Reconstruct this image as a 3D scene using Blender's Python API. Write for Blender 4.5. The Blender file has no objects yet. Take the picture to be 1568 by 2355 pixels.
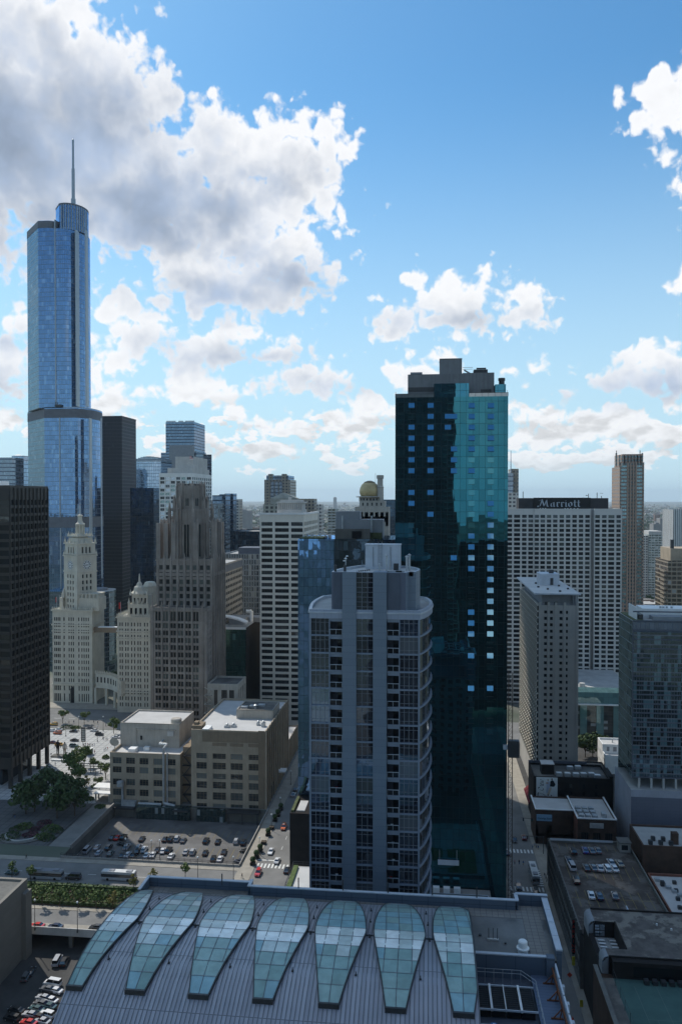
import bpy, math, random
from mathutils import Vector, Matrix
R = math.radians
rnd = random.Random(11)
S = bpy.context.scene
COL = S.collection

# ------------------------------------------------------------------ camera
F, CX, CY, HZ = 1832.0, 784.0, 1177.5, 1146.0      # reference frame 1568 x 2355
TH = R(6.26)
CAMZ = 131.0
PH = math.atan((CY-HZ)/F)
cam = bpy.data.cameras.new('camera')
cam.sensor_fit = 'VERTICAL'; cam.sensor_height = 36.0; cam.lens = 36.0 * F / 2355.0
cam.clip_start = 0.5; cam.clip_end = 90000.0
camo = bpy.data.objects.new('camera',cam); COL.objects.link(camo)
camo.location = (0,0,CAMZ); camo.rotation_euler = (math.pi/2-PH,0,TH)
S.camera = camo
FW = Vector((-math.sin(TH)*math.cos(PH),math.cos(TH)*math.cos(PH),-math.sin(PH)))
RT = Vector((math.cos(TH),math.sin(TH),0))
UP = RT.cross(FW)

# ------------------------------------------------------------------ view, sun
S.view_settings.view_transform = 'Standard'
S.view_settings.look = 'None'
S.view_settings.exposure = 0.0
S.view_settings.gamma = 1.0
S.cycles.max_bounces = 6; S.cycles.diffuse_bounces = 3; S.cycles.glossy_bounces = 3
S.cycles.transmission_bounces = 2; S.cycles.volume_bounces = 0; S.cycles.transparent_max_bounces = 6
S.cycles.use_denoising = True
S.cycles.caustics_reflective = False; S.cycles.caustics_refractive = False
S.cycles.sample_clamp_indirect = 4.0
SUN_AZ, SUN_EL = R(-44), R(50)        # azimuth from +Y towards +X
SUND = Vector((math.sin(SUN_AZ)*math.cos(SUN_EL),math.cos(SUN_AZ)*math.cos(SUN_EL),math.sin(SUN_EL)))
sun = bpy.data.lights.new('sun','SUN'); sun.energy = 3.6; sun.angle = R(0.53); sun.color = (1.0,0.95,0.87)
suno = bpy.data.objects.new('sun',sun); COL.objects.link(suno)
suno.rotation_euler = SUND.to_track_quat('Z','Y').to_euler()
suno.location = SUND * 2000

def ray(px,py): return FW + RT * ((px-CX)/F) + UP * ((CY-py)/F)
def at(px,py,Y):
    d = ray(px,py); t = Y / d.y
    return Vector((0,0,CAMZ)) + d * t
def gnd(px,py,z=0.0):
    d = ray(px,py); t = (z-CAMZ) / d.z
    return Vector((0,0,CAMZ)) + d * t
def xat(px,Y): return at(px,HZ,Y).x
def zat(py,X,Y):
    dh = -math.sin(TH) * X + math.cos(TH) * Y
    yy = (CY-py) / F; c, s = math.cos(PH), math.sin(PH)
    return CAMZ + dh * (yy*c-s) / (c+yy*s)
def proj(p):
    v = Vector(p) - Vector((0,0,CAMZ)); d = v.dot(FW)
    return (CX+F*v.dot(RT)/d,CY-F*v.dot(UP)/d,d)

# ------------------------------------------------------------------ sky with clouds
def ang(px,py):
    d = ray(px,py).normalized()
    return math.atan2(d.x,d.y), math.asin(d.z)

class NT:
    def __init__(s,tree): s.t = tree; s.n = tree.nodes; s.l = tree.links
    def new(s,typ,**kw):
        n = s.n.new(typ)
        for k, v in kw.items(): setattr(n,k,v)
        return n
    def put(s,sock,v):
        if isinstance(v,bpy.types.NodeSocket): s.l.new(v,sock)
        elif v is not None: sock.default_value = v
    def m(s,op,a,b=None,c=None,clamp=False):
        n = s.new('ShaderNodeMath',operation=op,use_clamp=clamp)
        s.put(n.inputs[0],a); s.put(n.inputs[1],b); s.put(n.inputs[2],c)
        return n.outputs[0]
    def v(s,op,a,b=None,c=None,scale=None,out=0):
        n = s.new('ShaderNodeVectorMath',operation=op)
        s.put(n.inputs[0],a); s.put(n.inputs[1],b); s.put(n.inputs[2],c)
        if scale is not None: s.put(n.inputs[3],scale)
        return n.outputs[out]
    def mix(s,f,a,b):
        n = s.new('ShaderNodeMix',data_type='RGBA')
        s.put(n.inputs[0],f); s.put(n.inputs[6],a); s.put(n.inputs[7],b)
        return n.outputs[2]
    def xyz(s,x,y,z):
        n = s.new('ShaderNodeCombineXYZ'); s.put(n.inputs[0],x); s.put(n.inputs[1],y); s.put(n.inputs[2],z)
        return n.outputs[0]
    def sep(s,v):
        n = s.new('ShaderNodeSeparateXYZ'); s.put(n.inputs[0],v); return n.outputs
    def ss(s,x,lo,hi):
        n = s.new('ShaderNodeMapRange',interpolation_type='SMOOTHSTEP')
        s.put(n.inputs[0],x); n.inputs[1].default_value = lo; n.inputs[2].default_value = hi
        return n.outputs[0]
    def noise(s,vec,scale,detail=4,rough=.55,dim='3D',lac=2.0,out=0):
        n = s.new('ShaderNodeTexNoise',noise_dimensions=dim)
        s.put(n.inputs['Vector'],vec); n.inputs['Scale'].default_value = scale
        n.inputs['Detail'].default_value = detail; n.inputs['Roughness'].default_value = rough
        n.inputs['Lacunarity'].default_value = lac
        return n.outputs[out]
    def vor(s,vec,scale,detail=3,rough=.5):
        n = s.new('ShaderNodeTexVoronoi',feature='SMOOTH_F1')
        s.put(n.inputs['Vector'],vec); n.inputs['Scale'].default_value = scale
        n.inputs['Detail'].default_value = detail; n.inputs['Roughness'].default_value = rough
        n.inputs['Smoothness'].default_value = .35
        return n.outputs['Distance']

# cloud bodies (azimuth / elevation ellipses, given in the reference frame) and their shaded hearts
WHITE = [(-40,240,330,270),(140,250,230,215),(110,70,130,90),(260,180,110,100),(335,235,85,75),(60,415,330,105),
         (300,430,250,150),(520,360,150,95),(640,375,150,95),(765,320,62,50),(560,480,215,110),(700,430,95,75),
         (570,590,185,75),(680,560,80,65),(760,620,32,34),(470,650,180,85),(600,675,130,62),(400,590,110,65),
         (230,530,90,30),(245,715,36,26),(345,770,85,55),(470,800,120,52),(545,775,60,36),(640,800,52,40),
         (300,700,45,30),(250,830,70,60),(470,900,100,40),(250,920,80,60),(20,760,48,38),(10,850,62,75),(25,970,60,28),
         (735,870,105,40),(690,895,60,22),(860,685,26,14),(955,645,36,17),(1010,690,60,44),(1060,690,95,62),(1000,735,135,32),(900,760,50,20),
         (1150,725,95,38),(1200,690,45,38),(1235,710,30,40),(1050,770,45,14),(1285,742,18,10),(1040,840,48,42),(930,870,60,44),(990,865,60,35),
         (1195,853,62,24),(1160,850,30,20),(1510,240,44,54),(1550,205,50,50),(1465,275,36,30),(1600,300,54,80),(1422,228,16,18),
         (1605,430,40,50),(1555,675,26,20),(1595,655,40,40),(1440,865,110,38),(1490,830,66,40),(1400,882,100,26),(1560,850,56,46),
         (1330,865,40,24),(1555,935,30,20),(1350,985,110,34),(1420,965,70,26),(1500,1000,80,24),(1250,1010,80,24),
         (790,965,90,26),(850,935,60,30),(700,985,60,20),(610,985,70,18),(520,950,44,20),(900,960,60,30),(640,225,22,14),(490,218,10,7),
         (830,990,90,20),(600,1030,120,16),(1240,950,60,18)]
GREY = [(-20,330,300,190),(180,330,190,150),(330,470,210,120),(110,480,290,65),(480,470,150,75),(600,410,110,40),(640,640,110,48),
        (520,680,150,42),(440,660,90,40),(560,590,80,40),(250,265,120,80),(1470,885,140,26),(1060,735,110,20),
        (520,820,110,22),(620,820,50,16),(20,790,40,20),(0,880,60,36),(380,790,50,22),(760,885,80,18),(1540,890,60,26)]

w = bpy.data.worlds.new('World'); S.world = w; w.use_nodes = True
T = NT(w.node_tree); T.n.clear()
sky = T.new('ShaderNodeTexSky',sky_type='NISHITA',sun_disc=False)
sky.sun_elevation = SUN_EL; sky.sun_rotation = SUN_AZ; sky.altitude = 100
sky.air_density = 1.0; sky.dust_density = 0.6; sky.ozone_density = 1.6
geo = T.new('ShaderNodeTexCoord')
D = geo.outputs['Generated']
dx, dy, dz = T.sep(D)
az = T.m('ARCTAN2',dx,dy)
el = T.m('ARCSINE',dz)
P2 = T.xyz(az,el,0.0)
# warp so that edges billow
wv = T.noise(P2,30,2,.6,'2D',out=1)
wv = T.v('SUBTRACT',wv,(.5,.5,.5))
PW = T.v('MULTIPLY_ADD',wv,(.013,.013,0),P2)
def blobs(lst,grow=1.0):
    out = None
    for (cx,cy,rx,ry) in lst:
        a, e = ang(cx,cy)
        ax = rx / F * math.cos(math.atan((cx-CX)/F)) * grow; ay = ry / F * grow
        d = T.v('MULTIPLY_ADD',PW,(1/ax,1/ay,0),(-a/ax,-e/ay,0))
        ln = T.v('LENGTH',d,out=1)
        k = .16 * math.sqrt(min(ax,ay))
        val = T.m('MULTIPLY_ADD',ln,-k,k)
        out = val if out is None else T.m('SMOOTH_MAX',out,val,0.006)
    return out
Dw = blobs(WHITE,1.06)
Dg = blobs(GREY,1.16)
n1 = T.noise(PW,17,3,.5,'2D')
n2 = T.noise(PW,60,5,.62,'2D')
v1 = T.vor(PW,42,2,.5)
fb = T.m('SUBTRACT',n1,.5)
hb = T.m('SUBTRACT',n2,.5)
pf = T.m('SUBTRACT',.42,v1)
edge = T.m('ADD',T.m('MULTIPLY_ADD',fb,.045,T.m('MULTIPLY_ADD',hb,.026,.0175)),T.m('MULTIPLY_ADD',pf,.033,T.m('MULTIPLY',T.m('SUBTRACT',.40,T.vor(PW,95,1,.5)),.009)))
dens = T.m('ADD',Dw,edge)
# broken fair-weather cumulus low over the horizon
PB = T.v('MULTIPLY',P2,(1,1.9,1))
low0 = T.noise(PB,17,5,.55,'2D')
low = T.m('ADD',low0,T.m('MULTIPLY',T.m('SUBTRACT',.40,T.vor(PB,38,2,.55)),.26))
low2 = T.noise(T.v('ADD',PB,(.0,.016,0)),17,3,.5,'2D')
band = T.m('MULTIPLY',T.ss(el,.004,.04),T.m('SUBTRACT',1.0,T.ss(el,.085,.15)))
lowd = T.m('MULTIPLY',T.m('SUBTRACT',T.m('MULTIPLY_ADD',band,.53,low),.90),.20)
alld = T.m('MAXIMUM',dens,lowd)
mask = T.ss(alld,-.004,.011)
core = T.ss(T.m('ADD',Dg,T.m('MULTIPLY_ADD',fb,.05,T.m('MULTIPLY_ADD',hb,.010,T.m('MULTIPLY',pf,.016)))),-.032,.040)
deep = T.ss(alld,.008,.06)
soft = T.noise(PW,11,4,.5,'2D')
bumps = T.m('MULTIPLY',T.m('MULTIPLY_ADD',v1,-.20,T.m('MULTIPLY',hb,.14)),deep)
lum = T.m('MULTIPLY_ADD',deep,.02,T.m('ADD',1.0,bumps))
under = T.m('MULTIPLY',T.ss(T.m('SUBTRACT',low2,low0),-.05,.16),T.m('MULTIPLY',band,.26))
lum = T.m('SUBTRACT',lum,T.m('MULTIPLY',under,1.0))
white = T.v('MULTIPLY',(1.0,1.01,1.03),T.xyz(lum,lum,lum))
greyv = T.m('ADD',T.m('MULTIPLY_ADD',T.m('SUBTRACT',soft,.5),.50,.50),T.m('MULTIPLY',T.m('ADD',hb,pf),.045))
grey = T.v('MULTIPLY',(.74,.93,1.26),T.xyz(greyv,greyv,greyv))
ccol = T.mix(T.m('MULTIPLY',core,.95),white,grey)
SKY_STRENGTH = 0.1
def airy(el_):
    hs = T.new('ShaderNodeHueSaturation'); hs.inputs['Saturation'].default_value = 1.18; hs.inputs['Hue'].default_value = .5
    T.l.new(sky.outputs[0],hs.inputs['Color'])
    c = T.v('SCALE',hs.outputs[0],scale=SKY_STRENGTH)
    c = T.v('MULTIPLY',c,(.90,1.38,1.44))
    return T.mix(T.m('MULTIPLY',T.m('SUBTRACT',1.0,T.ss(el_,-.03,.50)),.92),c,(.60,.82,.97,1))
skyc = airy(el)
fadec = T.m('MULTIPLY',mask,T.m('MULTIPLY_ADD',T.ss(el,.0,.07),.38,.60))
fin = T.mix(fadec,skyc,ccol)
bgA = T.new('ShaderNodeBackground'); bgA.inputs[1].default_value = 1.0
T.l.new(fin,bgA.inputs[0])
# the rest of the sky dome carries the same kind of broken cloud
gen = T.noise(D,3.6,6,.6)
gcol = T.mix(T.ss(gen,.58,.74),(1.0,1.01,1.03,1),(.45,.52,.64,1))
gfin = T.mix(T.m('MULTIPLY',T.ss(gen,.535,.60),T.m('MULTIPLY_ADD',T.ss(el,.0,.1),.6,.3)),skyc,gcol)
bgB = T.new('ShaderNodeBackground'); T.l.new(gfin,bgB.inputs[0])
inside = T.m('MULTIPLY',T.m('LESS_THAN',T.m('ABSOLUTE',T.m('ADD',az,TH)),.62),
             T.m('MULTIPLY',T.m('LESS_THAN',el,.66),T.m('GREATER_THAN',el,-.03)))
mx = T.new('ShaderNodeMixShader'); T.l.new(inside,mx.inputs[0]); T.l.new(bgB.outputs[0],mx.inputs[1]); T.l.new(bgA.outputs[0],mx.inputs[2])
wo = T.new('ShaderNodeOutputWorld'); T.l.new(mx.outputs[0],wo.inputs[0])
w.cycles.sampling_method = 'MANUAL'; w.cycles.sample_map_resolution = 512

# ------------------------------------------------------------------ materials
MATS = {}
def newmat(name):
    m = bpy.data.materials.new(name); m.use_nodes = True
    t = NT(m.node_tree); t.n.clear()
    out = t.new('ShaderNodeOutputMaterial'); MATS[name] = m
    return m, t, out
def bsdf(t,col,rough=.8,metal=0,spec=.3,nrm=None):
    b = t.new('ShaderNodeBsdfPrincipled')
    t.put(b.inputs['Base Color'],col if isinstance(col,bpy.types.NodeSocket)else (*col[:3],1))
    t.put(b.inputs['Roughness'],rough); t.put(b.inputs['Metallic'],metal); t.put(b.inputs['Specular IOR Level'],spec)
    if nrm is not None: t.put(b.inputs['Normal'],nrm)
    return b
def mat(name,col,rough=.85,var=.18,scale=.25,metal=0,spec=.25,streak=0.0,col2=None,fine=.0,bump=0.0):
    """weathered surface: broad patches, optional vertical streaks, optional second colour in blotches"""
    m, t, out = newmat(name)
    tc = t.new('ShaderNodeTexCoord').outputs['Object']
    n = t.noise(tc,scale,5,.6)
    c = t.mix(t.ss(n,.3,.7),tuple(x*(1-var)for x in col)+(1,),tuple(min(1,x*(1+var))for x in col)+(1,))
    if col2 is not None:
        n2 = t.noise(tc,scale*.6,6,.65)
        c = t.mix(t.ss(n2,.48,.58),c,(*col2,1))
    if streak:
        sv = t.noise(t.v('MULTIPLY',tc,(1.6,1.6,.07)),1.0,4,.6)
        c = t.mix(t.m('MULTIPLY',t.ss(sv,.45,.7),streak),c,tuple(x*.45 for x in col)+(1,))
    if fine:
        nf = t.noise(tc,3.0,3,.7)
        c = t.mix(t.m('MULTIPLY',t.ss(nf,.35,.65),fine),c,tuple(x*.55 for x in col)+(1,))
    nr = None
    if bump:
        b = t.new('ShaderNodeBump'); b.inputs['Strength'].default_value = bump; b.inputs['Distance'].default_value = .3
        t.put(b.inputs['Height'],t.noise(tc,1.2,4,.6)); nr = b.outputs[0]
    t.l.new(bsdf(t,c,rough,metal,spec,nr).outputs[0],out.inputs[0])
    return m
def glass(name,tint,refl=.28,body=(.01,.012,.014),rough=.03,wob=.012,wscale=.12,rtint=None):
    """window pane: dark room behind plus a slightly wavy tinted reflection"""
    m, t, out = newmat(name)
    tc = t.new('ShaderNodeNewGeometry').outputs['Position']
    g = t.new('ShaderNodeNewGeometry')
    nv = t.noise(tc,wscale,2,.5,out=1)
    nr = t.v('NORMALIZE',t.v('ADD',g.outputs['Normal'],t.v('SCALE',t.v('SUBTRACT',nv,(.5,.5,.5)),scale=wob*2)))
    d = bsdf(t,body,.6,0,.1)
    gl = t.new('ShaderNodeBsdfGlossy'); gl.inputs['Color'].default_value = (*(rtint or tint),1); gl.inputs['Roughness'].default_value = rough
    t.put(gl.inputs['Normal'],nr)
    fr = t.new('ShaderNodeFresnel'); fr.inputs['IOR'].default_value = 1.45
    mx = t.new('ShaderNodeMixShader')
    t.put(mx.inputs[0],t.m('ADD',fr.outputs[0],refl,clamp=True))
    t.l.new(d.outputs[0],mx.inputs[1]); t.l.new(gl.outputs[0],mx.inputs[2]); t.l.new(mx.outputs[0],out.inputs[0])
    return m
def curtain(name,body,rtint,refl=.35,du=1.5,dv=3.5,mull=(.10,.11,.12),mw=.08,sp=.35,spcol=None,var=.35,
            wob=.010,blind=.06,blindcol=(.30,.32,.32),rough=.04,wscale=.08,major=0,mrough=.5,mmetal=.0,sprefl=.0):
    """curtain wall in metres of UV: panes, mullions, spandrel bands, some blinds drawn"""
    m, t, out = newmat(name)
    uv = t.new('ShaderNodeUVMap').outputs[0]
    u, v, _ = t.sep(uv)
    U = t.m('DIVIDE',u,du); V = t.m('DIVIDE',v,dv)
    lu = t.m('LESS_THAN',t.m('FRACT',U),mw/du)
    lv = t.m('LESS_THAN',t.m('FRACT',V),sp/dv)
    wn = t.new('ShaderNodeTexWhiteNoise',noise_dimensions='2D')
    t.put(wn.inputs['Vector'],t.xyz(t.m('FLOOR',U),t.m('FLOOR',V),0))
    val = wn.outputs['Value']; rc = wn.outputs['Color']
    bc = t.mix(val,tuple(x*(1-var)for x in body)+(1,),tuple(x*(1+var)for x in body)+(1,))
    if blind: bc = t.mix(t.m('GREATER_THAN',val,1-blind),bc,(*blindcol,1))
    g = t.new('ShaderNodeNewGeometry')
    nv = t.noise(g.outputs['Position'],wscale,3,.55,out=1)
    off = t.v('ADD',t.v('SCALE',t.v('SUBTRACT',nv,(.5,.5,.5)),scale=wob*3),t.v('SCALE',t.v('SUBTRACT',rc,(.5,.5,.5)),scale=wob*.8))
    nr = t.v('NORMALIZE',t.v('ADD',g.outputs['Normal'],off))
    d = bsdf(t,bc,.6,0,.1)
    gl = t.new('ShaderNodeBsdfGlossy'); gl.inputs['Roughness'].default_value = rough
    t.put(gl.inputs['Color'],t.mix(val,tuple(x*.88 for x in rtint)+(1,),tuple(min(1,x*1.12)for x in rtint)+(1,)))
    t.put(gl.inputs['Normal'],nr)
    fr = t.new('ShaderNodeFresnel'); fr.inputs['IOR'].default_value = 1.45
    mx = t.new('ShaderNodeMixShader')
    t.put(mx.inputs[0],t.m('ADD',fr.outputs[0],refl,clamp=True))
    t.l.new(d.outputs[0],mx.inputs[1]); t.l.new(gl.outputs[0],mx.inputs[2])
    fr2 = bsdf(t,t.mix(lv,(*mull,1),(*(spcol or mull),1)),mrough,mmetal,.4)
    mk = t.m('MAXIMUM',lu,lv)
    if sprefl: mk = t.m('MULTIPLY',mk,1-sprefl)
    m2 = t.new('ShaderNodeMixShader'); t.put(m2.inputs[0],mk)
    t.l.new(mx.outputs[0],m2.inputs[1]); t.l.new(fr2.outputs[0],m2.inputs[2]); t.l.new(m2.outputs[0],out.inputs[0])
    return m
def gridwall(name,wall,pane,du,dv,wu,wv,off=(.0,.0),rough=.85,paneref=.25):
    """far facade: punched panes in a wall, in metres of UV"""
    m, t, out = newmat(name)
    uv = t.new('ShaderNodeUVMap').outputs[0]
    u, v, _ = t.sep(uv)
    U = t.m('DIVIDE',t.m('ADD',u,off[0]),du); V = t.m('DIVIDE',t.m('ADD',v,off[1]),dv)
    a = t.m('LESS_THAN',t.m('FRACT',U),wu/du); b = t.m('LESS_THAN',t.m('FRACT',V),wv/dv)
    wn = t.new('ShaderNodeTexWhiteNoise',noise_dimensions='2D')
    t.put(wn.inputs['Vector'],t.xyz(t.m('FLOOR',U),t.m('FLOOR',V),0))
    tc = t.new('ShaderNodeTexCoord').outputs['Object']
    n = t.noise(tc,.08,4,.6)
    wc = t.mix(n,tuple(x*.85 for x in wall)+(1,),tuple(x*1.15 for x in wall)+(1,))
    pc = t.mix(wn.outputs['Value'],tuple(x*.5 for x in pane)+(1,),tuple(x*1.6 for x in pane)+(1,))
    d = bsdf(t,wc,rough,0,.2); p = bsdf(t,pc,.12,0,.5+paneref)
    mx = t.new('ShaderNodeMixShader'); t.put(mx.inputs[0],t.m('MULTIPLY',a,b))
    t.l.new(d.outputs[0],mx.inputs[1]); t.l.new(p.outputs[0],mx.inputs[2]); t.l.new(mx.outputs[0],out.inputs[0])
    return m
def tiles(name,col,col2,du,dv,line=.06,linecol=(.05,.05,.05),rough=.85,space='uv',metal=0,var=.1,spec=.3):
    """panels / paving laid in a grid of joints, in metres of UV"""
    m, t, out = newmat(name)
    uv = t.new('ShaderNodeUVMap').outputs[0]
    u, v, _ = t.sep(uv)
    U = t.m('DIVIDE',u,du); V = t.m('DIVIDE',v,dv)
    a = t.m('MAXIMUM',t.m('LESS_THAN',t.m('FRACT',U),line/du),t.m('LESS_THAN',t.m('FRACT',V),line/dv))
    wn = t.new('ShaderNodeTexWhiteNoise',noise_dimensions='2D')
    t.put(wn.inputs['Vector'],t.xyz(t.m('FLOOR',U),t.m('FLOOR',V),0))
    n = t.noise(t.new('ShaderNodeTexCoord').outputs['Object'],.3,5,.6)
    c = t.mix(t.m('MULTIPLY_ADD',wn.outputs['Value'],.5,t.m('MULTIPLY',n,.5)),(*col,1),(*col2,1))
    c = t.mix(a,c,(*linecol,1))
    t.l.new(bsdf(t,c,rough,metal,spec).outputs[0],out.inputs[0])
    return m

mat('ground_far',(.10,.115,.085),.95,.35,.004,col2=(.20,.19,.17),fine=0)
mat('asphalt',(.075,.073,.07),.9,.22,.12,fine=.2)
mat('asphalt_lot',(.16,.155,.15),.9,.22,.10,fine=.15,col2=(.12,.115,.11))
mat('garage_deck',(.085,.07,.06),.9,.22,.25,fine=.25,col2=(.15,.135,.12))
mat('sidewalk',(.34,.31,.26),.9,.12,.3,fine=.1)
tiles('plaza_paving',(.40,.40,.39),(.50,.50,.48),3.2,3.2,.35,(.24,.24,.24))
mat('promenade',(.21,.205,.19),.9,.12,.25,fine=.1)
mat('concrete',(.30,.285,.26),.9,.14,.2,streak=.25)
mat('concrete_dark',(.16,.155,.14),.9,.16,.2,streak=.3)
mat('concrete_pale',(.50,.49,.46),.88,.1,.2,streak=.15)
mat('limestone',(.46,.42,.36),.9,.14,.15,streak=.35,fine=.15)
mat('gothic_stone',(.33,.285,.245),.92,.22,.10,streak=.55,fine=.25)
mat('cream_terracotta',(.60,.56,.46),.75,.10,.15,streak=.22,fine=.12)
mat('tan_brick',(.40,.33,.245),.92,.12,.2,streak=.25,fine=.2)
mat('tan_brick_dark',(.26,.20,.14),.92,.12,.2,streak=.25,fine=.2)
mat('brown_brick',(.09,.055,.04),.92,.2,.3,fine=.25)
mat('red_brick',(.20,.085,.06),.92,.2,.3,fine=.25)
mat('black_brick',(.022,.019,.018),.9,.2,.3)
mat('white_roof',(.52,.51,.49),.8,.08,.15,fine=.06,streak=0)
mat('grey_roof',(.40,.40,.385),.9,.14,.18,fine=.15)
mat('dark_roof',(.12,.115,.105),.92,.3,.12,fine=.2,col2=(.21,.19,.165))
mat('mottled_roof',(.125,.11,.10),.92,.3,.35,fine=.25,col2=(.25,.225,.19))
mat('green_roof',(.10,.115,.055),.95,.35,.6,fine=.3)
mat('dark_metal',(.035,.037,.04),.5,.2,.5,spec=.5)
mat('grey_metal',(.22,.23,.25),.5,.1,.5,spec=.5)
mat('pale_metal',(.50,.53,.57),.5,.08,.5,spec=.5)
mat('white_paint',(.76,.76,.74),.6,.06,.4)
mat('galvanised',(.42,.44,.45),.45,.15,.8,metal=.3,spec=.5)
mat('gold_dome',(.52,.40,.20),.45,.08,.8,metal=.25,spec=.5)
mat('rust_steel',(.16,.06,.03),.8,.3,.8)
mat('louvre_grey',(.27,.285,.30),.7,.08,.3)
mat('slate_panel',(.10,.115,.145),.6,.1,.3)
tiles('silver_panel',(.165,.21,.265),(.205,.25,.305),30,1.35,.05,(.12,.14,.19),.42,metal=.25,spec=.5)
tiles('silver_band',(.30,.345,.43),(.35,.39,.47),1.5,30,.05,(.22,.24,.28),.42,metal=.25,spec=.5)
mat('slab_edge',(.22,.255,.31),.5,.08,.4,spec=.5)
mat('trunk',(.09,.065,.045),.95,.2,2.0)
mat('soil',(.09,.07,.05),.95,.2,.5)
def leafmat(name,a,b):
    m, t, out = newmat(name)
    n = t.noise(t.new('ShaderNodeTexCoord').outputs['Object'],.9,3,.6)
    c = t.mix(t.ss(n,.3,.7),(*a,1),(*b,1))
    bs = bsdf(t,c,.7,0,.25)
    t.l.new(bs.outputs[0],out.inputs[0])
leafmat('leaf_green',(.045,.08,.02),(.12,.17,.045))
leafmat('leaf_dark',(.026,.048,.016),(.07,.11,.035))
leafmat('leaf_yellow',(.12,.13,.03),(.20,.16,.045))
leafmat('grass_green',(.05,.08,.02),(.10,.14,.04))
leafmat('flower_pink',(.05,.035,.03),(.13,.045,.07))
for nm, c in dict(car_white=(.75,.75,.75),car_silver=(.42,.43,.45),car_black=(.015,.015,.018),car_grey=(.12,.125,.135),
                  car_red=(.50,.02,.02),car_blue=(.02,.05,.22),car_navy=(.018,.028,.06),car_orange=(.60,.13,.03),car_yellow=(.72,.38,.03),
                  car_teal=(.03,.08,.09),car_darkred=(.12,.015,.015),car_beige=(.35,.32,.26)).items():
    m, t, out = newmat(nm)
    b = bsdf(t,c,.3,.0,.5); b.inputs['Coat Weight'].default_value = .8; b.inputs['Coat Roughness'].default_value = .06
    t.l.new(b.outputs[0],out.inputs[0])
mat('tyre',(.012,.012,.012),.9,.1,1); mat('lamp_red',(.35,.01,.01),.3,.05,1,spec=.5); mat('lamp_clear',(.7,.7,.68),.2,.05,1,spec=.6)
glass('car_glass',(.7,.75,.8),.12,(.008,.009,.011),.04,0)
glass('win_dark',(.45,.52,.60),.01,(.006,.007,.009))
glass('win_mid',(.5,.58,.66),.07,(.014,.016,.019))
glass('win_sky',(.65,.75,.85),.42,(.02,.025,.03))
glass('win_blind',(.6,.6,.58),.10,(.17,.165,.145))
glass('win_teal',(.45,.62,.62),.28,(.02,.035,.035))
glass('win_awning',(.42,.80,1.0),.48,(.03,.06,.07),.02,0)
WIN = ['win_dark','win_dark','win_dark','win_mid','win_mid','win_blind']
mat('paint_line',(.72,.72,.68),.8,.15,.6); mat('paint_yellow',(.26,.20,.07),.8,.15,.6)
mat('skin',(.35,.22,.16),.6,.05,2); mat('cloth_dark',(.03,.03,.04),.8,.1,2); mat('cloth_pale',(.5,.5,.5),.8,.1,2)
mat('cloth_red',(.4,.05,.05),.8,.1,2); mat('cloth_blue',(.05,.12,.3),.8,.1,2); mat('cloth_tan',(.35,.27,.18),.8,.1,2)
mat('sign_white',(.72,.74,.72),.6,.04,.5); mat('sign_black',(.012,.012,.013),.5,.1,.5); mat('sign_blue',(.25,.42,.55),.6,.05,.5)
mat('sign_red',(.45,.02,.015),.5,.05,.5); mat('sign_letter',(.48,.52,.56),.5,.05,.5); mat('awning_red',(.22,.03,.035),.8,.1,.5)
mat('court_green',(.065,.13,.115),.85,.12,.3,fine=.1); mat('hedge_dark',(.02,.03,.012),.9,.3,1.2)
mat('blue_logo',(.04,.22,.50),.5,.05,1); mat('orange_sign',(.62,.06,.03),.5,.05,1); mat('yellow_sign',(.60,.50,.05),.5,.05,1)

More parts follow.
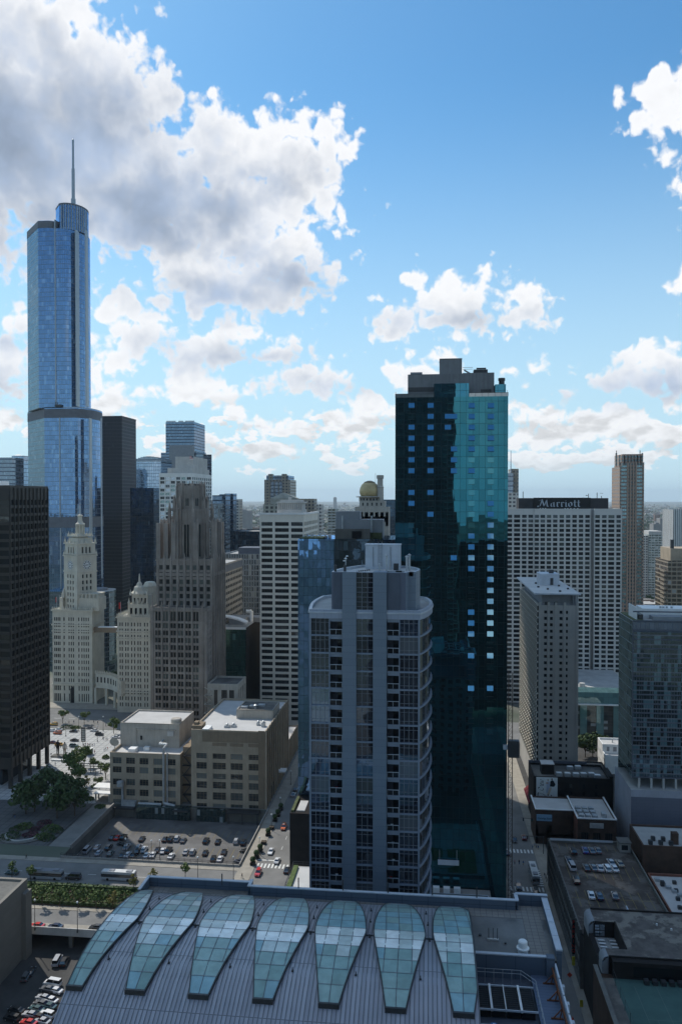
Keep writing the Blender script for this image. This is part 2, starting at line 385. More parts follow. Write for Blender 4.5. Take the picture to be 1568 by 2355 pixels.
# ------------------------------------------------------------------ mesh builder and object helpers
class MB:
    def __init__(s): s.v = []; s.f = []; s.mi = []; s.uv = []; s.sm = []
    def face(s,pts,mi=0,uv=None,smooth=False):
        i = len(s.v); s.v += [tuple(p)for p in pts]; s.f.append(list(range(i,i+len(pts)))); s.mi.append(mi); s.uv.append(uv); s.sm.append(smooth)
    def box(s,x0,x1,y0,y1,z0,z1,mi=0,bottom=True,top=True):
        if x0 > x1: x0, x1 = x1, x0
        if y0 > y1: y0, y1 = y1, y0
        s.face([(x0,y0,z0),(x1,y0,z0),(x1,y0,z1),(x0,y0,z1)],mi)
        s.face([(x1,y0,z0),(x1,y1,z0),(x1,y1,z1),(x1,y0,z1)],mi)
        s.face([(x1,y1,z0),(x0,y1,z0),(x0,y1,z1),(x1,y1,z1)],mi)
        s.face([(x0,y1,z0),(x0,y0,z0),(x0,y0,z1),(x0,y1,z1)],mi)
        if top: s.face([(x0,y0,z1),(x1,y0,z1),(x1,y1,z1),(x0,y1,z1)],mi)
        if bottom: s.face([(x0,y1,z0),(x1,y1,z0),(x1,y0,z0),(x0,y0,z0)],mi)
    def prism(s,poly,z0,z1,mi=0,topmi=None,smooth=False,bottom=False,scale=1.0,u0=0.0):
        """poly counter-clockwise from above; UV runs round the outline in metres"""
        n = len(poly); u = u0
        cx = sum(p[0]for p in poly) / n; cy = sum(p[1]for p in poly) / n
        top = [(cx+(p[0]-cx)*scale,cy+(p[1]-cy)*scale)for p in poly]
        for i in range(n):
            a, b = poly[i], poly[(i+1)%n]; ta, tb = top[i], top[(i+1)%n]
            L = math.hypot(b[0]-a[0],b[1]-a[1])
            s.face([(*a,z0),(*b,z0),(*tb,z1),(*ta,z1)],mi,[(u,z0),(u+L,z0),(u+L,z1),(u,z1)],smooth)
            u += L
        s.face([(*p,z1)for p in top],mi if topmi is None else topmi)
        if bottom: s.face([(*p,z0)for p in reversed(poly)],mi)
    def ring(s,poly,inner,z0,z1,mi=0):
        """a parapet: outer and inner outline of equal length"""
        n = len(poly)
        for i in range(n):
            j = (i+1) % n; a, b, c, d = poly[i], poly[j], inner[i], inner[j]
            s.face([(*a,z0),(*b,z0),(*b,z1),(*a,z1)],mi)
            s.face([(*d,z0),(*c,z0),(*c,z1),(*d,z1)],mi)
            s.face([(*a,z1),(*b,z1),(*d,z1),(*c,z1)],mi)
    def lathe(s,prof,cx,cy,mi=0,n=16,smooth=True,sq=1.0):
        for (r0,z0), (r1,z1) in zip(prof,prof[1:]):
            for k in range(n):
                a, b = 2 * math.pi * k / n, 2 * math.pi * (k+1) / n
                P = lambda r, t, z: (cx+r*math.cos(t),cy+r*sq*math.sin(t),z)
                if r1 < 1e-4: s.face([P(r0,a,z0),P(r0,b,z0),P(0,0,z1)],mi,None,smooth)
                elif r0 < 1e-4: s.face([P(0,0,z0),P(r1,b,z1),P(r1,a,z1)],mi,None,smooth)
                else: s.face([P(r0,a,z0),P(r0,b,z0),P(r1,b,z1),P(r1,a,z1)],mi,None,smooth)
    def cyl(s,cx,cy,r,z0,z1,mi=0,n=12): s.lathe([(0,z0),(r,z0),(r,z1),(0,z1)],cx,cy,mi,n,False)
    def tube(s,a,b,r,mi=0,n=6,r2=None):
        a, b = Vector(a), Vector(b); r2 = r if r2 is None else r2
        d = (b-a).normalized(); x = d.orthogonal().normalized(); y = d.cross(x)
        A = [a+(x*math.cos(2*math.pi*k/n)+y*math.sin(2*math.pi*k/n))*r for k in range(n)]
        B = [b+(x*math.cos(2*math.pi*k/n)+y*math.sin(2*math.pi*k/n))*r2 for k in range(n)]
        for k in range(n): s.face([A[k],A[(k+1)%n],B[(k+1)%n],B[k]],mi,None,n>6)
        s.face(B,mi); s.face(list(reversed(A)),mi)
    def mesh(s,name,mats,off=(0,0,0)):
        me = bpy.data.meshes.new(name); ox, oy, oz = off
        me.from_pydata([(x-ox,y-oy,z-oz)for x,y,z in s.v],[],s.f)
        for k in (mats if isinstance(mats,(list,tuple))else [mats]): me.materials.append(MATS[k])
        me.polygons.foreach_set('material_index',s.mi)
        me.polygons.foreach_set('use_smooth',s.sm)
        ul = me.uv_layers.new(name='UVMap'); data = [0.0] * (2*len(me.loops)); k = 0
        for f, uv in zip(s.f,s.uv):
            if uv is None:
                P = [Vector(s.v[i])for i in f]
                nn = Vector((0,0,0))
                for a, b in zip(P,P[1:]+P[:1]): nn += a.cross(b)
                if nn.length > 0: nn.normalize()
                if abs(nn.z) > .7: uv = [(p.x,p.y)for p in P]
                else:
                    tt = Vector((-nn.y,nn.x,0)); tt = tt.normalized() if tt.length > 1e-6 else Vector((1,0,0))
                    uv = [(p.dot(tt),p.z)for p in P]
            for q in uv: data[k] = q[0]; data[k+1] = q[1]; k += 2
        ul.data.foreach_set('uv',data)
        return me
    def build(s,name,mats,parent=None,kind=None,label=None):
        off = ROOTLOC.get(parent.name,(0,0,0)) if parent is not None else (0,0,0)
        o = bpy.data.objects.new(name,s.mesh(name,mats,off)); COL.objects.link(o)
        if parent is not None: o.parent = parent; ROOTLOC[o.name] = off
        if kind: o['kind'] = kind
        if label: o['label'] = label
        return o
ROOTLOC = {}
def thing(name,label,cat,loc=(0,0,0),group=None):
    o = bpy.data.objects.new(name,None); COL.objects.link(o); o.empty_display_size = 1
    o.location = loc; o['label'] = label; o['category'] = cat; ROOTLOC[o.name] = tuple(loc)
    if group: o['group'] = group
    return o
def tag(o,label,cat,group=None):
    o['label'] = label; o['category'] = cat
    if group: o['group'] = group
    return o
def rebase(o):
    """move a one-mesh thing's origin to its base"""
    me = o.data; xs = [v.co for v in me.vertices]
    c = Vector((sum(p.x for p in xs)/len(xs),sum(p.y for p in xs)/len(xs),min(p.z for p in xs)))
    me.transform(Matrix.Translation(-c)); o.location = c
    return o

def ev(W,n,frac=.5,m=0.0):
    p = (W-2*m) / n
    return [(m+p*i+p*(1-frac)/2,m+p*i+p*(1+frac)/2)for i in range(n)]
def facade(mb,mi,o,u,W,z0,z1,cols,rows,rec,wins,skip=None):
    n = (u[1],-u[0])
    P = lambda s, z, d=0.0: (o[0]+u[0]*s-n[0]*d,o[1]+u[1]*s-n[1]*d,z)
    q = lambda a, b, c, d: mb.face([a,b,c,d],mi)
    zs = z0
    for ri, (a,b) in enumerate(rows):
        if a > zs + 1e-4: q(P(0,zs),P(W,zs),P(W,a),P(0,a))
        s = 0.0
        for ci, (c,d) in enumerate(cols):
            if skip and skip(ci,ri): continue
            if c > s + 1e-4: q(P(s,a),P(c,a),P(c,b),P(s,b))
            q(P(c,a),P(d,a),P(d,a,rec),P(c,a,rec)); q(P(c,b,rec),P(d,b,rec),P(d,b),P(c,b))
            q(P(c,a),P(c,a,rec),P(c,b,rec),P(c,b)); q(P(d,a,rec),P(d,a),P(d,b),P(d,b,rec))
            wins.append((P(c,a,rec),u,d-c,b-a)); s = d
        if W > s + 1e-4: q(P(s,a),P(W,a),P(W,b),P(s,b))
        zs = b
    if z1 > zs + 1e-4: q(P(0,zs),P(W,zs),P(W,z1),P(0,z1))
WMESH = {}
def window_into(mb,o,u,w,h,style,mi,fi):
    """panes in the opening plane, thin frame bars 4 cm proud"""
    n = (u[1],-u[0])
    P = lambda s, z, d=0.0: (o[0]+u[0]*s+n[0]*d,o[1]+u[1]*s+n[1]*d,o[2]+z)
    mb.face([P(0,0),P(w,0),P(w,h),P(0,h)],mi)
    bars = []
    t = .07
    if style in ('sash','triple'): bars.append((0,w,h*.5-t/2,h*.5+t/2))
    k = {'double':2,'triple':3,'four':4,'bay':3}.get(style,1)
    for i in range(1,k): bars.append((w*i/k-t*.8,w*i/k+t*.8,0,h))
    if style == 'bay': bars.append((0,w,h*.28-t/2,h*.28+t/2)); bars.append((0,w,h*.72-t/2,h*.72+t/2))
    for (a,b,c,d) in bars:
        mb.face([P(a,c,.04),P(b,c,.04),P(b,d,.04),P(a,d,.04)],fi)
def put_windows(root,wins,style='plain',mats=None,frame='dark_metal',limit=100,name='window',seed=1):
    r = random.Random(seed); mats = mats or WIN
    keyed = []
    for wdw in wins:
        o, u, w, h = wdw
        c = (o[0]+u[0]*w/2,o[1]+u[1]*w/2,o[2]+h/2)
        x, y, d = proj(c)
        seen = 0 <= x <= 1568 and 0 <= y <= 2355
        keyed.append((0 if seen else 1,d,wdw))
    keyed.sort(key=lambda k:(k[0],k[1]))
    L = ROOTLOC[root.name]; rest = MB(); restm = []
    for i, (_,_,(o,u,w,h)) in enumerate(keyed):
        mt = r.choice(mats)
        if i < limit:
            key = (round(w,2),round(h,2),round(u[0],3),round(u[1],3),style,mt,frame,name)
            if key not in WMESH:
                b = MB(); window_into(b,(0,0,0),u,w,h,style,0,1); WMESH[key] = b.mesh(name,[mt,frame])
            ob = bpy.data.objects.new(name,WMESH[key]); COL.objects.link(ob); ob.parent = root
            ob.location = (o[0]-L[0],o[1]-L[1],o[2]-L[2])
        else:
            if mt not in restm: restm.append(mt)
            window_into(rest,o,u,w,h,style,restm.index(mt),9)
    if rest.f:
        ml = restm + [frame]; rest.mi = [len(restm)if k==9 else k for k in rest.mi]
        rest.build(name,ml,root,kind='stuff')
def roof_flat(mb,x0,x1,y0,y1,z,par,t=.5,rmi=1,wmi=0):
    """roof deck sunk behind a parapet of height par (wall tops at z)"""
    zd = z - par
    mb.face([(x0+t,y0+t,zd),(x1-t,y0+t,zd),(x1-t,y1-t,zd),(x0+t,y1-t,zd)],rmi)
    o = [(x0,y0),(x1,y0),(x1,y1),(x0,y1)]; i = [(x0+t,y0+t),(x1-t,y0+t),(x1-t,y1-t),(x0+t,y1-t)]
    for k in range(4):
        j = (k+1) % 4
        mb.face([(*o[k],z),(*o[j],z),(*i[j],z),(*i[k],z)],wmi)
        mb.face([(*i[j],zd),(*i[k],zd),(*i[k],z),(*i[j],z)],wmi)
def block(mb,x0,x1,y0,y1,z0,z1,wins,front=None,right=None,left=None,rec=.4,mi=0,rmi=1,par=.9,roof=True,skip=None):
    """box building; front/right/left = (cols, rows) openings, cols measured from the left as seen from outside"""
    if front: facade(mb,mi,(x0,y0),(1,0),x1-x0,z0,z1,front[0],front[1],rec,wins,skip)
    else: mb.face([(x0,y0,z0),(x1,y0,z0),(x1,y0,z1),(x0,y0,z1)],mi)
    if right: facade(mb,mi,(x1,y0),(0,1),y1-y0,z0,z1,right[0],right[1],rec,wins)
    else: mb.face([(x1,y0,z0),(x1,y1,z0),(x1,y1,z1),(x1,y0,z1)],mi)
    if left: facade(mb,mi,(x0,y1),(0,-1),y1-y0,z0,z1,left[0],left[1],rec,wins)
    else: mb.face([(x0,y1,z0),(x0,y0,z0),(x0,y0,z1),(x0,y1,z1)],mi)
    mb.face([(x1,y1,z0),(x0,y1,z0),(x0,y1,z1),(x1,y1,z1)],mi)
    if roof: roof_flat(mb,x0,x1,y0,y1,z1,par,.45,rmi,mi)
def floors(z0,n,h,a,b): return [(z0+h*i+a,z0+h*i+b)for i in range(n)]
def part(root,name,mats,fn,**kw):
    mb = MB(); fn(mb); return mb.build(name,mats,root,**kw)

# ------------------------------------------------------------------ setting: ground, streets, pavements
PX0, PX1, PY0, PY1, PITZ = -133.0, -66.4, 150.0, 326.0, -6.0
mb = MB()
BX = [-30000,PX0,PX1,30000]; BY = [-4000,PY0,PY1,32000]
for i in range(3):
    for j in range(3):
        if i == 1 and j == 1: continue
        mb.face([(BX[i],BY[j],0),(BX[i+1],BY[j],0),(BX[i+1],BY[j+1],0),(BX[i],BY[j+1],0)])
mb.face([(PX0,PY0,PITZ),(PX1,PY0,PITZ),(PX1,PY1,PITZ),(PX0,PY1,PITZ)],1)
mb.face([(PX0,PY0,PITZ),(PX0,PY1,PITZ),(PX0,PY1,0),(PX0,PY0,0)],2)
mb.face([(PX1,PY1,PITZ),(PX1,PY0,PITZ),(PX1,PY0,0),(PX1,PY1,0)],2)
mb.face([(PX0,PY1,PITZ),(PX1,PY1,PITZ),(PX1,PY1,0),(PX0,PY1,0)],2)
mb.face([(PX1,PY0,PITZ),(PX0,PY0,PITZ),(PX0,PY0,0),(PX1,PY0,0)],2)
mb.build('ground',['ground_far','asphalt','concrete_dark'],kind='structure')
def sheet(name,rects,m,z):
    b = MB()
    for (x0,x1,y0,y1) in rects: b.face([(x0,y0,z),(x1,y0,z),(x1,y1,z),(x0,y1,z)])
    return b.build(name,m,kind='structure')
def slab(name,rects,m,z0,z1):
    b = MB()
    for (x0,x1,y0,y1) in rects: b.box(x0,x1,y0,y1,z0,z1,0,bottom=False)
    return b.build(name,m,kind='structure')
mat('asphalt_pale',(.20,.195,.185),.9,.14,.12,fine=.12)
sheet('road',[(-61,-47.5,150,432),(27,39,40,640)],'asphalt_pale',.02)
sheet('avenue',[(-330,-66.4,432,472),(-47.5,27,432,472),(39,200,432,472)],'asphalt_pale',.025)
sheet('yard',[(-47.5,27,140,431),(44,200,60,431)],'asphalt',.015)
slab('pavement',[(-66.4,-61,227,431),(-47.5,-44,227,431),(22,27,40,431),(39,44,40,431),(-330,-66.4,473,486)],'sidewalk',.0,.14)
tiles('plaza_dark',(.10,.10,.10),(.13,.13,.125),3.2,3.2,.3,(.07,.07,.07))  # plaza paving with the garden's shade put into a darker colour
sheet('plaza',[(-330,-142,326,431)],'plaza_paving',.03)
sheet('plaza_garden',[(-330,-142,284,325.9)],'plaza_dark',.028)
sheet('plaza_side',[(-142.5,-142,284,325.9),(-142,PX0,327,431),(PX0,-66.5,327,431)],'promenade',.028)
slab('promenade',[(-142,PX0,284,327)],'promenade',0,.06)
# boulevard carried over the sunken ground on a deck
b = MB(); b.box(PX0+.02,PX1-.02,228.5,274,-1.4,-.01)
for xx in (-125,-108,-91,-74): b.box(xx-.6,xx+.6,230,231.2,PITZ,-1.4)
b.build('bridge_deck','concrete_dark',kind='structure')
sheet('boulevard',[(-330,-47.5,256,272),(-330,-47.5,232,240)],'asphalt_pale',.03)
slab('boulevard_pavement',[(-330,-66.4,228.5,232),(-330,-66.4,240,242.2),(-330,-66.4,272,275)],'sidewalk',.0,.15)
b = MB(); b.box(-330,-70,242.3,254.5,0,.45); b.build('planted_median','soil',kind='structure')
b = MB()
for (x0,x1,z0,z1) in [(PX0,PX1,.15,1.0)]:
    b.box(x0,x1,228.2,228.55,-1.4,.95)
b.build('bridge_parapet','concrete_pale',kind='structure')
LOTZ = -5.0
sheet('parking_lot',[(PX0+.3,PX1-.3,275.5,325.8)],'asphalt_lot',LOTZ)
b = MB(); b.box(PX0+.02,PX1-.02,275.0,275.5,PITZ,.8); b.box(PX0+.02,PX1-.02,275.5,325.9,PITZ,LOTZ-.02)
b.build('lot_base','concrete',kind='structure')
# painted markings
def stripe(b,cx,cy,L,W,ax=1,z=.04,mi=0):
    if ax: b.face([(cx-W/2,cy-L/2,z),(cx+W/2,cy-L/2,z),(cx+W/2,cy+L/2,z),(cx-W/2,cy+L/2,z)],mi)
    else: b.face([(cx-L/2,cy-W/2,z),(cx+L/2,cy-W/2,z),(cx+L/2,cy+W/2,z),(cx-L/2,cy+W/2,z)],mi)
b = MB()
for k in range(10): stripe(b,-60.2+k*1.32,277.2,3.2,.6)
stripe(b,-57.5,281.5,7.0,.6,0)
for k in range(14): stripe(b,-54.2,292+k*9,3,.16)
for k in range(9): stripe(b,27.9+k*1.3,270,3,.6)
for k in range(9): stripe(b,27.9+k*1.3,299,3,.6)
for k in range(8): stripe(b,38.2,273+k*1.6,3,.6,0)
stripe(b,31.5,266.6,8,.5,0)
for k in range(12): stripe(b,31.0,190+k*6,3,.16); stripe(b,35.0,190+k*6,3,.16)
for k in range(26): stripe(b,-300+k*9,451,4,.3,0,.05)
for k in range(20): stripe(b,-260+k*9,264,3,.2,0,.05)
for k in range(9): stripe(b,-118,436+k*3.6,1.4,9,1,.05)
b.build('road_markings','paint_line',kind='structure')
b = MB()
for k in range(24): stripe(b,-131+k*2.7,283.5,4.6,.13,1,LOTZ+.02)
for k in range(24): stripe(b,-131+k*2.7,296.0,8.4,.13,1,LOTZ+.02)
for k in range(24): stripe(b,-131+k*2.7,312.5,8.4,.13,1,LOTZ+.02)
b.build('bay_lines','paint_yellow',kind='structure')

# ------------------------------------------------------------------ foreground: hotel with the barrel roof
HB = thing('hotel_building','grey hotel block under a barrel roof with seven lens shaped skylights','building',(-15,115,0))
XL, XV, XR = -51.0, 7.0, 20.8
PROF = [(140.0,58.9),(137.0,60.3),(133.5,61.5),(130,62.35),(126,63.05),(122,63.5),(118.5,63.6),(115,63.4),(112,63.0),(109.5,62.3),(107,61.3),
        (104.8,60.2),(102,58.6),(98,56.0),(94,53.0),(90,49.6)]
PS = [0.0]
for (a,c), (a2,c2) in zip(PROF,PROF[1:]): PS.append(PS[-1]+math.hypot(a2-a,c2-c))
def vault(y):
    for k in range(len(PROF)-1):
        (a,c), (a2,c2) = PROF[k], PROF[k+1]
        if a >= y >= a2:
            f = (a-y) / (a-a2); dx_, dz_ = a2 - a, c2 - c; L = math.hypot(dx_,dz_)
            return c + (c2-c) * f, PS[k] + L * f
    return PROF[-1][1], PS[-1]
tiles('seam_metal',(.245,.25,.28),(.40,.405,.445),.62,9.0,.10,(.12,.125,.14),.45,metal=.35,spec=.5)
mb = MB(); NX = 12
ys = [140-50*k/60 for k in range(61)]
for k in range(60):
    z0, s0 = vault(ys[k]); z1, s1 = vault(ys[k+1])
    mb.face([(XL,ys[k+1],z1),(XV,ys[k+1],z1),(XV,ys[k],z0),(XL,ys[k],z0)],0,[(XL,s1),(XV,s1),(XV,s0),(XL,s0)],False)
for k in range(95):   # raised standing seams that catch the light
    xs = XL + .3 + k * .62
    if xs > XV: break
    for j in range(0,60,4):
        z0, _ = vault(ys[j]); z1, _ = vault(ys[j+4])
        mb.face([(xs,ys[j+4],z1),(xs,ys[j],z0),(xs,ys[j],z0+.07),(xs,ys[j+4],z1+.07)],1)
        mb.face([(xs-.03,ys[j+4],z1+.07),(xs+.03,ys[j+4],z1+.07),(xs+.03,ys[j],z0+.07),(xs-.03,ys[j],z0+.07)],1)
mb.build('barrel_roof',['seam_metal','grey_metal'],HB)
# skylights
def skymat(name,c,refl,rt):
    m, t, out = newmat(name)
    n = t.noise(t.new('ShaderNodeTexCoord').outputs['Object'],.5,4,.6)
    cc = t.mix(t.ss(n,.3,.75),tuple(x*.85 for x in c)+(1,),tuple(x*1.15 for x in c)+(1,))
    d = bsdf(t,cc,.5,0,.3); g = t.new('ShaderNodeBsdfGlossy'); g.inputs['Color'].default_value = (*rt,1); g.inputs['Roughness'].default_value = .3
    fr = t.new('ShaderNodeFresnel'); fr.inputs['IOR'].default_value = 1.4
    mx = t.new('ShaderNodeMixShader'); t.put(mx.inputs[0],t.m('ADD',fr.outputs[0],refl,clamp=True))
    t.l.new(d.outputs[0],mx.inputs[1]); t.l.new(g.outputs[0],mx.inputs[2]); t.l.new(mx.outputs[0],out.inputs[0])
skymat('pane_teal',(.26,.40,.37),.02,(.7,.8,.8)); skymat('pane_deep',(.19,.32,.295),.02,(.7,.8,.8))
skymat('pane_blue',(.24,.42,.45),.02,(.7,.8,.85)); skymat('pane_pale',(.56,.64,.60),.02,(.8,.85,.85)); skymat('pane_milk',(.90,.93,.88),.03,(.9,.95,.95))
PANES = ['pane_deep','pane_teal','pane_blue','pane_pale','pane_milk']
YT, YB, YW = 138.6, 107.2, 121.8
def half(y):
    if y >= YW: t = (y-YW) / (YT-YW); return 1.6 + (4.05-1.6) * (1-min(1,t)**1.9)
    t = (YW-y) / (YW-YB); return 4.05 + (1.45-4.05) * (t**1.12)
def mid(k,y):
    return -50.0 + 9.14 * k - .9 * max(0,(y-YW)/(YT-YW))
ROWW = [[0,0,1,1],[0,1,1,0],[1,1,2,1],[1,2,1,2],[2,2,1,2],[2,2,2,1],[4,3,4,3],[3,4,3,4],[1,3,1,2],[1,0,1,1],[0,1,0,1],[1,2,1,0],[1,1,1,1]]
rs = random.Random(5)
for k in range(7):
    ex = (lambda x:min(XV-.1,max(XL+.05,x)))
    sk = MB(); fr = MB()
    NR = 12; rows = []
    yy = [YT+(YB-YT)*i/NR for i in range(NR+1)]
    SUB = 3
    cols = 4; cw = 8.1 / cols
    for i in range(NR):
        sub = [yy[i]+(yy[i+1]-yy[i])*j/SUB for j in range(SUB+1)]
        for c in range(cols):
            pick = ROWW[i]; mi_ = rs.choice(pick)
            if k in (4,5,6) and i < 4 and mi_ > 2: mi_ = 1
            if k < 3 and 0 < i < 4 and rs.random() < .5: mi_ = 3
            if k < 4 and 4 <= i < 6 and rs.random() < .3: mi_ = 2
            for j in range(SUB):
                P4 = []
                for (yv,e) in ((sub[j+1],0),(sub[j+1],1),(sub[j],1),(sub[j],0)):
                    m_ = mid(k,yv); h_ = half(yv)
                    xx = m_ - 4.05 + cw * (c+e); xx = max(m_-h_,min(m_+h_,xx)); P4.append((ex(xx),yv,vault(yv)[0]+.42))
                if P4[1][0] - P4[0][0] < .02 and P4[2][0] - P4[3][0] < .02: continue
                sk.face(P4,mi_)
            # glazing bars
            for e in (0,1):
                pts = []
                for yv in (sub[0],sub[-1]):
                    m_ = mid(k,yv); h_ = half(yv); xx = m_ - 4.05 + cw * (c+e)
                    if abs(xx-m_) < h_ - .1: pts.append((ex(xx),yv,vault(yv)[0]+.46))
                if len(pts) == 2:
                    a_, b_ = pts
                    fr.face([(b_[0]-.05,b_[1],b_[2]),(b_[0]+.05,b_[1],b_[2]),(a_[0]+.05,a_[1],a_[2]),(a_[0]-.05,a_[1],a_[2])],0)
        yv = yy[i]; m_ = mid(k,yv); h_ = half(yv); zz = vault(yv)[0] + .46
        fr.face([(ex(m_-h_),yv-.06,zz),(ex(m_+h_),yv-.06,zz),(ex(m_+h_),yv+.06,zz),(ex(m_-h_),yv+.06,zz)],0)
    NE = 40; ye = [YT+(YB-YT)*i/NE for i in range(NE+1)]
    for sgn in (-1,1):
        for i in range(NE):
            a_, c_ = ye[i], ye[i+1]
            xa, xc = mid(k,a_) + sgn * half(a_), mid(k,c_) + sgn * half(c_)
            if not (XL+.1<xa<XV-.1): xa = ex(xa)
            xc = ex(xc); za, zc = vault(a_)[0], vault(c_)[0]
            q = [(xa,a_,za),(xc,c_,zc),(xc,c_,zc+.5),(xa,a_,za+.5)]
            fr.face(q if sgn<0 else q[::-1],1)
            w_ = .14 * sgn
            q = [(xa,a_,za+.5),(xc,c_,zc+.5),(xc-w_,c_,zc+.5),(xa-w_,a_,za+.5)]
            fr.face(q if sgn<0 else q[::-1],1)
    m_ = mid(k,YB); h_ = half(YB); zz = vault(YB)[0]
    fr.box(ex(m_-h_),ex(m_+h_),YB-.35,YB,zz-.2,zz+.55,1)
    so = sk.build('skylight',PANES,HB); fr.build('frame',['grey_metal','dark_metal'],so)
# gutter valleys with small anchor posts between the skylights
for k in range(6):
    for yv in (132,126.5,121,112):
        mb = MB()
        x_ = (mid(k,yv)+half(yv)+mid(k+1,yv)-half(yv+0)) / 2 if yv > 114 else mid(k,yv) + half(yv) + .9
        z_ = vault(yv)[0]; mb.cyl(x_,yv,.07,z_,z_+.55,0,6); mb.box(x_-.16,x_+.16,yv-.16,yv+.16,z_,z_+.12); mb.build('roof_anchor','dark_metal',HB)
    x_ = (mid(k,121.5)+half(121.5)+mid(k+1,121.5)-half(121.5)) / 2; z_ = vault(121.5)[0]
    part(HB,'gutter_bar','dark_metal',lambda m:m.box(x_-.55,x_+.55,121.4,121.6,z_,z_+.14))
tiles('roof_paver',(.21,.195,.175),(.26,.24,.215),1.0,1.0,.07,(.10,.095,.09))
mb = MB(); WZ = 59.4
mb.face([(XL,137.0,WZ),(XR-.9,137.0,WZ),(XR-.9,141.4,WZ),(XL,141.4,WZ)])
mb.box(XL+4.0,-27,139.6,141.4,WZ,WZ+.04,1,False)
mb.face([(16.0,125.4,WZ+.01),(19.0,125.4,WZ+.01),(19.0,137.0,WZ+.01),(16.0,137.0,WZ+.01)])
mb.build('roof_walkway',['roof_paver','dark_roof'],HB)
mat('wet_roof',(.155,.15,.14),.55,.3,.14,fine=.12,col2=(.10,.095,.09),spec=.5)
part(HB,'flat_roof','wet_roof',lambda m:m.face([(XV+.1,125.0,WZ-.02),(XR-.9,125.0,WZ-.02),(XR-.9,137.0,WZ-.02),(XV+.1,137.0,WZ-.02)]))
tiles('parapet_panel',(.085,.115,.155),(.11,.14,.18),4.5,30,.07,(.04,.05,.06),.6)
def parapet(m):
    for (x0,x1,y0,h) in ((XL,-32.0,141.2,61.0),(-32.0,15.4,139.75,61.0),(15.4,XR,141.9,61.1)):
        m.box(x0,x1,y0,y0+.45,50,h,0); m.box(x0-.05,x1+.05,y0-.08,y0+.55,h,h+.16,1)
    for xx in (-32.0,15.4): m.box(xx-.22,xx+.22,139.75,142.2,50,61.0,0); m.box(xx-.3,xx+.3,139.7,142.3,61.0,61.17,1)
    m.box(XL-.45,XL,136.5,141.6,50,61.0,0); m.box(XL-.5,XL+.05,136.5,141.75,61.0,61.16,1)
    for i in range(4):
        y1 = 141.9 - 4.1 * i; y0 = y1 - 4.0
        m.box(XR-.9,XR-.1,y0,y1,50,60.6,0); m.box(XR-1.0,XR,y0,y1,60.6,60.85,1)
mat('coping_metal',(.46,.49,.53),.45,.1,.5,spec=.5)
part(HB,'parapet',['parapet_panel','coping_metal'],parapet)
for xx in (-23,-15,-7,0.8,8.5,-37): part(HB,'parapet_post','dark_metal',lambda m:m.cyl(xx,139.95,.11,60.9,63.0,0,8))
def antennas(m):
    m.box(9.6,11.4,129.6,130.0,WZ,WZ+.25,0)
    for q in (-.7,0,.7): m.cyl(10.5+q,129.8,.05,WZ,WZ+2.0,1,6)
part(HB,'antenna_rack',['concrete_pale','dark_metal'],antennas)
def vent(m):
    m.lathe([(0,WZ),(.8,WZ),(.8,WZ+.5),(1.0,WZ+.55),(1.0,WZ+.75),(.7,WZ+.85),(.7,WZ+1.7),(.55,WZ+1.85),(0,WZ+1.9)],14.9,126.9,0,20)
part(HB,'roof_vent','white_paint',vent)
for a_ in ((8.5,131.0,.25),(12.4,129.0,.18)): part(HB,'roof_drain','dark_metal',lambda m:m.cyl(*a_,WZ,WZ+.2))
# sunken plant well on the right with fan panels, white beams and a blue pair of discs
def well_wall(m):
    m.box(XV+.1,18.2,124.6,125.0,50,60.0,0); m.box(XV+.1,18.3,124.5,125.1,60.0,60.18,1)
    m.box(18.2,19.4,124.0,125.2,55.5,60.3,0)
part(HB,'plant_wall',['parapet_panel','coping_metal'],well_wall)
part(HB,'plant_floor','slate_panel',lambda m:m.face([(XV,86,56.4),(15.8,86,56.4),(15.8,124.6,56.4),(XV,124.6,56.4)]))
tiles('blue_deck',(.10,.135,.20),(.125,.16,.23),30,.7,.05,(.06,.08,.12),.5)
part(HB,'gutter_deck','blue_deck',lambda m:m.face([(15.8,86,57.2),(19.2,86,57.2),(19.2,124.6,57.2),(15.8,124.6,57.2)]))
mat('fan_black',(.010,.010,.011),.7,.2,.5)
for (ya,yb_) in ((114.8,120.2),(105.6,111.0),(97,102.0)):
    for i in range(4):
        x0 = XV + .15 + i * 2.1
        part(HB,'fan_panel',['fan_black','dark_metal'],lambda m:(m.box(x0,x0+1.85,ya,yb_,56.5,57.7,0),[m.box(x0+.05,x0+1.8,ya+.3+j*.5,ya+.36+j*.5,57.7,57.74,1)for j in range(10)]))
        if i: part(HB,'beam','white_paint',lambda m:m.box(x0-.22,x0-.06+(.14 if i!=2 else -.04),ya-.2,yb_+.3,57.5,57.95))
    for q_ in (yb_+.1,ya-.25): part(HB,'beam','pale_metal',lambda m:m.box(XV+.1,XV+8.7,q_,q_+.15,57.6,57.85))
for (x_,y_) in ((9.3,113.0),(13.2,113.0),(9.6,103.8),(13.6,103.8)):
    def disc(m):
        m.cyl(x_,y_,.52,56.5,56.62,0,20); m.face([(x_-.34,y_-.06,56.63),(x_+.34,y_+.04,56.63),(x_+.34,y_+.14,56.63),(x_-.34,y_+.04,56.63)],1)
    part(HB,'round_emblem',['blue_logo','sign_white'],disc)
def rail(m):
    for h in (.55,1.1):
        m.tube((XV+.2,123.2,57.5+h),(14.2,123.2,57.5+h),.035); m.tube((14.2,123.2,57.5+h),(16.1,120.8,57.5+h),.035)
        m.tube((16.1,120.8,57.5+h),(16.1,92,57.5+h),.035)
    for i in range(6): m.tube((XV+.4+i*1.35,123.2,56.4),(XV+.4+i*1.35,123.2,58.6),.035)
    for i in range(18): m.tube((16.1,120.5-i*1.6,56.4),(16.1,120.5-i*1.6,58.6),.04)
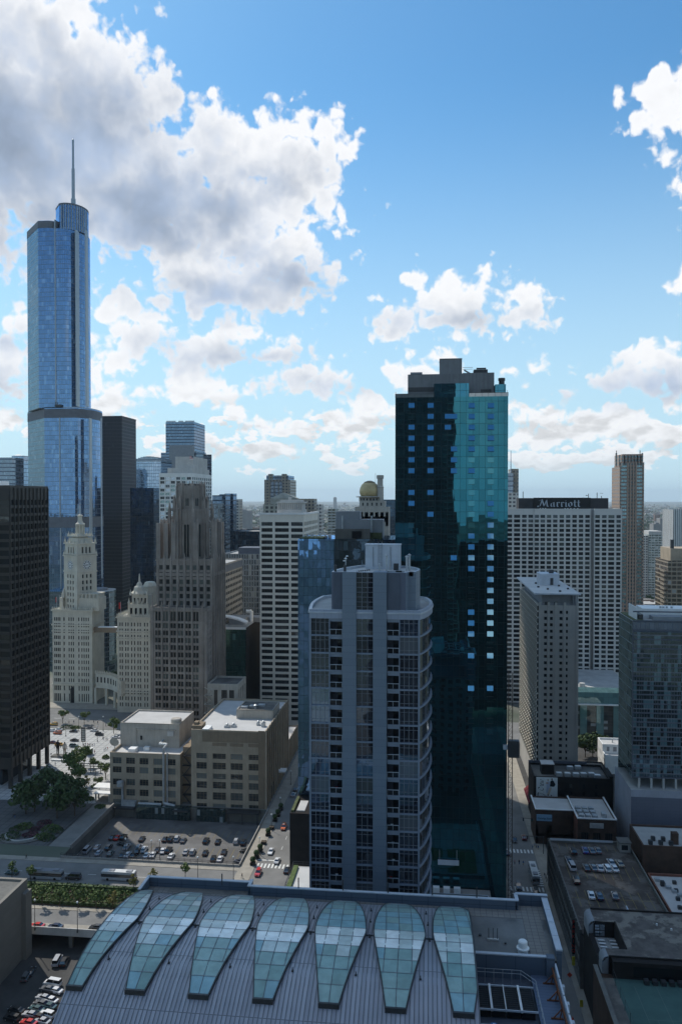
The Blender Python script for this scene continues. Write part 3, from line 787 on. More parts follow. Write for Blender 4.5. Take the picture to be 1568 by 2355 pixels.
part(HB,'railing','galvanised',rail)
def edge_frame(m):
    m.box(18.9,19.15,86,124.4,58.6,58.9,0)
    for i in range(9):
        y_ = 122.5 - i * 4.1
        m.tube((17.6,y_,57.2),(18.9,y_,58.7),.09,0); m.tube((18.6,y_,57.2),(18.95,y_,58.7),.09,0); m.box(17.4,19.1,y_-.12,y_+.12,57.2,57.36,0)
part(HB,'steel_frame','rust_steel',edge_frame)
for i in range(9):
    y1 = 124.2 - i * 4.1
    part(HB,'edge_screen','pale_metal',lambda m:(m.box(19.35,19.6,y1-3.7,y1,56,59.5),m.box(19.62,20.3,y1-3.9,y1-3.2,54.0,58.2)))
def hotel_body(m):
    m.box(XL,XV,90,140.2,0,49.5,0,top=False); m.box(XV,XR-.9,86,141.9,0,50,0,top=False)
    m.face([(XL,140.2,49),(XL,90,49)]+[(XL,a,c)for a,c in reversed(PROF)][:],0)
    m.face([(XV+.05,a,c)for a,c in reversed(PROF)]+[(XV+.05,140.2,49),(XV+.05,90,49)][:0]+[(XV+.05,140,50),(XV+.05,90,49)],0)
gridwall('hotel_wall',(.20,.20,.20),(.03,.035,.04),3.6,3.2,1.8,1.7)
part(HB,'wall','hotel_wall',hotel_body)

# ------------------------------------------------------------------ silver residential tower behind the hotel
TX0, TX1, TY = xat(712.5,160), xat(964.5,160), 160.0
WT = thing('residential_tower','silver grey apartment tower with twin pale pilasters, balconies and a rounded right side','building',((TX0+TX1)/2,172,0))
Xp = lambda px: xat(px,TY)
def outline(d=0.0,n=12):
    """front straight, both flanks bowed; d > 0 pushes outward"""
    pts = [(TX0-d,TY-d),(TX1+d,TY-d)]
    for i in range(1,n):
        t = i / n; pts.append((TX1+d+2.55*math.sin(math.pi*min(1,t*.9+.02))**.9*(1),TY+24*t))
    pts += [(TX1-1.5,TY+25+d),(TX0+2,TY+25+d)]
    for i in range(n-1,0,-1):
        t = i / n; pts.append((TX0-d-1.1*math.sin(math.pi*t),TY+24*t))
    return pts
FH = 3.59; ZR = zat(1423.6,-12,TY); Z0T = ZR - FH * 30
curtain('tower_glass',(.018,.022,.03),(.50,.60,.74),.20,1.25,FH,(.16,.18,.22),.07,.10,var=.5,wob=.012,blind=.07,blindcol=(.10,.11,.12),wscale=.25)
curtain('tower_glass_bow',(.012,.014,.018),(.55,.60,.66),.24,2.2,FH,(.12,.13,.15),.09,.12,var=.6,wob=.02,blind=.04,blindcol=(.12,.12,.12),wscale=.3)
NFL = 30
mat('loggia_wall',(.075,.08,.10),.7,.1,.5)
bal = [(Xp(758.3),Xp(786.8)),(Xp(890.2),Xp(917.6))]
def core_glass(m):
    o = outline(-.30)
    # bowed sides and back; the flat front is split so that the balconies are recessed
    n = len(o); u = 0
    for i in range(1,n):
        a, c = o[i], o[(i+1)%n]; L = math.hypot(c[0]-a[0],c[1]-a[1])
        m.face([(*a,Z0T),(*c,Z0T),(*c,ZR),(*a,ZR)],1,[(u,Z0T-ZR),(u+L,Z0T-ZR),(u+L,0),(u,0)]); u += L
part(WT,'curtain_wall',['tower_glass','tower_glass_bow'],core_glass)
bays = [(TX0+.25,bal[0][0]-.15),(Xp(819.6),Xp(857.7)),(bal[1][1]+.15,TX1-.25)]
glass('tower_pane_a',(.45,.55,.70),.10,(.010,.012,.018),.03,.012,.2); glass('tower_pane_b',(.50,.60,.75),.26,(.018,.022,.03),.03,.02,.25)
glass('tower_pane_c',(.50,.60,.75),.18,(.035,.042,.052),.05,.01,.2); glass('tower_pane_d',(.45,.65,.90),.45,(.02,.03,.05),.02,.02,.3)
glass('tower_pane_e',(.5,.6,.7),.08,(.12,.13,.14),.05,.01,.2); glass('tower_pane_f',(.5,.55,.6),.06,(.055,.05,.045),.05,.01,.2)
rt = random.Random(3)
for f in range(NFL-1,8,-1):
    z0 = Z0T + f * FH; z1 = z0 + FH
    for bi, (xa,xb) in enumerate(bays):
        def pane(m):
            m.face([(xa,TY+.30,z0+.28),(xb,TY+.30,z0+.28),(xb,TY+.30,z1-.02),(xa,TY+.30,z1-.02)],0)
            nb = 4 if bi != 1 else 3
            for q in range(1,nb): xq = xa + (xb-xa) * q / nb; m.box(xq-.045,xq+.045,TY+.2,TY+.298,z0+.28,z1-.02,1)
            for hq in (.95,2.75): m.box(xa,xb,TY+.22,TY+.296,z0+hq-.03,z0+hq+.03,1)
        mk = rt.choices(['tower_pane_a','tower_pane_b','tower_pane_c','tower_pane_d','tower_pane_e','tower_pane_f'],[5,3,2,.6,1.2,1])[0]
        if bi == 2 and f == NFL - 1: mk = 'tower_pane_d'
        part(WT,'window',[mk,'grey_metal'],pane)
    for (xa,xb) in bal:
        def loggia(m):
            m.face([(xa,TY+2.2,z0+.25),(xb,TY+2.2,z0+.25),(xb,TY+2.2,z1),(xa,TY+2.2,z1)],0)
            m.face([(xa,TY+.3,z0+.25),(xb,TY+.3,z0+.25),(xb,TY+2.2,z0+.25),(xa,TY+2.2,z0+.25)],2)
            m.face([(xa,TY+.3,z1),(xa,TY+2.2,z1),(xa,TY+2.2,z0),(xa,TY+.3,z0)][::-1],2)
            m.face([(xb,TY+.3,z0),(xb,TY+2.2,z0),(xb,TY+2.2,z1),(xb,TY+.3,z1)][::-1],2)
            m.face([(xa,TY+2.2,z1-.3),(xb,TY+2.2,z1-.3),(xb,TY+.3,z1-.3),(xa,TY+.3,z1-.3)],2)
            m.box(xa,xb,TY+.12,TY+.28,z1-.62,z1-.02,3)
            xm = xa + (xb-xa) * (.55 if xa<-15 else .48); m.box(xm,xb-.1,TY+2.1,TY+2.19,z0+.3,z0+2.7,1)
        bo = part(WT,'balcony',['loggia_wall','win_mid','slate_panel','slab_edge'],loggia)
        def rl(m):
            m.box(xa,xb,TY+.02,TY+.09,z0+1.32,z0+1.42,0)
            for q in range(3): xq = xa + .05 + (xb-xa-.1) * q / 2; m.box(xq-.03,xq+.03,TY+.03,TY+.08,z0+.3,z0+1.33,0)
            m.face([(xa,TY+.055,z0+.35),(xb,TY+.055,z0+.35),(xb,TY+.055,z0+1.3),(xa,TY+.055,z0+1.3)],1)
        part(bo,'railing',['pale_metal','win_dark'],rl)
        if rt.random() < .35:
            def chairs(m):
                x_ = xa + .4 + rt.random() * .6
                for q in range(1): m.box(x_+q*.8,x_+q*.8+.55,TY+.7,TY+1.25,z0+.27,z0+.75); m.box(x_+q*.8,x_+q*.8+.55,TY+1.2,TY+1.3,z0+.75,z0+1.15)
            cm = rt.choice(['white_paint','sign_red','grey_metal'])
            part(bo,'patio_chair',cm,chairs)
for f in range(NFL+1):
    z0 = Z0T + f * FH
    if z0 < 30: continue
    def sl(m):
        o = outline(.06); n = len(o)
        segs = [(TX0-.06,Xp(787.2)),(Xp(819.8),Xp(857.5)),(Xp(889.4),TX1+.06)]
        for (xa,xb) in segs: m.box(xa,xb,TY-.05,TY+.5,z0-.02,z0+.27,0)
        for i in range(1,n):
            a, c = o[i], o[(i+1)%n]; m.face([(*a,z0+.05),(*c,z0+.05),(*c,z0+.27),(*a,z0+.27)],0)
        i_ = outline(-.28)
        m.face([(*p,z0+.26)for p in i_],0)
        for i in range(1,n-1):
            a, c, d, e = o[i], o[i+1], i_[i+1], i_[i]
            m.face([(*a,z0+.27),(*c,z0+.27),(*d,z0+.27),(*e,z0+.27)],0)
    part(WT,'floor_edge','slab_edge',sl)
for (xa,xb) in ((TX0-.12,TX0+.25),(bal[0][0]-.18,bal[0][0]+.02),(bal[1][1]-.02,bal[1][1]+.18),(TX1-.25,TX1+.12)):
    part(WT,'mullion_post','slab_edge',lambda m:m.box(xa,xb,TY-.1,TY+.4,25,ZR))
for (p0,p1) in ((787.4,819.5),(857.9,889.2)):
    part(WT,'pilaster','silver_panel',lambda m:m.box(Xp(p0),Xp(p1),TY-.45,TY+3,25,zat(1315.6,-12,TY)))
ZC = zat(1402.5,-12,TY); ZD = zat(1316.5,-12,TY)
def crown(m):
    o, i = outline(.12), outline(-.5)
    n = len(o); u = 0
    for k in range(n):
        a, c = o[k], o[(k+1)%n]; L = math.hypot(c[0]-a[0],c[1]-a[1])
        m.face([(*a,ZR-.02),(*c,ZR-.02),(*c,ZC),(*a,ZC)],0,[(u,0),(u+L,0),(u+L,2),(u,2)]); u += L
        d, e = i[(k+1)%n], i[k]
        m.face([(*a,ZC),(*c,ZC),(*d,ZC),(*e,ZC)],1); m.face([(*d,ZC-.6),(*e,ZC-.6),(*e,ZC),(*d,ZC)],1)
    m.face([(*p,ZC-.6)for p in i],2)
    o2 = outline(.3)
    for k in range(n):
        a, c = o2[k], o2[(k+1)%n]; m.face([(*a,ZC-.75),(*c,ZC-.75),(*c,ZC-.45),(*a,ZC-.45)],1)
        b0, b1 = o[k], o[(k+1)%n]; m.face([(*a,ZC-.45),(*c,ZC-.45),(*b1,ZC-.45),(*b0,ZC-.45)],1); m.face([(*b0,ZC-.75),(*b1,ZC-.75),(*c,ZC-.75),(*a,ZC-.75)],1)
part(WT,'cornice_band',['silver_band','coping_metal','grey_roof'],crown)
DX0, DX1 = Xp(762), Xp(933)
def drumo(d=0):
    p = [(DX0-d,TY+.3-d),(DX1+d,TY+.3-d),(DX1+.6+d,TY+2.2),(DX1+2.0+d,TY+2.2),(DX1+2.1+d,TY+3.8)]
    for i in range(9):
        t = i / 8; p.append((DX1+2.2+d+1.0*math.sin(math.pi*t)*1.0-2.6*t*t,TY+4+13*t))
    p += [(DX0+5,TY+18+d)]
    for i in range(6):
        t = i / 5; p.append((DX0+4.2-4.2*math.sin(t*math.pi/2)-d,TY+17.2-14*t))
    return p
def drum(m):
    o, i = drumo(), drumo(-.55)
    n = len(o); u = 0
    for k in range(n):
        a, c = o[k], o[(k+1)%n]; L = math.hypot(c[0]-a[0],c[1]-a[1])
        m.face([(*a,ZC-.6),(*c,ZC-.6),(*c,ZD),(*a,ZD)],0,[(u*.01,ZC),(u*.01,ZC),(u*.01,ZD),(u*.01,ZD)]); u += L
        d, e = i[(k+1)%n], i[k]
        m.face([(*a,ZD),(*c,ZD),(*d,ZD),(*e,ZD)],1); m.face([(*d,ZD-.9),(*e,ZD-.9),(*e,ZD),(*d,ZD)],1)
    m.face([(*p,ZD-.5)for p in i],2)
UD = part(WT,'upper_drum',['silver_panel','coping_metal','white_roof'],drum)
part(UD,'louvre_panel','slate_panel',lambda m:m.box(Xp(767),Xp(786.5),TY+.12,TY+.28,ZC-.55,ZD-.15))
part(UD,'louvre_panel','slate_panel',lambda m:m.box(Xp(890),Xp(920),TY+.12,TY+.28,ZC-.55,ZD-.15))
def topwin(m):
    xa, xb = Xp(819.6), Xp(857.7)
    m.face([(xa,TY+.1,ZC-.4),(xb,TY+.1,ZC-.4),(xb,TY+.1,ZD-.1),(xa,TY+.1,ZD-.1)],0)
    for q in (1,2): xq = xa + (xb-xa) * q / 3; m.box(xq-.05,xq+.05,TY,TY+.09,ZC-.4,ZD-.1,1)
    for q in range(1,8): zq = ZC - .4 + (ZD-ZC+.3) * q / 8; m.box(xa,xb,TY+.02,TY+.088,zq-.04,zq+.04,1)
    m.tube((xa+.4,TY+1.0,ZC),(xb-.4,TY+1.0,ZD-.4),.18,2); m.tube((xb-.4,TY+1.2,ZC),(xa+.4,TY+1.2,ZD-.4),.18,2)
part(WT,'window',['tower_pane_a','grey_metal','pale_metal'],topwin)
bx0, bx1 = xat(839.8,174), xat(920.5,174)
def penth(m):
    m.box(bx0,bx1,174,178,ZD-.5,zat(1254.5,-9,174),0); m.box(bx0-.12,bx1+.12,173.88,178.1,zat(1254.5,-9,174),zat(1253,-9,174)+.08,1)
    for px in (858,898): m.tube((xat(px,173.8),173.85,ZD),(xat(px,173.8),173.85,zat(1258,-9,174)),.07,2)
    lx = xat(874,173.8)
    for s in (-.35,.35): m.tube((lx+s,173.7,ZD),(lx+s,173.7,zat(1252,-9,174)+.6),.05,2)
    for q in range(14): zq = ZD + .3 + q * .33; m.tube((lx-.35,173.7,zq),(lx+.35,173.7,zq),.03,2,4)
part(WT,'lift_penthouse',['pale_metal','coping_metal','grey_metal'],penth)
def flue(px,Y,h,r,cap=True):
    def f(m):
        x_ = xat(px,Y); m.cyl(x_,Y,r,ZD-.5,ZD-.5+h,0,10)
        if cap: m.lathe([(r*1.6,ZD-.5+h),(r*1.7,ZD-.4+h),(0,ZD-.1+h)],x_,Y,0,10)
    return f
for a in ((889,169,3.2,.22),(935,169,3.0,.22),(941,170,3.3,.24),(873,169.5,1.3,.22),(896,171,2.2,.16,False)): part(WT,'flue','galvanised',flue(*a))
part(WT,'flue','dark_metal',flue(771,161.6,1.8,.28,False)); part(WT,'flue','dark_metal',flue(793,161.6,1.8,.28,False))
def dish(m):
    x_ = xat(795,167); m.tube((x_,167,ZD-.5),(x_,167,ZD+2.6),.1)
    for q in range(3): m.lathe([(0,ZD+1.6+q*.5),(.35,ZD+1.75+q*.5),(0,ZD+1.95+q*.5)],x_+(-.3+.3*q),166.8,1,8)
part(WT,'antenna_mast',['galvanised','white_paint'],dish)
part(WT,'roof_hatch',['louvre_grey','fan_black'],lambda m:(m.box(xat(868,164),xat(930,164),163.5,164.6,ZD-.5,ZD-.05,0),m.box(xat(874,163.4),xat(894,163.4),163.45,163.52,ZD-.4,ZD-.1,1),m.box(xat(910,163.4),xat(924,163.4),163.4,163.6,ZD-.42,ZD+.1,1)))
part(WT,'roof_plant','dark_metal',lambda m:(m.box(xat(905,171),xat(916,171),171,172.2,ZD-.5,ZD+.9),[m.box(xat(815+q*5,166+q),xat(818+q*5,166+q),165.5+q*.6,165.9+q*.6,ZD-.5,ZD-.25)for q in range(8)]))

# terrace podium at the foot of the silver tower
PT = thing('podium_building','low white podium with a railed planted terrace at the foot of the silver apartment tower','building',(-36,190,0))
PZ = 26.0
px0, px1 = gnd(655,2045,PZ).x, TX0 - .4
yA, yB = 190.0, gnd(660,1990,PZ).y
part(PT,'wall','concrete',lambda m:m.box(px0,px1+4,yA-20,yB,0,PZ-.02))
part(PT,'terrace','white_roof',lambda m:m.box(px0+.5,px1,yA-19.5,yB-.5,PZ-.01,PZ+.05))
part(PT,'planting','grass_green',lambda m:(m.box(px0+.3,px0+1.6,yA-18,yB-1,PZ+.05,PZ+.7),m.box(px1-6.2,px1-.6,yA-2,yA+8,PZ+.05,PZ+.35)))
part(PT,'brick_path','red_brick',lambda m:m.box(px1-7.2,px1-.4,yA-4,yA+10,PZ+.05,PZ+.12))
for q in range(3):
    yy_ = yA - 2 + q * 7.0; x_ = (px0+px1) / 2 - 2.2
    part(PT,'roof_unit',['white_paint','fan_black'],lambda m:(m.box(x_-2.4,x_+2.2,yy_,yy_+3.4,PZ+.05,PZ+1.3,0),m.box(x_-1.8,x_-.3,yy_+.5,yy_+2.8,PZ+1.3,PZ+1.42,1),m.box(x_+.2,x_+1.8,yy_+.5,yy_+1.6,PZ+1.3,PZ+1.42,1)))
def prail(m):
    for h in (.6,1.2):
        m.tube((px0,yA-18,PZ+h),(px0,yB,PZ+h),.06); m.tube((px0,yB,PZ+h),(px1,yB,PZ+h),.06)
    for q in range(14): yq = yA - 18 + (yB-yA+18) * q / 13; m.tube((px0,yq,PZ),(px0,yq,PZ+1.25),.06)
    for q in range(6): xq = px0 + (px1-px0) * q / 5; m.tube((xq,yB,PZ),(xq,yB,PZ+1.25),.06)
part(PT,'railing','dark_metal',prail)

# ------------------------------------------------------------------ teal glass tower
OY = 250.0
OX0, OX1 = xat(908.5,OY), xat(1167,OY)
ZO = zat(913,5,OY)
OT = thing('teal_glass_tower','tall teal glass tower with scattered pale awning windows and a bare concrete penthouse','building',((OX0+OX1)/2,OY+12,0))
OFH = 25.2 / F * 249.0
curtain('teal_glass',(.004,.012,.014),(.075,.37,.48),.34,1.93,OFH,(.006,.02,.024),.07,.08,var=.4,wob=.006,blind=0,wscale=.05,rough=.012)
def teal(m):
    m.box(OX0,OX1,OY,OY+26,0,ZO,0)
part(OT,'curtain_wall','teal_glass',teal)
CXS = [945.7,989.4,1029.0,1043.0,1083.4,1127.5]
glass('teal_pane',(.14,.48,.58),.40,(.005,.014,.016),.012,.003)
OPEN = {0:[0,1,4,5],1:[1,2,3,4,5],2:[0,1,2,4,5],3:[0,1,4,5],4:[0,1,3,4,5],5:[0,1,3],6:[0,1,3,4],8:[0,1],9:[0,5],10:[1,5],11:[5],
        12:[4,5],13:[4,5],14:[3,4,5],15:[4,5],16:[5],17:[5],18:[5],19:[4,5],20:[4,5],21:[4,5],23:[4,5],26:[4,5]}
ww, wh = 14.0 / F * 249, 11.8 / F * 249
for r_ in range(0,40):
    for ci in range(6):
        is_open = ci in OPEN.get(r_,[])
        if not is_open and (ci in (2,3)or r_>30): continue
        x_ = xat(CXS[ci],OY); z_ = zat(932.8+25.0*r_*1.0,x_,OY)
        a_ = R(17 if is_open else 0)
        def awn(m):
            dz_, dy_ = wh * math.cos(a_), wh * math.sin(a_)
            t = z_ + wh / 2
            m.face([(x_-ww/2,OY-.06-dy_,t-dz_),(x_+ww/2,OY-.06-dy_,t-dz_),(x_+ww/2,OY-.06,t),(x_-ww/2,OY-.06,t)],0)
            m.box(x_-ww/2-.06,x_+ww/2+.06,OY-.07,OY-.005,t,t+.08,1); m.box(x_-ww/2-.06,x_+ww/2+.06,OY-.07,OY-.005,t-wh-.08,t-wh,1)
            if is_open: m.face([(x_-ww/2,OY-.04,t-wh),(x_+ww/2,OY-.04,t-wh),(x_+ww/2,OY-.04,t),(x_-ww/2,OY-.04,t)],2)
        part(OT,'awning_window',['win_awning' if is_open else 'teal_pane','dark_metal','win_dark'],awn) if 'teal_pane' in MATS else None
OP = lambda px, Y: xat(px,Y)
oz = lambda py, Y=252: zat(py,5,Y)
mat('bare_concrete',(.20,.205,.21),.9,.12,.2,streak=.3)
part(OT,'penthouse',['bare_concrete','dark_metal'],lambda m:(m.box(OP(937,254),OP(1062,254),254,268,ZO-.5,oz(860,254)),m.box(OP(1062,254.02),OP(1135,254),254.02,268,ZO-.5,oz(858.5,254)),
     m.box(OP(937,253.9),OP(997,253.9),253.9,254.0,oz(900,254),oz(890,254),1),m.box(OP(1104,253.8),OP(1128,253.8),253.8,254.05,oz(905,254),oz(897,254),1)))
part(OT,'lift_core','bare_concrete',lambda m:(m.box(OP(1010,255),OP(1061,255),255.1,262,oz(862,255),oz(826,255)),m.box(OP(1009.5,254.9),OP(1061.5,254.9),254.95,262.1,oz(826,255),oz(824.5,255))))
curtain('teal_screen',(.006,.03,.04),(.10,.42,.60),.34,1.93,OFH,(.006,.02,.024),.08,.08,var=.3,wob=.006,blind=0,rough=.012)
part(OT,'glass_screen','teal_screen',lambda m:m.box(OP(997,251),OP(1077,251),250.9,251.3,ZO-.5,oz(882,251)))
part(OT,'glass_screen','teal_screen',lambda m:m.box(OP(1137,252),OP(1161.5,252),251.6,262,ZO-.5,oz(886,252)))
def orail(m):
    for (a,c) in ((OX0,OP(997,OY)),(OP(1077,OY),OX1)):
        m.box(a,c,OY+.05,OY+.14,ZO+1.1,ZO+1.2,0); m.face([(a,OY+.1,ZO),(c,OY+.1,ZO),(c,OY+.1,ZO+1.1),(a,OY+.1,ZO+1.1)],1)
        n = int((c-a)/2) + 1
        for q in range(n+1): xq = a + (c-a) * q / n; m.box(xq-.05,xq+.05,OY+.02,OY+.12,ZO,ZO+1.15,0)
    for q in (OX0,OX1): m.tube((q,OY+.1,ZO),(q,OY+3,ZO+2.2),.06,0); m.box(q-.06,q+.06,OY+.1,OY+20,ZO+1.1,ZO+1.2,0)
glass('rail_glass',(.7,.8,.85),.25,(.16,.18,.18),.05,0)
part(OT,'railing',['dark_metal','rail_glass'],orail)
def oplant(m):
    m.box(OP(1088,256),OP(1120,256),256,260,oz(858,256),oz(851,256),0); m.tube((OP(1094,256),256,oz(849,256)),(OP(1116,256),256,oz(849,256)),.25,0)
    m.box(OP(943,257),OP(970,257),257,262,oz(859,257),oz(855,257),1); m.tube((OP(1066,256),256,oz(852,256)),(OP(1098,256),255,oz(872,256)),.25,1)
    for h in (846,850): m.tube((OP(1062,255),255,oz(h,255)),(OP(1086,255),255,oz(h,255)),.06,1)
    m.cyl(OP(1152,257),257,.9,ZO,oz(878,257),0,12); m.cyl(OP(1152,257),257,1.1,oz(878,257),oz(872,257),0,8)
part(OT,'roof_plant',['dark_metal','grey_metal'],oplant)
part(OT,'access_cradle','pale_metal',lambda m:(m.box(OP(1008,249),OP(1057,249),248.9,249.6,oz(1989,249),oz(1979,249)),m.tube((OP(1012,249),249.3,oz(1979,249)),(OP(1012,249),249.3,oz(1955,249)),.05),m.tube((OP(1052,249),249.3,oz(1979,249)),(OP(1052,249),249.3,oz(1955,249)),.05)))
# low garden terrace in front of the teal tower
GT = thing('garden_terrace','low garden podium with lawn and round patio at the foot of the teal tower','terrace',(12,236,0))
gz = 9.0
gx0, gx1 = 0.6, gnd(1120,2010,gz).x
gy1 = OY - .5; gy0 = 200.0
part(GT,'wall','concrete',lambda m:m.box(gx0,gx1,gy0,gy1,0,gz-.02))
part(GT,'lawn','grass_green',lambda m:(m.box(gx0+6,gx1-3.2,gy0+22,gy0+40,gz-.01,gz+.15),m.box(gx0+.4,gx0+4.5,gy0+22,gy0+32,gz-.01,gz+.25)))
part(GT,'patio','sidewalk',lambda m:m.cyl(gx0+4.2,gy0+33,4.6,gz-.01,gz+.22,0,24))
part(GT,'bench','rust_steel',lambda m:m.box(gx0+3,gx0+6,gy0+33,gy0+34.2,gz+.2,gz+.9))
part(GT,'railing',['pale_metal','rail_glass'],lambda m:(m.box(gx0,gx1-1,gy1-6,gy1-5.9,gz+1.2,gz+1.32,0),m.face([(gx0,gy1-5.95,gz),(gx1-1,gy1-5.95,gz),(gx1-1,gy1-5.95,gz+1.2),(gx0,gy1-5.95,gz+1.2)],1),m.box(gx1-1.1,gx1-.98,gy0,gy1-5.9,gz+1.2,gz+1.3,0)))
part(GT,'roof_unit','white_paint',lambda m:[m.box(gx0+1+q*3.2,gx0+3+q*3.2,gy1-3.4,gy1-1.8,gz,gz+1.5)for q in range(3)])

# blue mirror glass block behind the silver tower
KY = 285.0
KX0, KX1 = xat(685,KY), xat(912,KY)
ZK = zat(1240,-30,KY)
KT = thing('mirror_glass_block','blue mirrored glass block with planted roof behind the silver tower','building',((KX0+KX1)/2,KY+15,0))
curtain('mirror_glass',(.01,.02,.03),(.26,.50,.92),.40,1.6,3.3,(.02,.035,.05),.07,.09,var=.4,wob=.045,blind=0,wscale=.12,rough=.015)
part(KT,'curtain_wall','mirror_glass',lambda m:m.box(KX0,xat(768,KY),KY,KY+30,23,ZK))
curtain('mirror_dark',(.006,.009,.012),(.16,.24,.34),.22,1.6,3.3,(.012,.018,.024),.07,.09,var=.6,wob=.05,blind=.03,blindcol=(.06,.09,.11),wscale=.2,rough=.02)  # same mirrored front; its dark reflection is put into darker glass
part(KT,'dark_wing','mirror_dark',lambda m:m.box(xat(768,KY),KX1,KY+.25,KY+30,23,ZK))
part(KT,'podium',['black_brick','green_roof','white_roof'],lambda m:(m.box(KX0-.3,KX1,KY-16,KY+30,0,22.6,0),m.box(KX0,KX0+1.0,KY-15,KY-2,22.61,23.3,1),m.box(KX0+1.8,KX0+4.6,KY-14,KY-5,22.61,22.9,2)))
kz = lambda py: zat(py,-25,KY+6)
for a_ in ((.5,9,1,14,.5),(21,30,4.6,5.6,2.2)): part(KT,'roof_planting','green_roof',lambda m:m.box(KX0+a_[0],KX0+a_[1],KY+a_[2],KY+a_[3],ZK,ZK+a_[4]))
part(KT,'roof_screen','concrete_dark',lambda m:m.box(xat(770,KY+3),xat(850,KY+3),KY+3,KY+4,ZK,ZK+3.6))
part(KT,'plant_screen','louvre_grey',lambda m:(m.box(xat(772,KY+8),xat(827,KY+8),KY+8,KY+16,ZK,kz(1176)),m.box(xat(772,KY+6.5),xat(880,KY+6.5),KY+6.5,KY+16.5,ZK,kz(1195))))
part(KT,'roof_unit','fan_black',lambda m:(m.box(xat(809,KY+2.6),xat(830,KY+2.6),KY+2.4,KY+2.9,ZK+.3,ZK+2.8)))
part(KT,'flue','galvanised',lambda m:[m.cyl(xat(p,KY+6),KY+5.5,.3,ZK,kz(1186),0,8)for p in (788,855)])
def tropes(m):
    for q in range(10): x_ = KX0 + 1 + q * 1.1; m.box(x_,x_+.6,KY+5+(q%3)*2,KY+6+(q%3)*2,ZK,ZK+1.0+(q%2)*.6)
part(KT,'roof_furniture','pale_metal',tropes)

# ------------------------------------------------------------------ left side towers
def far_y(X,px): return X / xat(px,1.0)
def cpx(lst,Y,x0): return [(xat(a,Y)-x0,xat(b,Y)-x0)for a,b in lst]
def rowsz(lst,X,Y): return sorted((zat(b,X,Y),zat(a,X,Y))for a,b in lst)

# dark bronze office tower at the left edge
EY = 338.0; EX = xat(22,EY); EYF = far_y(EX,111.5); EZ = zat(1116,EX,EY)
ET = thing('bronze_office_tower','dark bronze office tower on stilts at the left edge, facing the plaza','building',(EX-20,EY+17,0))
mat('bronze',(.026,.023,.020),.5,.15,.3,spec=.4); mat('bronze_spandrel',(.05,.045,.039),.6,.15,.3,spec=.4)
wins = []; mb = MB()
rows = [(EZ-6.5-3.79*i-2.5,EZ-6.5-3.79*i)for i in range(31)][::-1]
zb = 9.0
block(mb,EX-42,EX,EY,EYF,zb,EZ,wins,([(.6+5.2*i,5.4+5.2*i)for i in range(8)],rows),(ev(EYF-EY,10,.66,.5),rows),rec=.35,rmi=1)
mb.build('wall',['bronze','grey_roof'],ET)
def piers(m):
    n = 10; p = (EYF-EY-1) / n
    for i in range(n+1): y_ = EY + .5 + p * i; m.box(EX-.1,EX+.45,y_-.2,y_+.2,zb,EZ-1)
part(ET,'fin','bronze_spandrel',piers)
mb = MB(); n_ = len(rows)
for (a,c) in rows: mb.box(EX+.01,EX+.12,EY+.3,EYF-.3,a-1.25,a-.02)
mb.build('spandrel','bronze_spandrel',ET)
glass('win_bronze',(.40,.40,.38),.03,(.010,.010,.010),.04,.01); glass('win_bronze_b',(.5,.5,.48),.10,(.016,.016,.015),.04,.015)
put_windows(ET,wins,'plain',['win_bronze','win_bronze','win_bronze_b','win_dark'],'bronze')
for q in range(5):
    y_ = EY + 1.2 + (EYF-EY-2.4) * q / 4
    part(ET,'column','bronze',lambda m:m.box(EX-1.6,EX-.1,y_-.8,y_+.8,0,zb))
part(ET,'lobby',['win_mid','bronze'],lambda m:m.box(EX-36,EX-7,EY+5,EYF-5,0,zb-.1))
part(ET,'roof_unit','white_paint',lambda m:m.box(EX-16,EX-11,EY+14,EY+20,EZ-.9,EZ+2.2))
part(ET,'parapet_band','bronze_spandrel',lambda m:m.box(EX-42.05,EX+.5,EY-.05,EY-.02,EZ-1.4,EZ-.2))

# tall stepped blue glass tower with a spire
TRY = 612.0
xp = lambda px: xat(px,TRY)
TR = thing('spire_tower','tallest stepped blue glass skyscraper with rounded right side and needle spire','building',(xp(140),TRY+25,0))
curtain('blue_glass',(.008,.022,.06),(.30,.51,.84),.40,1.6,3.7,(.16,.20,.24),.20,.55,(.13,.16,.19),var=.5,wob=.006,blind=.08,blindcol=(.16,.22,.26),wscale=.03,sprefl=.45,mrough=.35)
curtain('blue_glass_side',(.016,.03,.038),(.30,.44,.54),.28,1.6,3.7,(.18,.21,.22),.25,.8,(.16,.18,.19),var=.3,wob=.006,blind=.05,wscale=.03,sprefl=.4,mrough=.35)
mat('louvre_band',(.13,.14,.16),.6,.1,.3); mat('steel_rib',(.33,.37,.40),.35,.06,.5,metal=.3,spec=.5)
def tier(pl,pc,pr,prr,depth=42,dl=26,n=9,gap=0.0):
    """outline: chamfered left end, flat front, rounded right end (pixels at the front plane)"""
    xe_ = 0
    for it in range(7):
        pts = tier_(pl,pc,pr-xe_,prr,depth,dl,n); xe_ = min(xe_+max(proj((a,c,200))[0]for a,c in pts[2:-1])-pr,pr-prr-3)
    return pts
def tier_(pl,pc,pr,prr,depth,dl,n):
    xl, xc, xr, xe = xp(pl) + 0, xp(pc), xp(prr), xat(pr-.5,TRY+depth*.42)
    pts = [(xat(pl,TRY+dl),TRY+dl),(xc,TRY)]
    rr = (xe-xr)
    for i in range(n+1):
        t = math.pi / 2 * i / n; pts.append((xr+rr*math.sin(t),TRY+(depth*.42)*(1-math.cos(t))))
    for i in range(1,n+1):
        t = math.pi / 2 * i / n; pts.append((xr+rr*math.cos(t),TRY+depth*.42+(depth*.58)*math.sin(t)))
    pts.append((xat(pl,TRY+dl),TRY+depth))
    return pts
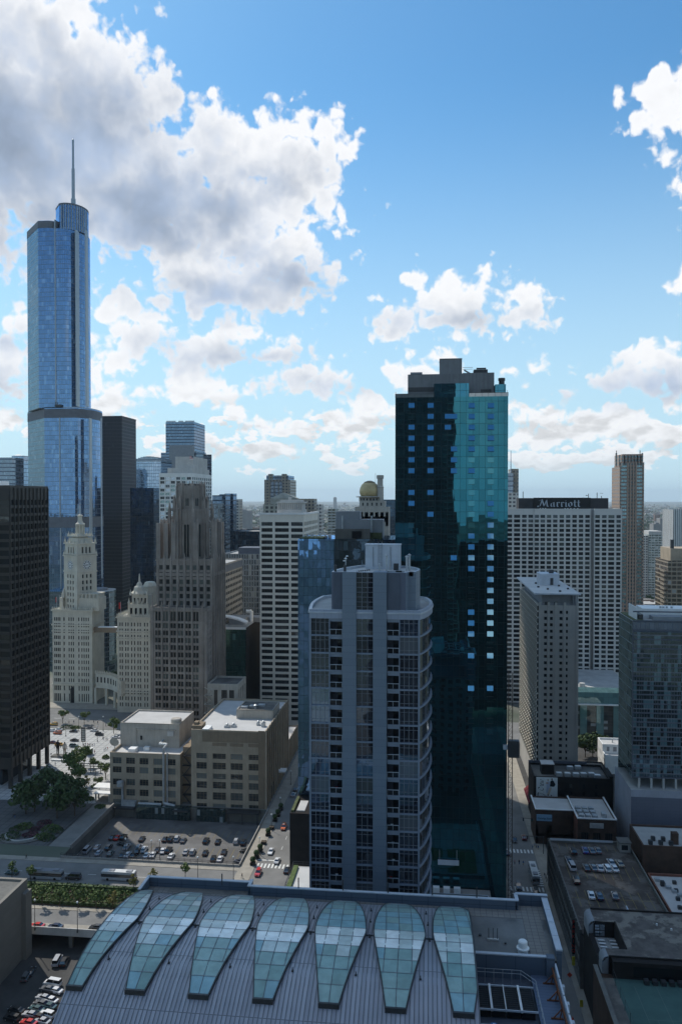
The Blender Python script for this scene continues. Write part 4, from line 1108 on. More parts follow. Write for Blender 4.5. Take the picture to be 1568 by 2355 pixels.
ZT = lambda py: zat(py,xp(140),TRY)
def tierpart(name,poly,z0,z1,band=None):
    m = MB()
    m.prism(poly,z0,z1,0,2,False)
    o = m.build(name,['blue_glass','blue_glass_side','grey_roof'],TR)
    for k, p in enumerate(o.data.polygons):
        if k == 0 or k == len(poly) - 1: p.material_index = 1
    if band:
        big = [(xq+(xq-sum(a[0]for a in poly)/len(poly))*.006,yq+(yq-sum(a[1]for a in poly)/len(poly))*.006)for xq,yq in poly]
        part(TR,'mechanical_band','louvre_band',lambda mm:mm.prism(big,band[0],band[1]))
    return o
tierpart('tower_base',tier(20,112,237.5,165,52,34),0,ZT(1186),(ZT(1213),ZT(1189)))
tierpart('middle_stage',tier(66,104,236,168,48,30),ZT(1187),ZT(937),(ZT(961),ZT(940)))
tierpart('upper_stage',tier(67,92,210,148,40,24),ZT(938),ZT(525))
low_l = tier(67,92,170,112,36,24)
tierpart('left_stage',low_l,ZT(525),ZT(506),(ZT(523),ZT(507)))
cxs = xat(171,TRY+16); rcy = xat(205.5,TRY+16) - cxs
for it in range(5):
    mxp = max(proj((cxs+rcy*math.cos(t),TRY+16+15.5*math.sin(t),300))[0]for t in [k*.1-1.5 for k in range(30)]); rcy -= (mxp-205.5) / F * 640
cyl = [(xat(133,TRY+12),TRY+12)] + [(cxs+rcy*math.cos(t),TRY+16+15.5*math.sin(t))for t in [-math.pi*.62+math.pi*1.12*k/18 for k in range(19)]] + [(xat(133,TRY+12),TRY+30)]
part(TR,'top_drum',['blue_glass','grey_roof'],lambda m:m.prism(cyl,ZT(527),ZT(468),0,1))
big = [(p[0]+(p[0]-cxs)*.012,p[1]+(p[1]-TRY-16)*.012)for p in cyl]
part(TR,'drum_cap','louvre_band',lambda m:m.prism(big,ZT(470),ZT(466)))
for t in range(1,13):
    a = -math.pi * .6 + math.pi * .62 * t / 12
    part(TR,'rib','steel_rib',lambda m:m.box(cxs+rcy*math.cos(a)-.25,cxs+rcy*math.cos(a)+.25,TRY+15.6+15.5*math.sin(a)-.5,TRY+15.9+15.5*math.sin(a),ZT(527),ZT(470)))
for px, y0, y1 in ((178,530,935),(131,505,935),(199,530,935),(139,960,1190),(206,962,1330),(140,1215,1400),(229,962,1330)):
    part(TR,'rib','steel_rib',lambda m:m.box(xp(px)-.45,xp(px)+.45,TRY-.35+(1.2 if px>195 else 0)+(3.2 if px>220 else 0),TRY+5,ZT(y1),ZT(y0)))
sx = xat(173.3,TRY+16)
part(TR,'spire','steel_rib',lambda m:(m.lathe([(1.9,ZT(470)),(1.9,ZT(441)),(1.35,ZT(440)),(1.3,ZT(370)),(.95,ZT(369)),(.85,ZT(301)),(0,ZT(299))],sx,TRY+16,0,10)))
part(TR,'window_cradle','dark_metal',lambda m:(m.box(xp(131),xp(145),TRY-2.5,TRY-.5,ZT(936),ZT(931)),m.tube((xp(132),TRY-1.5,ZT(931)),(xp(132),TRY-1.5,ZT(924)),.25)))
part(TR,'setback_roof','pale_metal',lambda m:m.prism(tier(66,104,236,168,48,30),ZT(937),ZT(936)))
part(TR,'podium_drum',['blue_glass_side','grey_roof'],lambda m:m.prism([(xat(236,585)+9*math.cos(t),585+14*math.sin(t))for t in [2*math.pi*k/24 for k in range(24)]],0,zat(1357,xat(236,585),585),0,1))
part(TR,'terrace_plant','grey_metal',lambda m:m.lathe([(5,zat(1357,xat(232,585),585)),(5,zat(1352,xat(232,585),585)),(0,zat(1350,xat(232,585),585))],xat(232,585),585,0,16))
part(TR,'podium_wing',['blue_glass_side','grey_roof'],lambda m:m.box(xat(100,590),xat(228,590),590,611,0,zat(1362,-250,590),0))

# black steel and glass slab behind it
IY = 785.0; IX = xat(281.5,IY); IYF = far_y(IX,314); IZ = zat(957,IX,IY)
IT = thing('black_tower','plain black steel and glass slab tower beside the blue spire tower','building',(IX-20,IY+10,0))
curtain('black_glass',(.006,.006,.008),(.16,.18,.24),.06,1.5,3.65,(.010,.010,.012),.25,1.0,(.009,.009,.011),var=.5,wob=.006,blind=.012,blindcol=(.05,.05,.05))
part(IT,'curtain_wall',['black_glass'],lambda m:m.box(xat(228,IY),IX,IY,IYF,0,IZ))
part(IT,'parapet_band','sign_black',lambda m:m.box(xat(228,IY)-.2,IX+.3,IY-.3,IYF+.2,IZ-.6,IZ+.3))

# towers farther off on the left
def simple(name,label,cat,px0,px1,py,Y,depth,m,pfar=None,rm='grey_roof',z0=0,group=None,pname='curtain_wall',cap=None):
    x0, x1 = xat(px0,Y), xat(px1,Y); z = zat(py,x1,Y)
    yf = far_y(x1,pfar) if pfar else Y + depth
    t = thing(name,label,cat,((x0+x1)/2,(Y+yf)/2,z0),group)
    b = MB(); b.box(x0,x1,Y,yf,z0,z-.02,0,top=False); roof_flat(b,x0,x1,Y,yf,z,.9,.5,1,0); b.build(pname,[m,rm],t)
    if cap: part(t,'parapet_cap',cap,lambda mm:mm.box(x0-.25,x1+.25,Y-.25,yf+.25,z-.5,z+.35)if False else [mm.box(x0-.3,x1+.3,Y-.3,Y+.5,z-.4,z+.3),mm.box(x1-.5,x1+.3,Y+.5,yf,z-.4,z+.3)])
    return t, x0, x1, Y, yf, z
curtain('navy_glass',(.008,.016,.028),(.20,.32,.46),.16,1.6,3.8,(.014,.024,.036),.16,.5,(.012,.020,.030),var=.4,wob=.006,blind=.03,blindcol=(.06,.08,.1))
curtain('ice_glass',(.05,.09,.13),(.50,.66,.85),.50,2.6,3.9,(.30,.36,.42),.35,.5,(.22,.28,.34),var=.3,wob=.006,blind=.1,blindcol=(.3,.36,.4))
curtain('steel_blue',(.02,.04,.07),(.34,.48,.66),.32,1.6,3.9,(.08,.11,.15),.12,1.1,(.06,.09,.13),var=.3,wob=.005,blind=.05,blindcol=(.1,.14,.18))
curtain('steel_pale',(.04,.06,.08),(.45,.55,.66),.38,1.6,3.9,(.18,.22,.27),.16,1.1,(.16,.20,.25),var=.3,wob=.005,blind=.05,blindcol=(.2,.24,.28))
simple('navy_tower','dark navy glass tower between the black slab and the gothic tower','building',300,354,1122,700,30,'navy_glass',368)
t, x0, x1, y0, yf, z = simple('arched_blue_tower','pale blue glass tower with gently arched top behind the navy tower','building',300,371,1062,905,40,'ice_glass')
part(t,'arched_crown','steel_pale',lambda m:[m.box(x0+(x1-x0)*q/12,x0+(x1-x0)*(q+1)/12,y0+1,yf-1,z-1,z+6.5*math.sin(math.pi*(q+.9)/14.5))for q in range(12)])
t, x0, x1, y0, yf, z = simple('blue_slab_tower','steel blue glass tower with stepped shoulders rising behind the white gridded block','building',382,447.5,970,1005,40,'steel_blue',472)
part(t,'roof_rail','white_paint',lambda m:[m.box(x0+(x1-x0)*a,x0+(x1-x0)*c,y0,y0+1,z,z+1.6)for a,c in ((.02,.35),(.45,.62),(.68,1.0))])
xs0, xs1 = xat(371,996), xat(470,996)
part(t,'shoulder',['steel_blue','grey_roof'],lambda m:m.box(xs0,xs1,996,1004.6,0,zat(1041,xs0,996)))
xs2, yf2 = xat(470.2,996), 0
part(t,'shoulder',['steel_pale','grey_roof'],lambda m:m.box(xat(447,995),xat(487,995),995,995.9,0,zat(1046,xs0,995)))
part(t,'plant_room','louvre_grey',lambda m:m.box(xat(390,990),xat(446,990),990,994.5,0,zat(1024,xs0,990)))
# white gridded block
GY = 600.0; gx0_, gx1_ = xat(366.8,GY), xat(442,GY); gyf = far_y(gx1_,487); GZ = zat(1088,gx1_,GY)
GB = thing('white_grid_block','white office block with a square window grid behind the gothic tower crown','building',(gx0_+12,GY+15,0))
mat('white_stone',(.72,.72,.68),.85,.06,.2,streak=.1)
wins = []; mb = MB(); rws = [(GZ-3.0-3.02*(i+1)+.9,GZ-3.0-3.02*i-.05)for i in range(30)][::-1]
block(mb,gx0_,gx1_,GY,gyf,0,GZ,wins,(ev(gx1_-gx0_,6,.78,.3),rws),(ev(gyf-GY,10,.7,.3),rws),rec=.5)
mb.build('wall',['white_stone','grey_roof'],GB); put_windows(GB,wins,'double',['win_mid','win_dark','win_sky','win_teal'],'white_stone',seed=4)
part(GB,'roof_box','concrete_pale',lambda m:(m.box(xat(386,GY+3),xat(442,GY+3),GY+3,gyf-4,GZ-1,zat(1076,gx1_,GY+3)),m.box(xat(404,GY+6),xat(445,GY+6),GY+6,gyf-10,GZ-1,zat(1050,gx1_,GY+6))))
FG = thing('flag','red and white striped flag flying from a pole on the white gridded block','flag',(xat(446,GY+3),GY+3,zat(1076,gx1_,GY+3)))
part(FG,'pole','pale_metal',lambda m:m.tube((xat(446,GY+3),GY+3,zat(1077,gx1_,GY+3)),(xat(446,GY+3),GY+3,zat(1047,gx1_,GY+3)),.12))
def flag(m):
    x_, z_ = xat(446,GY+3), zat(1049,gx1_,GY+3)
    for q in range(6): m.box(x_-3.2,x_-.12,GY+2.9+.05*(q%2),GY+3.0+.05*(q%2),z_-.45*(q+1),z_-.45*q,q%2)
    m.box(x_-1.5,x_-.12,GY+2.82,GY+2.9,z_-1.3,z_,2)
part(FG,'cloth',['sign_red','white_paint','car_navy'],flag)
simple('grey_banded_tower','grey banded office tower at the far left edge, half hidden by the bronze tower','building',-40,28,1052,720,30,'steel_pale')
simple('pale_blue_tower','pale blue glass tower between the banded tower and the spire tower','building',28.5,56,1048,735,30,'ice_glass',66)
gridwall('beige_grid',(.30,.27,.22),(.035,.045,.06),3.4,3.1,1.8,1.7)
t, x0, x1, y0, yf, z = simple('beige_tower','beige stone tower with dark blue mansard top behind the white ribbon window tower','building',608,667,1103,830,30,'beige_grid',681)
part(t,'upper_storey',['steel_blue','dark_roof'],lambda m:m.box(x0+2,x1-2,y0+1,yf-1,z-.5,z+4.5)); part(t,'corner_turret','beige_grid',lambda m:m.box(x0+4,x0+9,y0+.5,y0+6,z+.2,z+6.0)); part(t,'corner_turret','beige_grid',lambda m:m.box(x1-9,x1-4,y0+.5,y0+6,z+.2,z+6.0))
part(t,'blue_bay','steel_blue',lambda m:[m.box(x0+(x1-x0)*a,x0+(x1-x0)*(a+.12),y0-.8,y0-.02,20,z-2)for a in (.26,.42,.58)])
mat('sage_stone',(.30,.31,.275))
gridwall('sage_wall',(.30,.31,.27),(.03,.035,.04),4.0,3.4,2.2,2.0)
t, x0, x1, y0, yf, z = simple('sage_tower','grey green tower with a peaked gable just behind the ribbon window tower','building',605,684,1160,640,24,'sage_wall')
part(t,'gable','sage_stone',lambda m:(m.prism([(xat(622,642),642),(xat(683,642),642),(xat(683,642),652),(xat(622,642),652)],z-1,zat(1146,x1,642)),m.face([(xat(622,642),641.9,zat(1146,x1,642)),(xat(683,642),641.9,zat(1146,x1,642)),(xat(650,642),645,zat(1132,x1,642))]),m.face([(xat(622,642),652,zat(1146,x1,642)),(xat(622,642),641.9,zat(1146,x1,642)),(xat(650,642),645,zat(1132,x1,642))]),m.face([(xat(683,642),641.9,zat(1146,x1,642)),(xat(683,642),652,zat(1146,x1,642)),(xat(650,642),645,zat(1132,x1,642))])))
simple('taupe_block','taupe apartment block with orange roof box right of the grey green tower','building',684,722,1147,720,30,'beige_grid',729)
gridwall('ivory_grid',(.55,.54,.50),(.05,.06,.08),3.2,3.1,1.9,1.6)
simple('ivory_slab','narrow ivory apartment slab right of the taupe block','building',729,738,1160,700,25,'ivory_grid',744)
curtain('balcony_pale',(.04,.06,.06),(.5,.6,.6),.25,4.0,3.0,(.5,.52,.5),.5,1.0,(.55,.57,.55),blind=.1)
simple('balcony_slab','pale green balcony tower left of the gold dome','building',754,772,1171,820,25,'balcony_pale')
simple('white_cap_slab','blue grey slab with white top right of the gold dome','building',878,915,1149,740,25,'navy_glass',None,'white_roof')
curtain('dusk_glass',(.02,.03,.04),(.4,.5,.6),.25,1.7,3.6,(.25,.27,.28),.5,.7,(.22,.24,.25),blind=.1,blindcol=(.25,.26,.25))
t, x0, x1, y0, yf, z = simple('slanted_top_tower','pale glass tower with slanted dark roof right of the gothic tower','building',487,516,1158,620,25,'dusk_glass',530)
part(t,'slanted_crown','steel_blue',lambda m:(m.box(x0,x1-4,y0+2,yf-2,z-1,z+6.6),m.box(x1-4,x1+1,y0+.2,yf-2,10,z+7.4)))
part(t,'blue_flank','steel_blue',lambda m:m.box(xat(517,640),xat(536.5,640),640,652,0,zat(1135,x1,640)))
simple('white_banded_slab','small white slab with dark window bands right of the slanted top tower','building',537,551,1148,840,20,'ivory_grid',558)
simple('sapphire_block','low sapphire glass block with a green pyramid skylight','building',530,598,1222,600,40,'navy_glass')
t, x0, x1, y0, yf, z = simple('grey_slab_office','grey glass office with big plant box beside the ribbon window tower','building',513,600,1274,520,40,'dusk_glass')
part(t,'plant_box','slate_panel',lambda m:m.box(xat(548,524),xat(598,524),524,540,z-1,zat(1260,x1,524)))
part(t,'pyramid','court_green',lambda m:m.lathe([(4.5,z),(0,z+4)],xat(572,530),532,0,4,False))
AX = xat(512,452); AYF = far_y(AX,557); AZ = zat(1284,AX,AYF)
AT = thing('banded_office','taupe office with horizontal window bands receding behind the gothic tower','building',(AX-10,460,0))
mb = MB(); wins = []
block(mb,AX-20,AX,452,AYF,0,AZ,wins,None,(ev(AYF-452,12,.8,.3),[(AZ-6-3.7*i-1.8,AZ-6-3.7*i)for i in range(20)][::-1]),rec=.3)
mb.build('wall',['concrete','grey_roof'],AT); put_windows(AT,wins,'plain',['win_mid','win_dark'],seed=6)
part(AT,'top_band','slate_panel',lambda m:m.box(AX+.01,AX+.3,452,AYF,AZ-5,AZ-1))
# green glass annex with white swooping roof
NY = 442.0; nx0, nx1 = xat(506,NY), xat(564,NY); nyf = far_y(nx1,597); NZ = zat(1446,nx1,NY)
NB = thing('green_glass_annex','low green glass building with white curved canopy roof right of the gothic tower','building',(nx0+8,NY+15,0))
curtain('green_glass',(.01,.04,.035),(.25,.50,.46),.30,1.6,3.6,(.02,.05,.05),.09,.15,var=.5,wob=.03,blind=.05,blindcol=(.1,.2,.18),wscale=.2)
part(NB,'curtain_wall',['green_glass','black_brick'],lambda m:m.box(nx0,nx1,NY,NY+.5,0,NZ,0))
part(NB,'wall',['black_brick','grey_roof'],lambda m:(m.box(nx0,nx1+.2,NY+.5,nyf,0,NZ+.3,0,top=False),m.face([(nx0,NY,NZ+.2),(nx1,NY,NZ+.2),(nx1,nyf,NZ+.2),(nx0,nyf,NZ+.2)],1)))
part(NB,'parapet','white_paint',lambda m:m.box(nx0,nx1+.3,NY-.2,NY,NZ-.5,NZ+.8))
def swoop(m):
    for q in range(14):
        a, c = q / 14, (q+1) / 14; f = lambda t: (xat(510,NY+6)+15*t,NZ+6.5-3.5*t*t)
        (xa,za), (xb,zb_) = f(a), f(c)
        m.face([(xa,NY+3,za),(xb,NY+3,zb_),(xb,NY+9,zb_),(xa,NY+9,za)]); m.face([(xa,NY+3,za-.8),(xb,NY+3,zb_-.8),(xb,NY+3,zb_),(xa,NY+3,za)]); m.face([(xb,NY+3,zb_-.8),(xa,NY+3,za-.8),(xa,NY+9,za-.8),(xb,NY+9,zb_-.8)])
part(NB,'curved_canopy','white_paint',swoop)
part(NB,'plant_room','louvre_grey',lambda m:(m.box(xat(526,NY+12),xat(560,NY+12),NY+12,NY+22,NZ,zat(1424,nx1,NY+12)),m.box(xat(514,NY+24),xat(597,NY+24),NY+24,NY+34,NZ,zat(1420,nx1,NY+24))))
part(NB,'duct','white_paint',lambda m:(m.tube((xat(578,NY+14),NY+14,NZ+2),(xat(578,NY+14),NY+14,NZ+8),.9,0,10),m.tube((xat(566,NY+14),NY+14,NZ+8),(xat(578,NY+14),NY+14,NZ+8),.9,0,10)))

# ------------------------------------------------------------------ gothic stone tower
QY = 405.0; QX = lambda px, Y=QY: xat(px,Y); QZ = lambda py, Y=QY: zat(py,QX(430,Y),Y)
GTW = thing('gothic_tower','brown grey gothic stone skyscraper with flying buttress crown','building',(QX(430),QY+12,0))
sx0, sx1 = QX(359), QX(490); syf = far_y(sx1,516); sz = QZ(1285)
wins = []; mb = MB()
rws = [(QZ(1300)-3.75*i-2.4,QZ(1300)-3.75*i)for i in range(29)][::-1]
block(mb,sx0,sx1,QY,syf,0,sz,wins,(ev(sx1-sx0,8,.52,.8),rws),(ev(syf-QY,6,.5,.6),rws),rec=.7,par=.6)
wx0, wx1, WY = QX(345,394), QX(475,394), 394.0
wz = zat(1397,QX(430),WY)
fl = [(wz-8.2-3.72*i-2.5,wz-8.2-3.72*i)for i in range(24)if wz-8.2-3.72*i-2.5>2][::-1] + [(wz-7.0,wz-2.2)]
bx_ = [(QX(a,WY)-wx0,QX(c,WY)-wx0)for a,c in ((356.5,369),(374,386),(391.5,404),(408.5,421),(426,438.5),(444,456))]
block(mb,wx0,wx1,WY,QY+2,0,wz,wins,(bx_,fl),([(2,3.4),(6,7.4)],fl),rec=.8,par=1.0)
mb.build('wall',['gothic_stone','dark_roof'],GTW)
glass('win_goth',(.45,.5,.5),.02,(.012,.014,.015)); glass('win_goth_pale',(.5,.58,.56),.08,(.15,.17,.155)); glass('win_goth_mid',(.5,.56,.56),.06,(.05,.058,.055))
put_windows(GTW,wins,'four',['win_goth','win_goth','win_goth_mid','win_goth','win_goth_pale'],'bronze',seed=9)
def piers(m):
    for a, c in zip([0]+[b_ for _,b_ in bx_],[b_ for b_,_ in bx_]+[wx1-wx0]):
        mid_ = wx0 + (a+c) / 2; m.box(mid_-.38,mid_+.38,WY-.55,WY,0,wz+.8); m.lathe([(.5,wz+.8),(.42,wz+1.5),(0,wz+3.6)],mid_,WY-.2,0,4,False)
    for a in bx_:
        mid_ = wx0 + (a[0]+a[1]) / 2; m.box(mid_-.14,mid_+.14,WY-.12,WY+.7,0,wz-2.2)
    for k in range(9):
        x_ = sx0 + .8 + (sx1-sx0-1.6) * k / 8; m.box(x_-.5,x_+.5,QY-.6,QY,wz-2,sz+.4)
        if k not in (0,8): m.lathe([(.45,sz+.4),(.36,sz+1.4),(0,sz+3.4)],x_,QY-.25,0,4,False)
    for k in range(7):
        y_ = QY + .3 + (syf-QY-.6) * k / 6; m.box(sx1,sx1+.6,y_-.5,y_+.5,0,sz+.4); m.lathe([(.45,sz+.4),(.36,sz+1.4),(0,sz+3.4)],sx1+.25,y_,0,4,False)
part(GTW,'pier','gothic_stone',piers)
for a_ in ((wx0-.2,wx1+.2,WY-.3,WY-.05,wz-8.1,wz-7.1),(wx0-.3,wx1+.3,WY-.45,WY-.05,wz-1.6,wz-1.0),(sx0-.2,sx1+.2,QY-.35,QY-.05,QZ(1325),QZ(1318)),(sx0-.3,sx1+.3,QY-.45,QY-.05,sz-1.2,sz-.5),(sx1+.05,sx1+.35,QY,syf,QZ(1325),QZ(1318))): part(GTW,'tracery_band','gothic_stone',lambda m:m.box(*a_))
ccx, ccy = QX(439.5,QY+12), QY + 12.0
def octo(r,rot=math.pi/8): return [(ccx+r*math.cos(rot+k*math.pi/4),ccy+r*math.sin(rot+k*math.pi/4))for k in range(8)]
U = lambda py: zat(py,ccx,ccy)
rr_ = (QX(485,ccy)-QX(394.5,ccy)) / 2
def crownf(m):
    m.prism(octo(rr_*.80),sz-1,U(1170),0); m.prism(octo(rr_*.66),U(1171),U(1117),0,1)
    for k in range(8):
        a = math.pi / 8 + k * math.pi / 4; c_, s_ = math.cos(a), math.sin(a)
        for rad, zb_, zt, w_ in ((rr_*.80,sz,U(1150),.75),(rr_*.67,U(1172),U(1118),.55)):
            x_, y_ = ccx + rad * c_, ccy + rad * s_; m.prism([(x_-w_,y_-w_),(x_+w_,y_-w_),(x_+w_,y_+w_),(x_-w_,y_+w_)],zb_,zt); m.lathe([(w_*1.1,zt),(w_*.8,zt+1.4),(0,zt+3.2)],x_,y_,0,4,False)
    o = octo(rr_*.83); n = octo(rr_*.69)
    m.prism(o,U(1176),U(1172)); m.prism(n,U(1127),U(1123)); m.prism(octo(rr_*.82),U(1205),U(1201))
    for k in range(8):   # free-standing piers with tall pinnacles
        a = math.pi / 8 + k * math.pi / 4; x_, y_ = ccx + rr_ * 1.04 * math.cos(a), ccy + rr_ * 1.04 * math.sin(a); m.prism([(x_-.7,y_-.7),(x_+.7,y_-.7),(x_+.7,y_+.7),(x_-.7,y_+.7)],sz,U(1170)); m.lathe([(.75,U(1170)),(.5,U(1163)),(.2,U(1156)),(0,U(1147))],x_,y_,0,4,False)
        x2, y2 = ccx + rr_ * .6 * math.cos(a), ccy + rr_ * .6 * math.sin(a); m.tube((x_,y_,U(1176)),(x2,y2,U(1158)),.4,0,4)
    for k in range(8):   # pierced parapet
        a, c = octo(rr_*.66)[k], octo(rr_*.66)[(k+1)%8]
        for q in range(3):
            f = (q+.5) / 3; x_, y_ = a[0] + (c[0]-a[0]) * f, a[1] + (c[1]-a[1]) * f; m.lathe([(.42,U(1118)),(.35,U(1116)),(0,U(1111))],x_,y_,0,4,False)
part(GTW,'crown',['gothic_stone','dark_roof'],crownf)
for k in (5,6,4,7):   # tall lancets of the crown, on the faces turned to the street
    for rad, zt, zb_, w_ in ((rr_*.80,1203,1278,1.3),(rr_*.66,1144,1163,.85)):
        P_ = octo(rad+.04); a, c = P_[k], P_[(k+1)%8]
        mx_, my_ = (a[0]+c[0]) / 2, (a[1]+c[1]) / 2; L = math.hypot(c[0]-a[0],c[1]-a[1]); ux, uy = (c[0]-a[0]) / L, (c[1]-a[1]) / L
        zz0, zz1 = U(zb_), U(zt)
        for s in (-1,1):
            ox, oy = mx_ + ux * s * w_ * .58 + uy * .04, my_ + uy * s * w_ * .58 - ux * .04
            q = [(ox-ux*w_*.45,oy-uy*w_*.45,zz0),(ox+ux*w_*.45,oy+uy*w_*.45,zz0),(ox+ux*w_*.45,oy+uy*w_*.45,zz1-1),(ox,oy,zz1),(ox-ux*w_*.45,oy-uy*w_*.45,zz1-1)]
            part(GTW,'lancet_window','win_goth',lambda m:m.face(q))
def buttress(k):
    a = math.pi / 8 + k * math.pi / 4; c_, s_ = math.cos(a), math.sin(a)
    def f(m):
        R1 = rr_ * 1.42
        x_, y_ = ccx + R1 * c_, ccy + R1 * s_ * .9
        x_ = max(sx0+1.4,min(sx1-1.2,x_)); y_ = max(QY+1.2,min(syf-1.2,y_))
        zt = U(1200); w_ = 1.25
        m.prism([(x_-w_,y_-w_),(x_+w_,y_-w_),(x_+w_,y_+w_),(x_-w_,y_+w_)],sz-1,zt)
        for dx_, dy_ in ((-1,-1),(1,-1),(1,1),(-1,1)): m.lathe([(.5,zt),(.4,zt+.9),(0,zt+2.0)],x_+dx_*.85,y_+dy_*.85,0,4,False)
        xi, yi = ccx + rr_ * .78 * c_, ccy + rr_ * .78 * s_
        N = 6
        for q in range(N):   # flying arch
            f0, f1 = q / N, (q+1) / N
            p0 = (x_+(xi-x_)*f0,y_+(yi-y_)*f0); p1 = (x_+(xi-x_)*f1,y_+(yi-y_)*f1)
            zt0, zt1 = zt - 1.5 + 5.5 * f0, zt - 1.5 + 5.5 * f1; zb0, zb1 = zt - 8 + 8.5 * math.sqrt(f0), zt - 8 + 8.5 * math.sqrt(f1)
            nx_, ny_ = -s_ * .5, c_ * .5
            A = [(p0[0]-nx_,p0[1]-ny_,zb0),(p1[0]-nx_,p1[1]-ny_,zb1),(p1[0]-nx_,p1[1]-ny_,zt1),(p0[0]-nx_,p0[1]-ny_,zt0)]
            B = [(p0[0]+nx_,p0[1]+ny_,zb0),(p1[0]+nx_,p1[1]+ny_,zb1),(p1[0]+nx_,p1[1]+ny_,zt1),(p0[0]+nx_,p0[1]+ny_,zt0)]
            m.face(A); m.face(B[::-1]); m.face([A[3],A[2],B[2],B[3]]); m.face([A[0],B[0],B[1],A[1]])
    return f
for k in range(8): part(GTW,'flying_buttress','gothic_stone',buttress(k))
for px in (362,380,498,511): part(GTW,'turret','gothic_stone',lambda m:(m.prism([(QX(px)-1.1,QY+1),(QX(px)+1.1,QY+1),(QX(px)+1.1,QY+3.2),(QX(px)-1.1,QY+3.2)]if px<490 else [(sx1-2.2,syf-6+(px-498)*.3),(sx1,syf-6+(px-498)*.3),(sx1,syf-4+(px-498)*.3),(sx1-2.2,syf-4+(px-498)*.3)],sz-1,U(1202))))
part(GTW,'roof_deck','dark_roof',lambda m:m.prism(octo(rr_*.6),U(1117),U(1113)))
# low wing with fire stair
LY = 388.0; lx0, lx1 = QX(476,LY), QX(546,LY); lyf = far_y(lx1,565); lz = zat(1574,lx1,LY)
wins = []; mb = MB()
block(mb,lx0,lx1,LY,lyf,0,lz,wins,([(3.4,5.2),(7.2,10.0),(11.2,13.6)],[(lz-18,lz-13),(lz-11,lz-3)]),(ev(lyf-LY,4,.4,.5),[(lz-18,lz-3)]),rec=.5)
mb.build('low_wing',['limestone','dark_roof'],GTW); put_windows(GTW,wins,'four',['win_goth','win_goth_mid'],'gothic_stone',seed=2)
def stair(m):
    for q in range(4):
        z_ = lz - 6 - q * 4.4; m.box(lx0-1.5,lx0+2.6,LY-1.5,LY-.1,z_,z_+.2)
        m.tube((lx0-1.4,LY-.8,z_+.2),(lx0+2.4,LY-.8,z_+2.3),.22); m.tube((lx0+2.4,LY-.8,z_+2.3),(lx0-1.4,LY-.8,z_+4.4),.22)
part(GTW,'fire_stair','limestone',stair)

# ------------------------------------------------------------------ cream clock tower building and its north block
CT = thing('clock_tower_building','cream terracotta block with tall clock tower beside the blue spire tower','building',(xat(170,486),495,0))
cX = lambda px, Y=486.0: xat(px,Y); cZ = lambda py, Y=486.0: zat(py,cX(170,Y),Y)
m0, m1 = cX(119.5), cX(211); cyf = far_y(m1,239); cz = cZ(1402)
wins = []; mb = MB()
cr = lambda n, top: [(cZ(top)-3.92*i-2.3,cZ(top)-3.92*i)for i in range(n)][::-1]
ccols = cpx([(123.2,126),(127.2,130),(131.3,134.1),(135.3,138.1),(144.9,147.7),(156.5,159),(161.5,164),(166.5,169),(179,181.5),(186,188.4),(191,193.4),(196,198.4),(201,203.3)],486,m0)
block(mb,m0,m1,486,cyf,0,cz,wins,(ccols,[(1,6),(8,11)]+[r for r in cr(14,1420)if r[0]>12]),None,rec=.3)
mb.build('wall',['cream_terracotta','white_roof'],CT)
put_windows(CT,wins,'sash',['win_dark','win_dark','win_mid'],'bronze',seed=7)
def cornice(m):
    for zc, d in ((cz-.2,.7),(cz-9.5,.5),(12.5,.5),(cz-13.5,.35)): m.box(m0-d,m1+d,486-d,cyf,zc-.8,zc)
    for k in range(22):
        x_ = m0 + (m1-m0) * k / 21; m.lathe([(.35,cz),(.45,cz+.8),(.2,cz+1.4),(0,cz+2.2)],x_,486.1,0,5)
    for k in range(16):
        y_ = 486 + (cyf-486) * k / 15; m.lathe([(.35,cz),(.45,cz+.8),(.2,cz+1.4),(0,cz+2.2)],m1-.1,y_,0,5)
part(CT,'cornice','cream_terracotta',cornice)
tcx, tcy = cX(183,496), 497.0
TA = R(32)    # the tower stands square to the avenue, turned against the grid
def tq(r,r2=None):
    r2 = r2 or r; ca, sa = math.cos(-TA), math.sin(-TA)
    return [(tcx+dx_*ca-dy_*sa,tcy+dx_*sa+dy_*ca)for dx_,dy_ in ((-r,-r2),(r,-r2),(r,r2),(-r,r2))]
tZ = lambda py: zat(py,tcx,tcy)
hw = (cX(216.7,497)-cX(148.5,497)) / 2 / (math.cos(TA)+math.sin(TA))
wins = []; mb = MB()
def tower_stage(m,r,z0,z1,cols=None,rows=None,rec=.5):
    q = tq(r); m.face([(*p,z1)for p in q],0)
    for i in range(4):
        a, c = q[i], q[(i+1)%4]; L = 2 * r; u = ((c[0]-a[0])/L,(c[1]-a[1])/L)
        if cols and i in (0,1): facade(m,0,a,u,L,z0,z1,cols(L),rows,rec,wins)
        else: m.face([(*a,z0),(*c,z0),(*c,z1),(*a,z1)],0)
tower_stage(mb,hw,0,tZ(1313),lambda L:ev(L,3,.45,L*.2),[(tZ(1319)-3.92*i-2.4,tZ(1319)-3.92*i)for i in range(26)][::-1])
tower_stage(mb,hw*1.0,tZ(1312.8),tZ(1277))
tower_stage(mb,hw*.92,tZ(1276.5),tZ(1249),lambda L:ev(L,3,.5,L*.2),[(tZ(1272),tZ(1257))],1.0)
tower_stage(mb,hw*.70,tZ(1249),tZ(1236)); tower_stage(mb,hw*.50,tZ(1236),tZ(1228))
mb.build('clock_tower','cream_terracotta',CT)
put_windows(CT,wins,'sash',['win_dark','win_mid'],'bronze',seed=8)
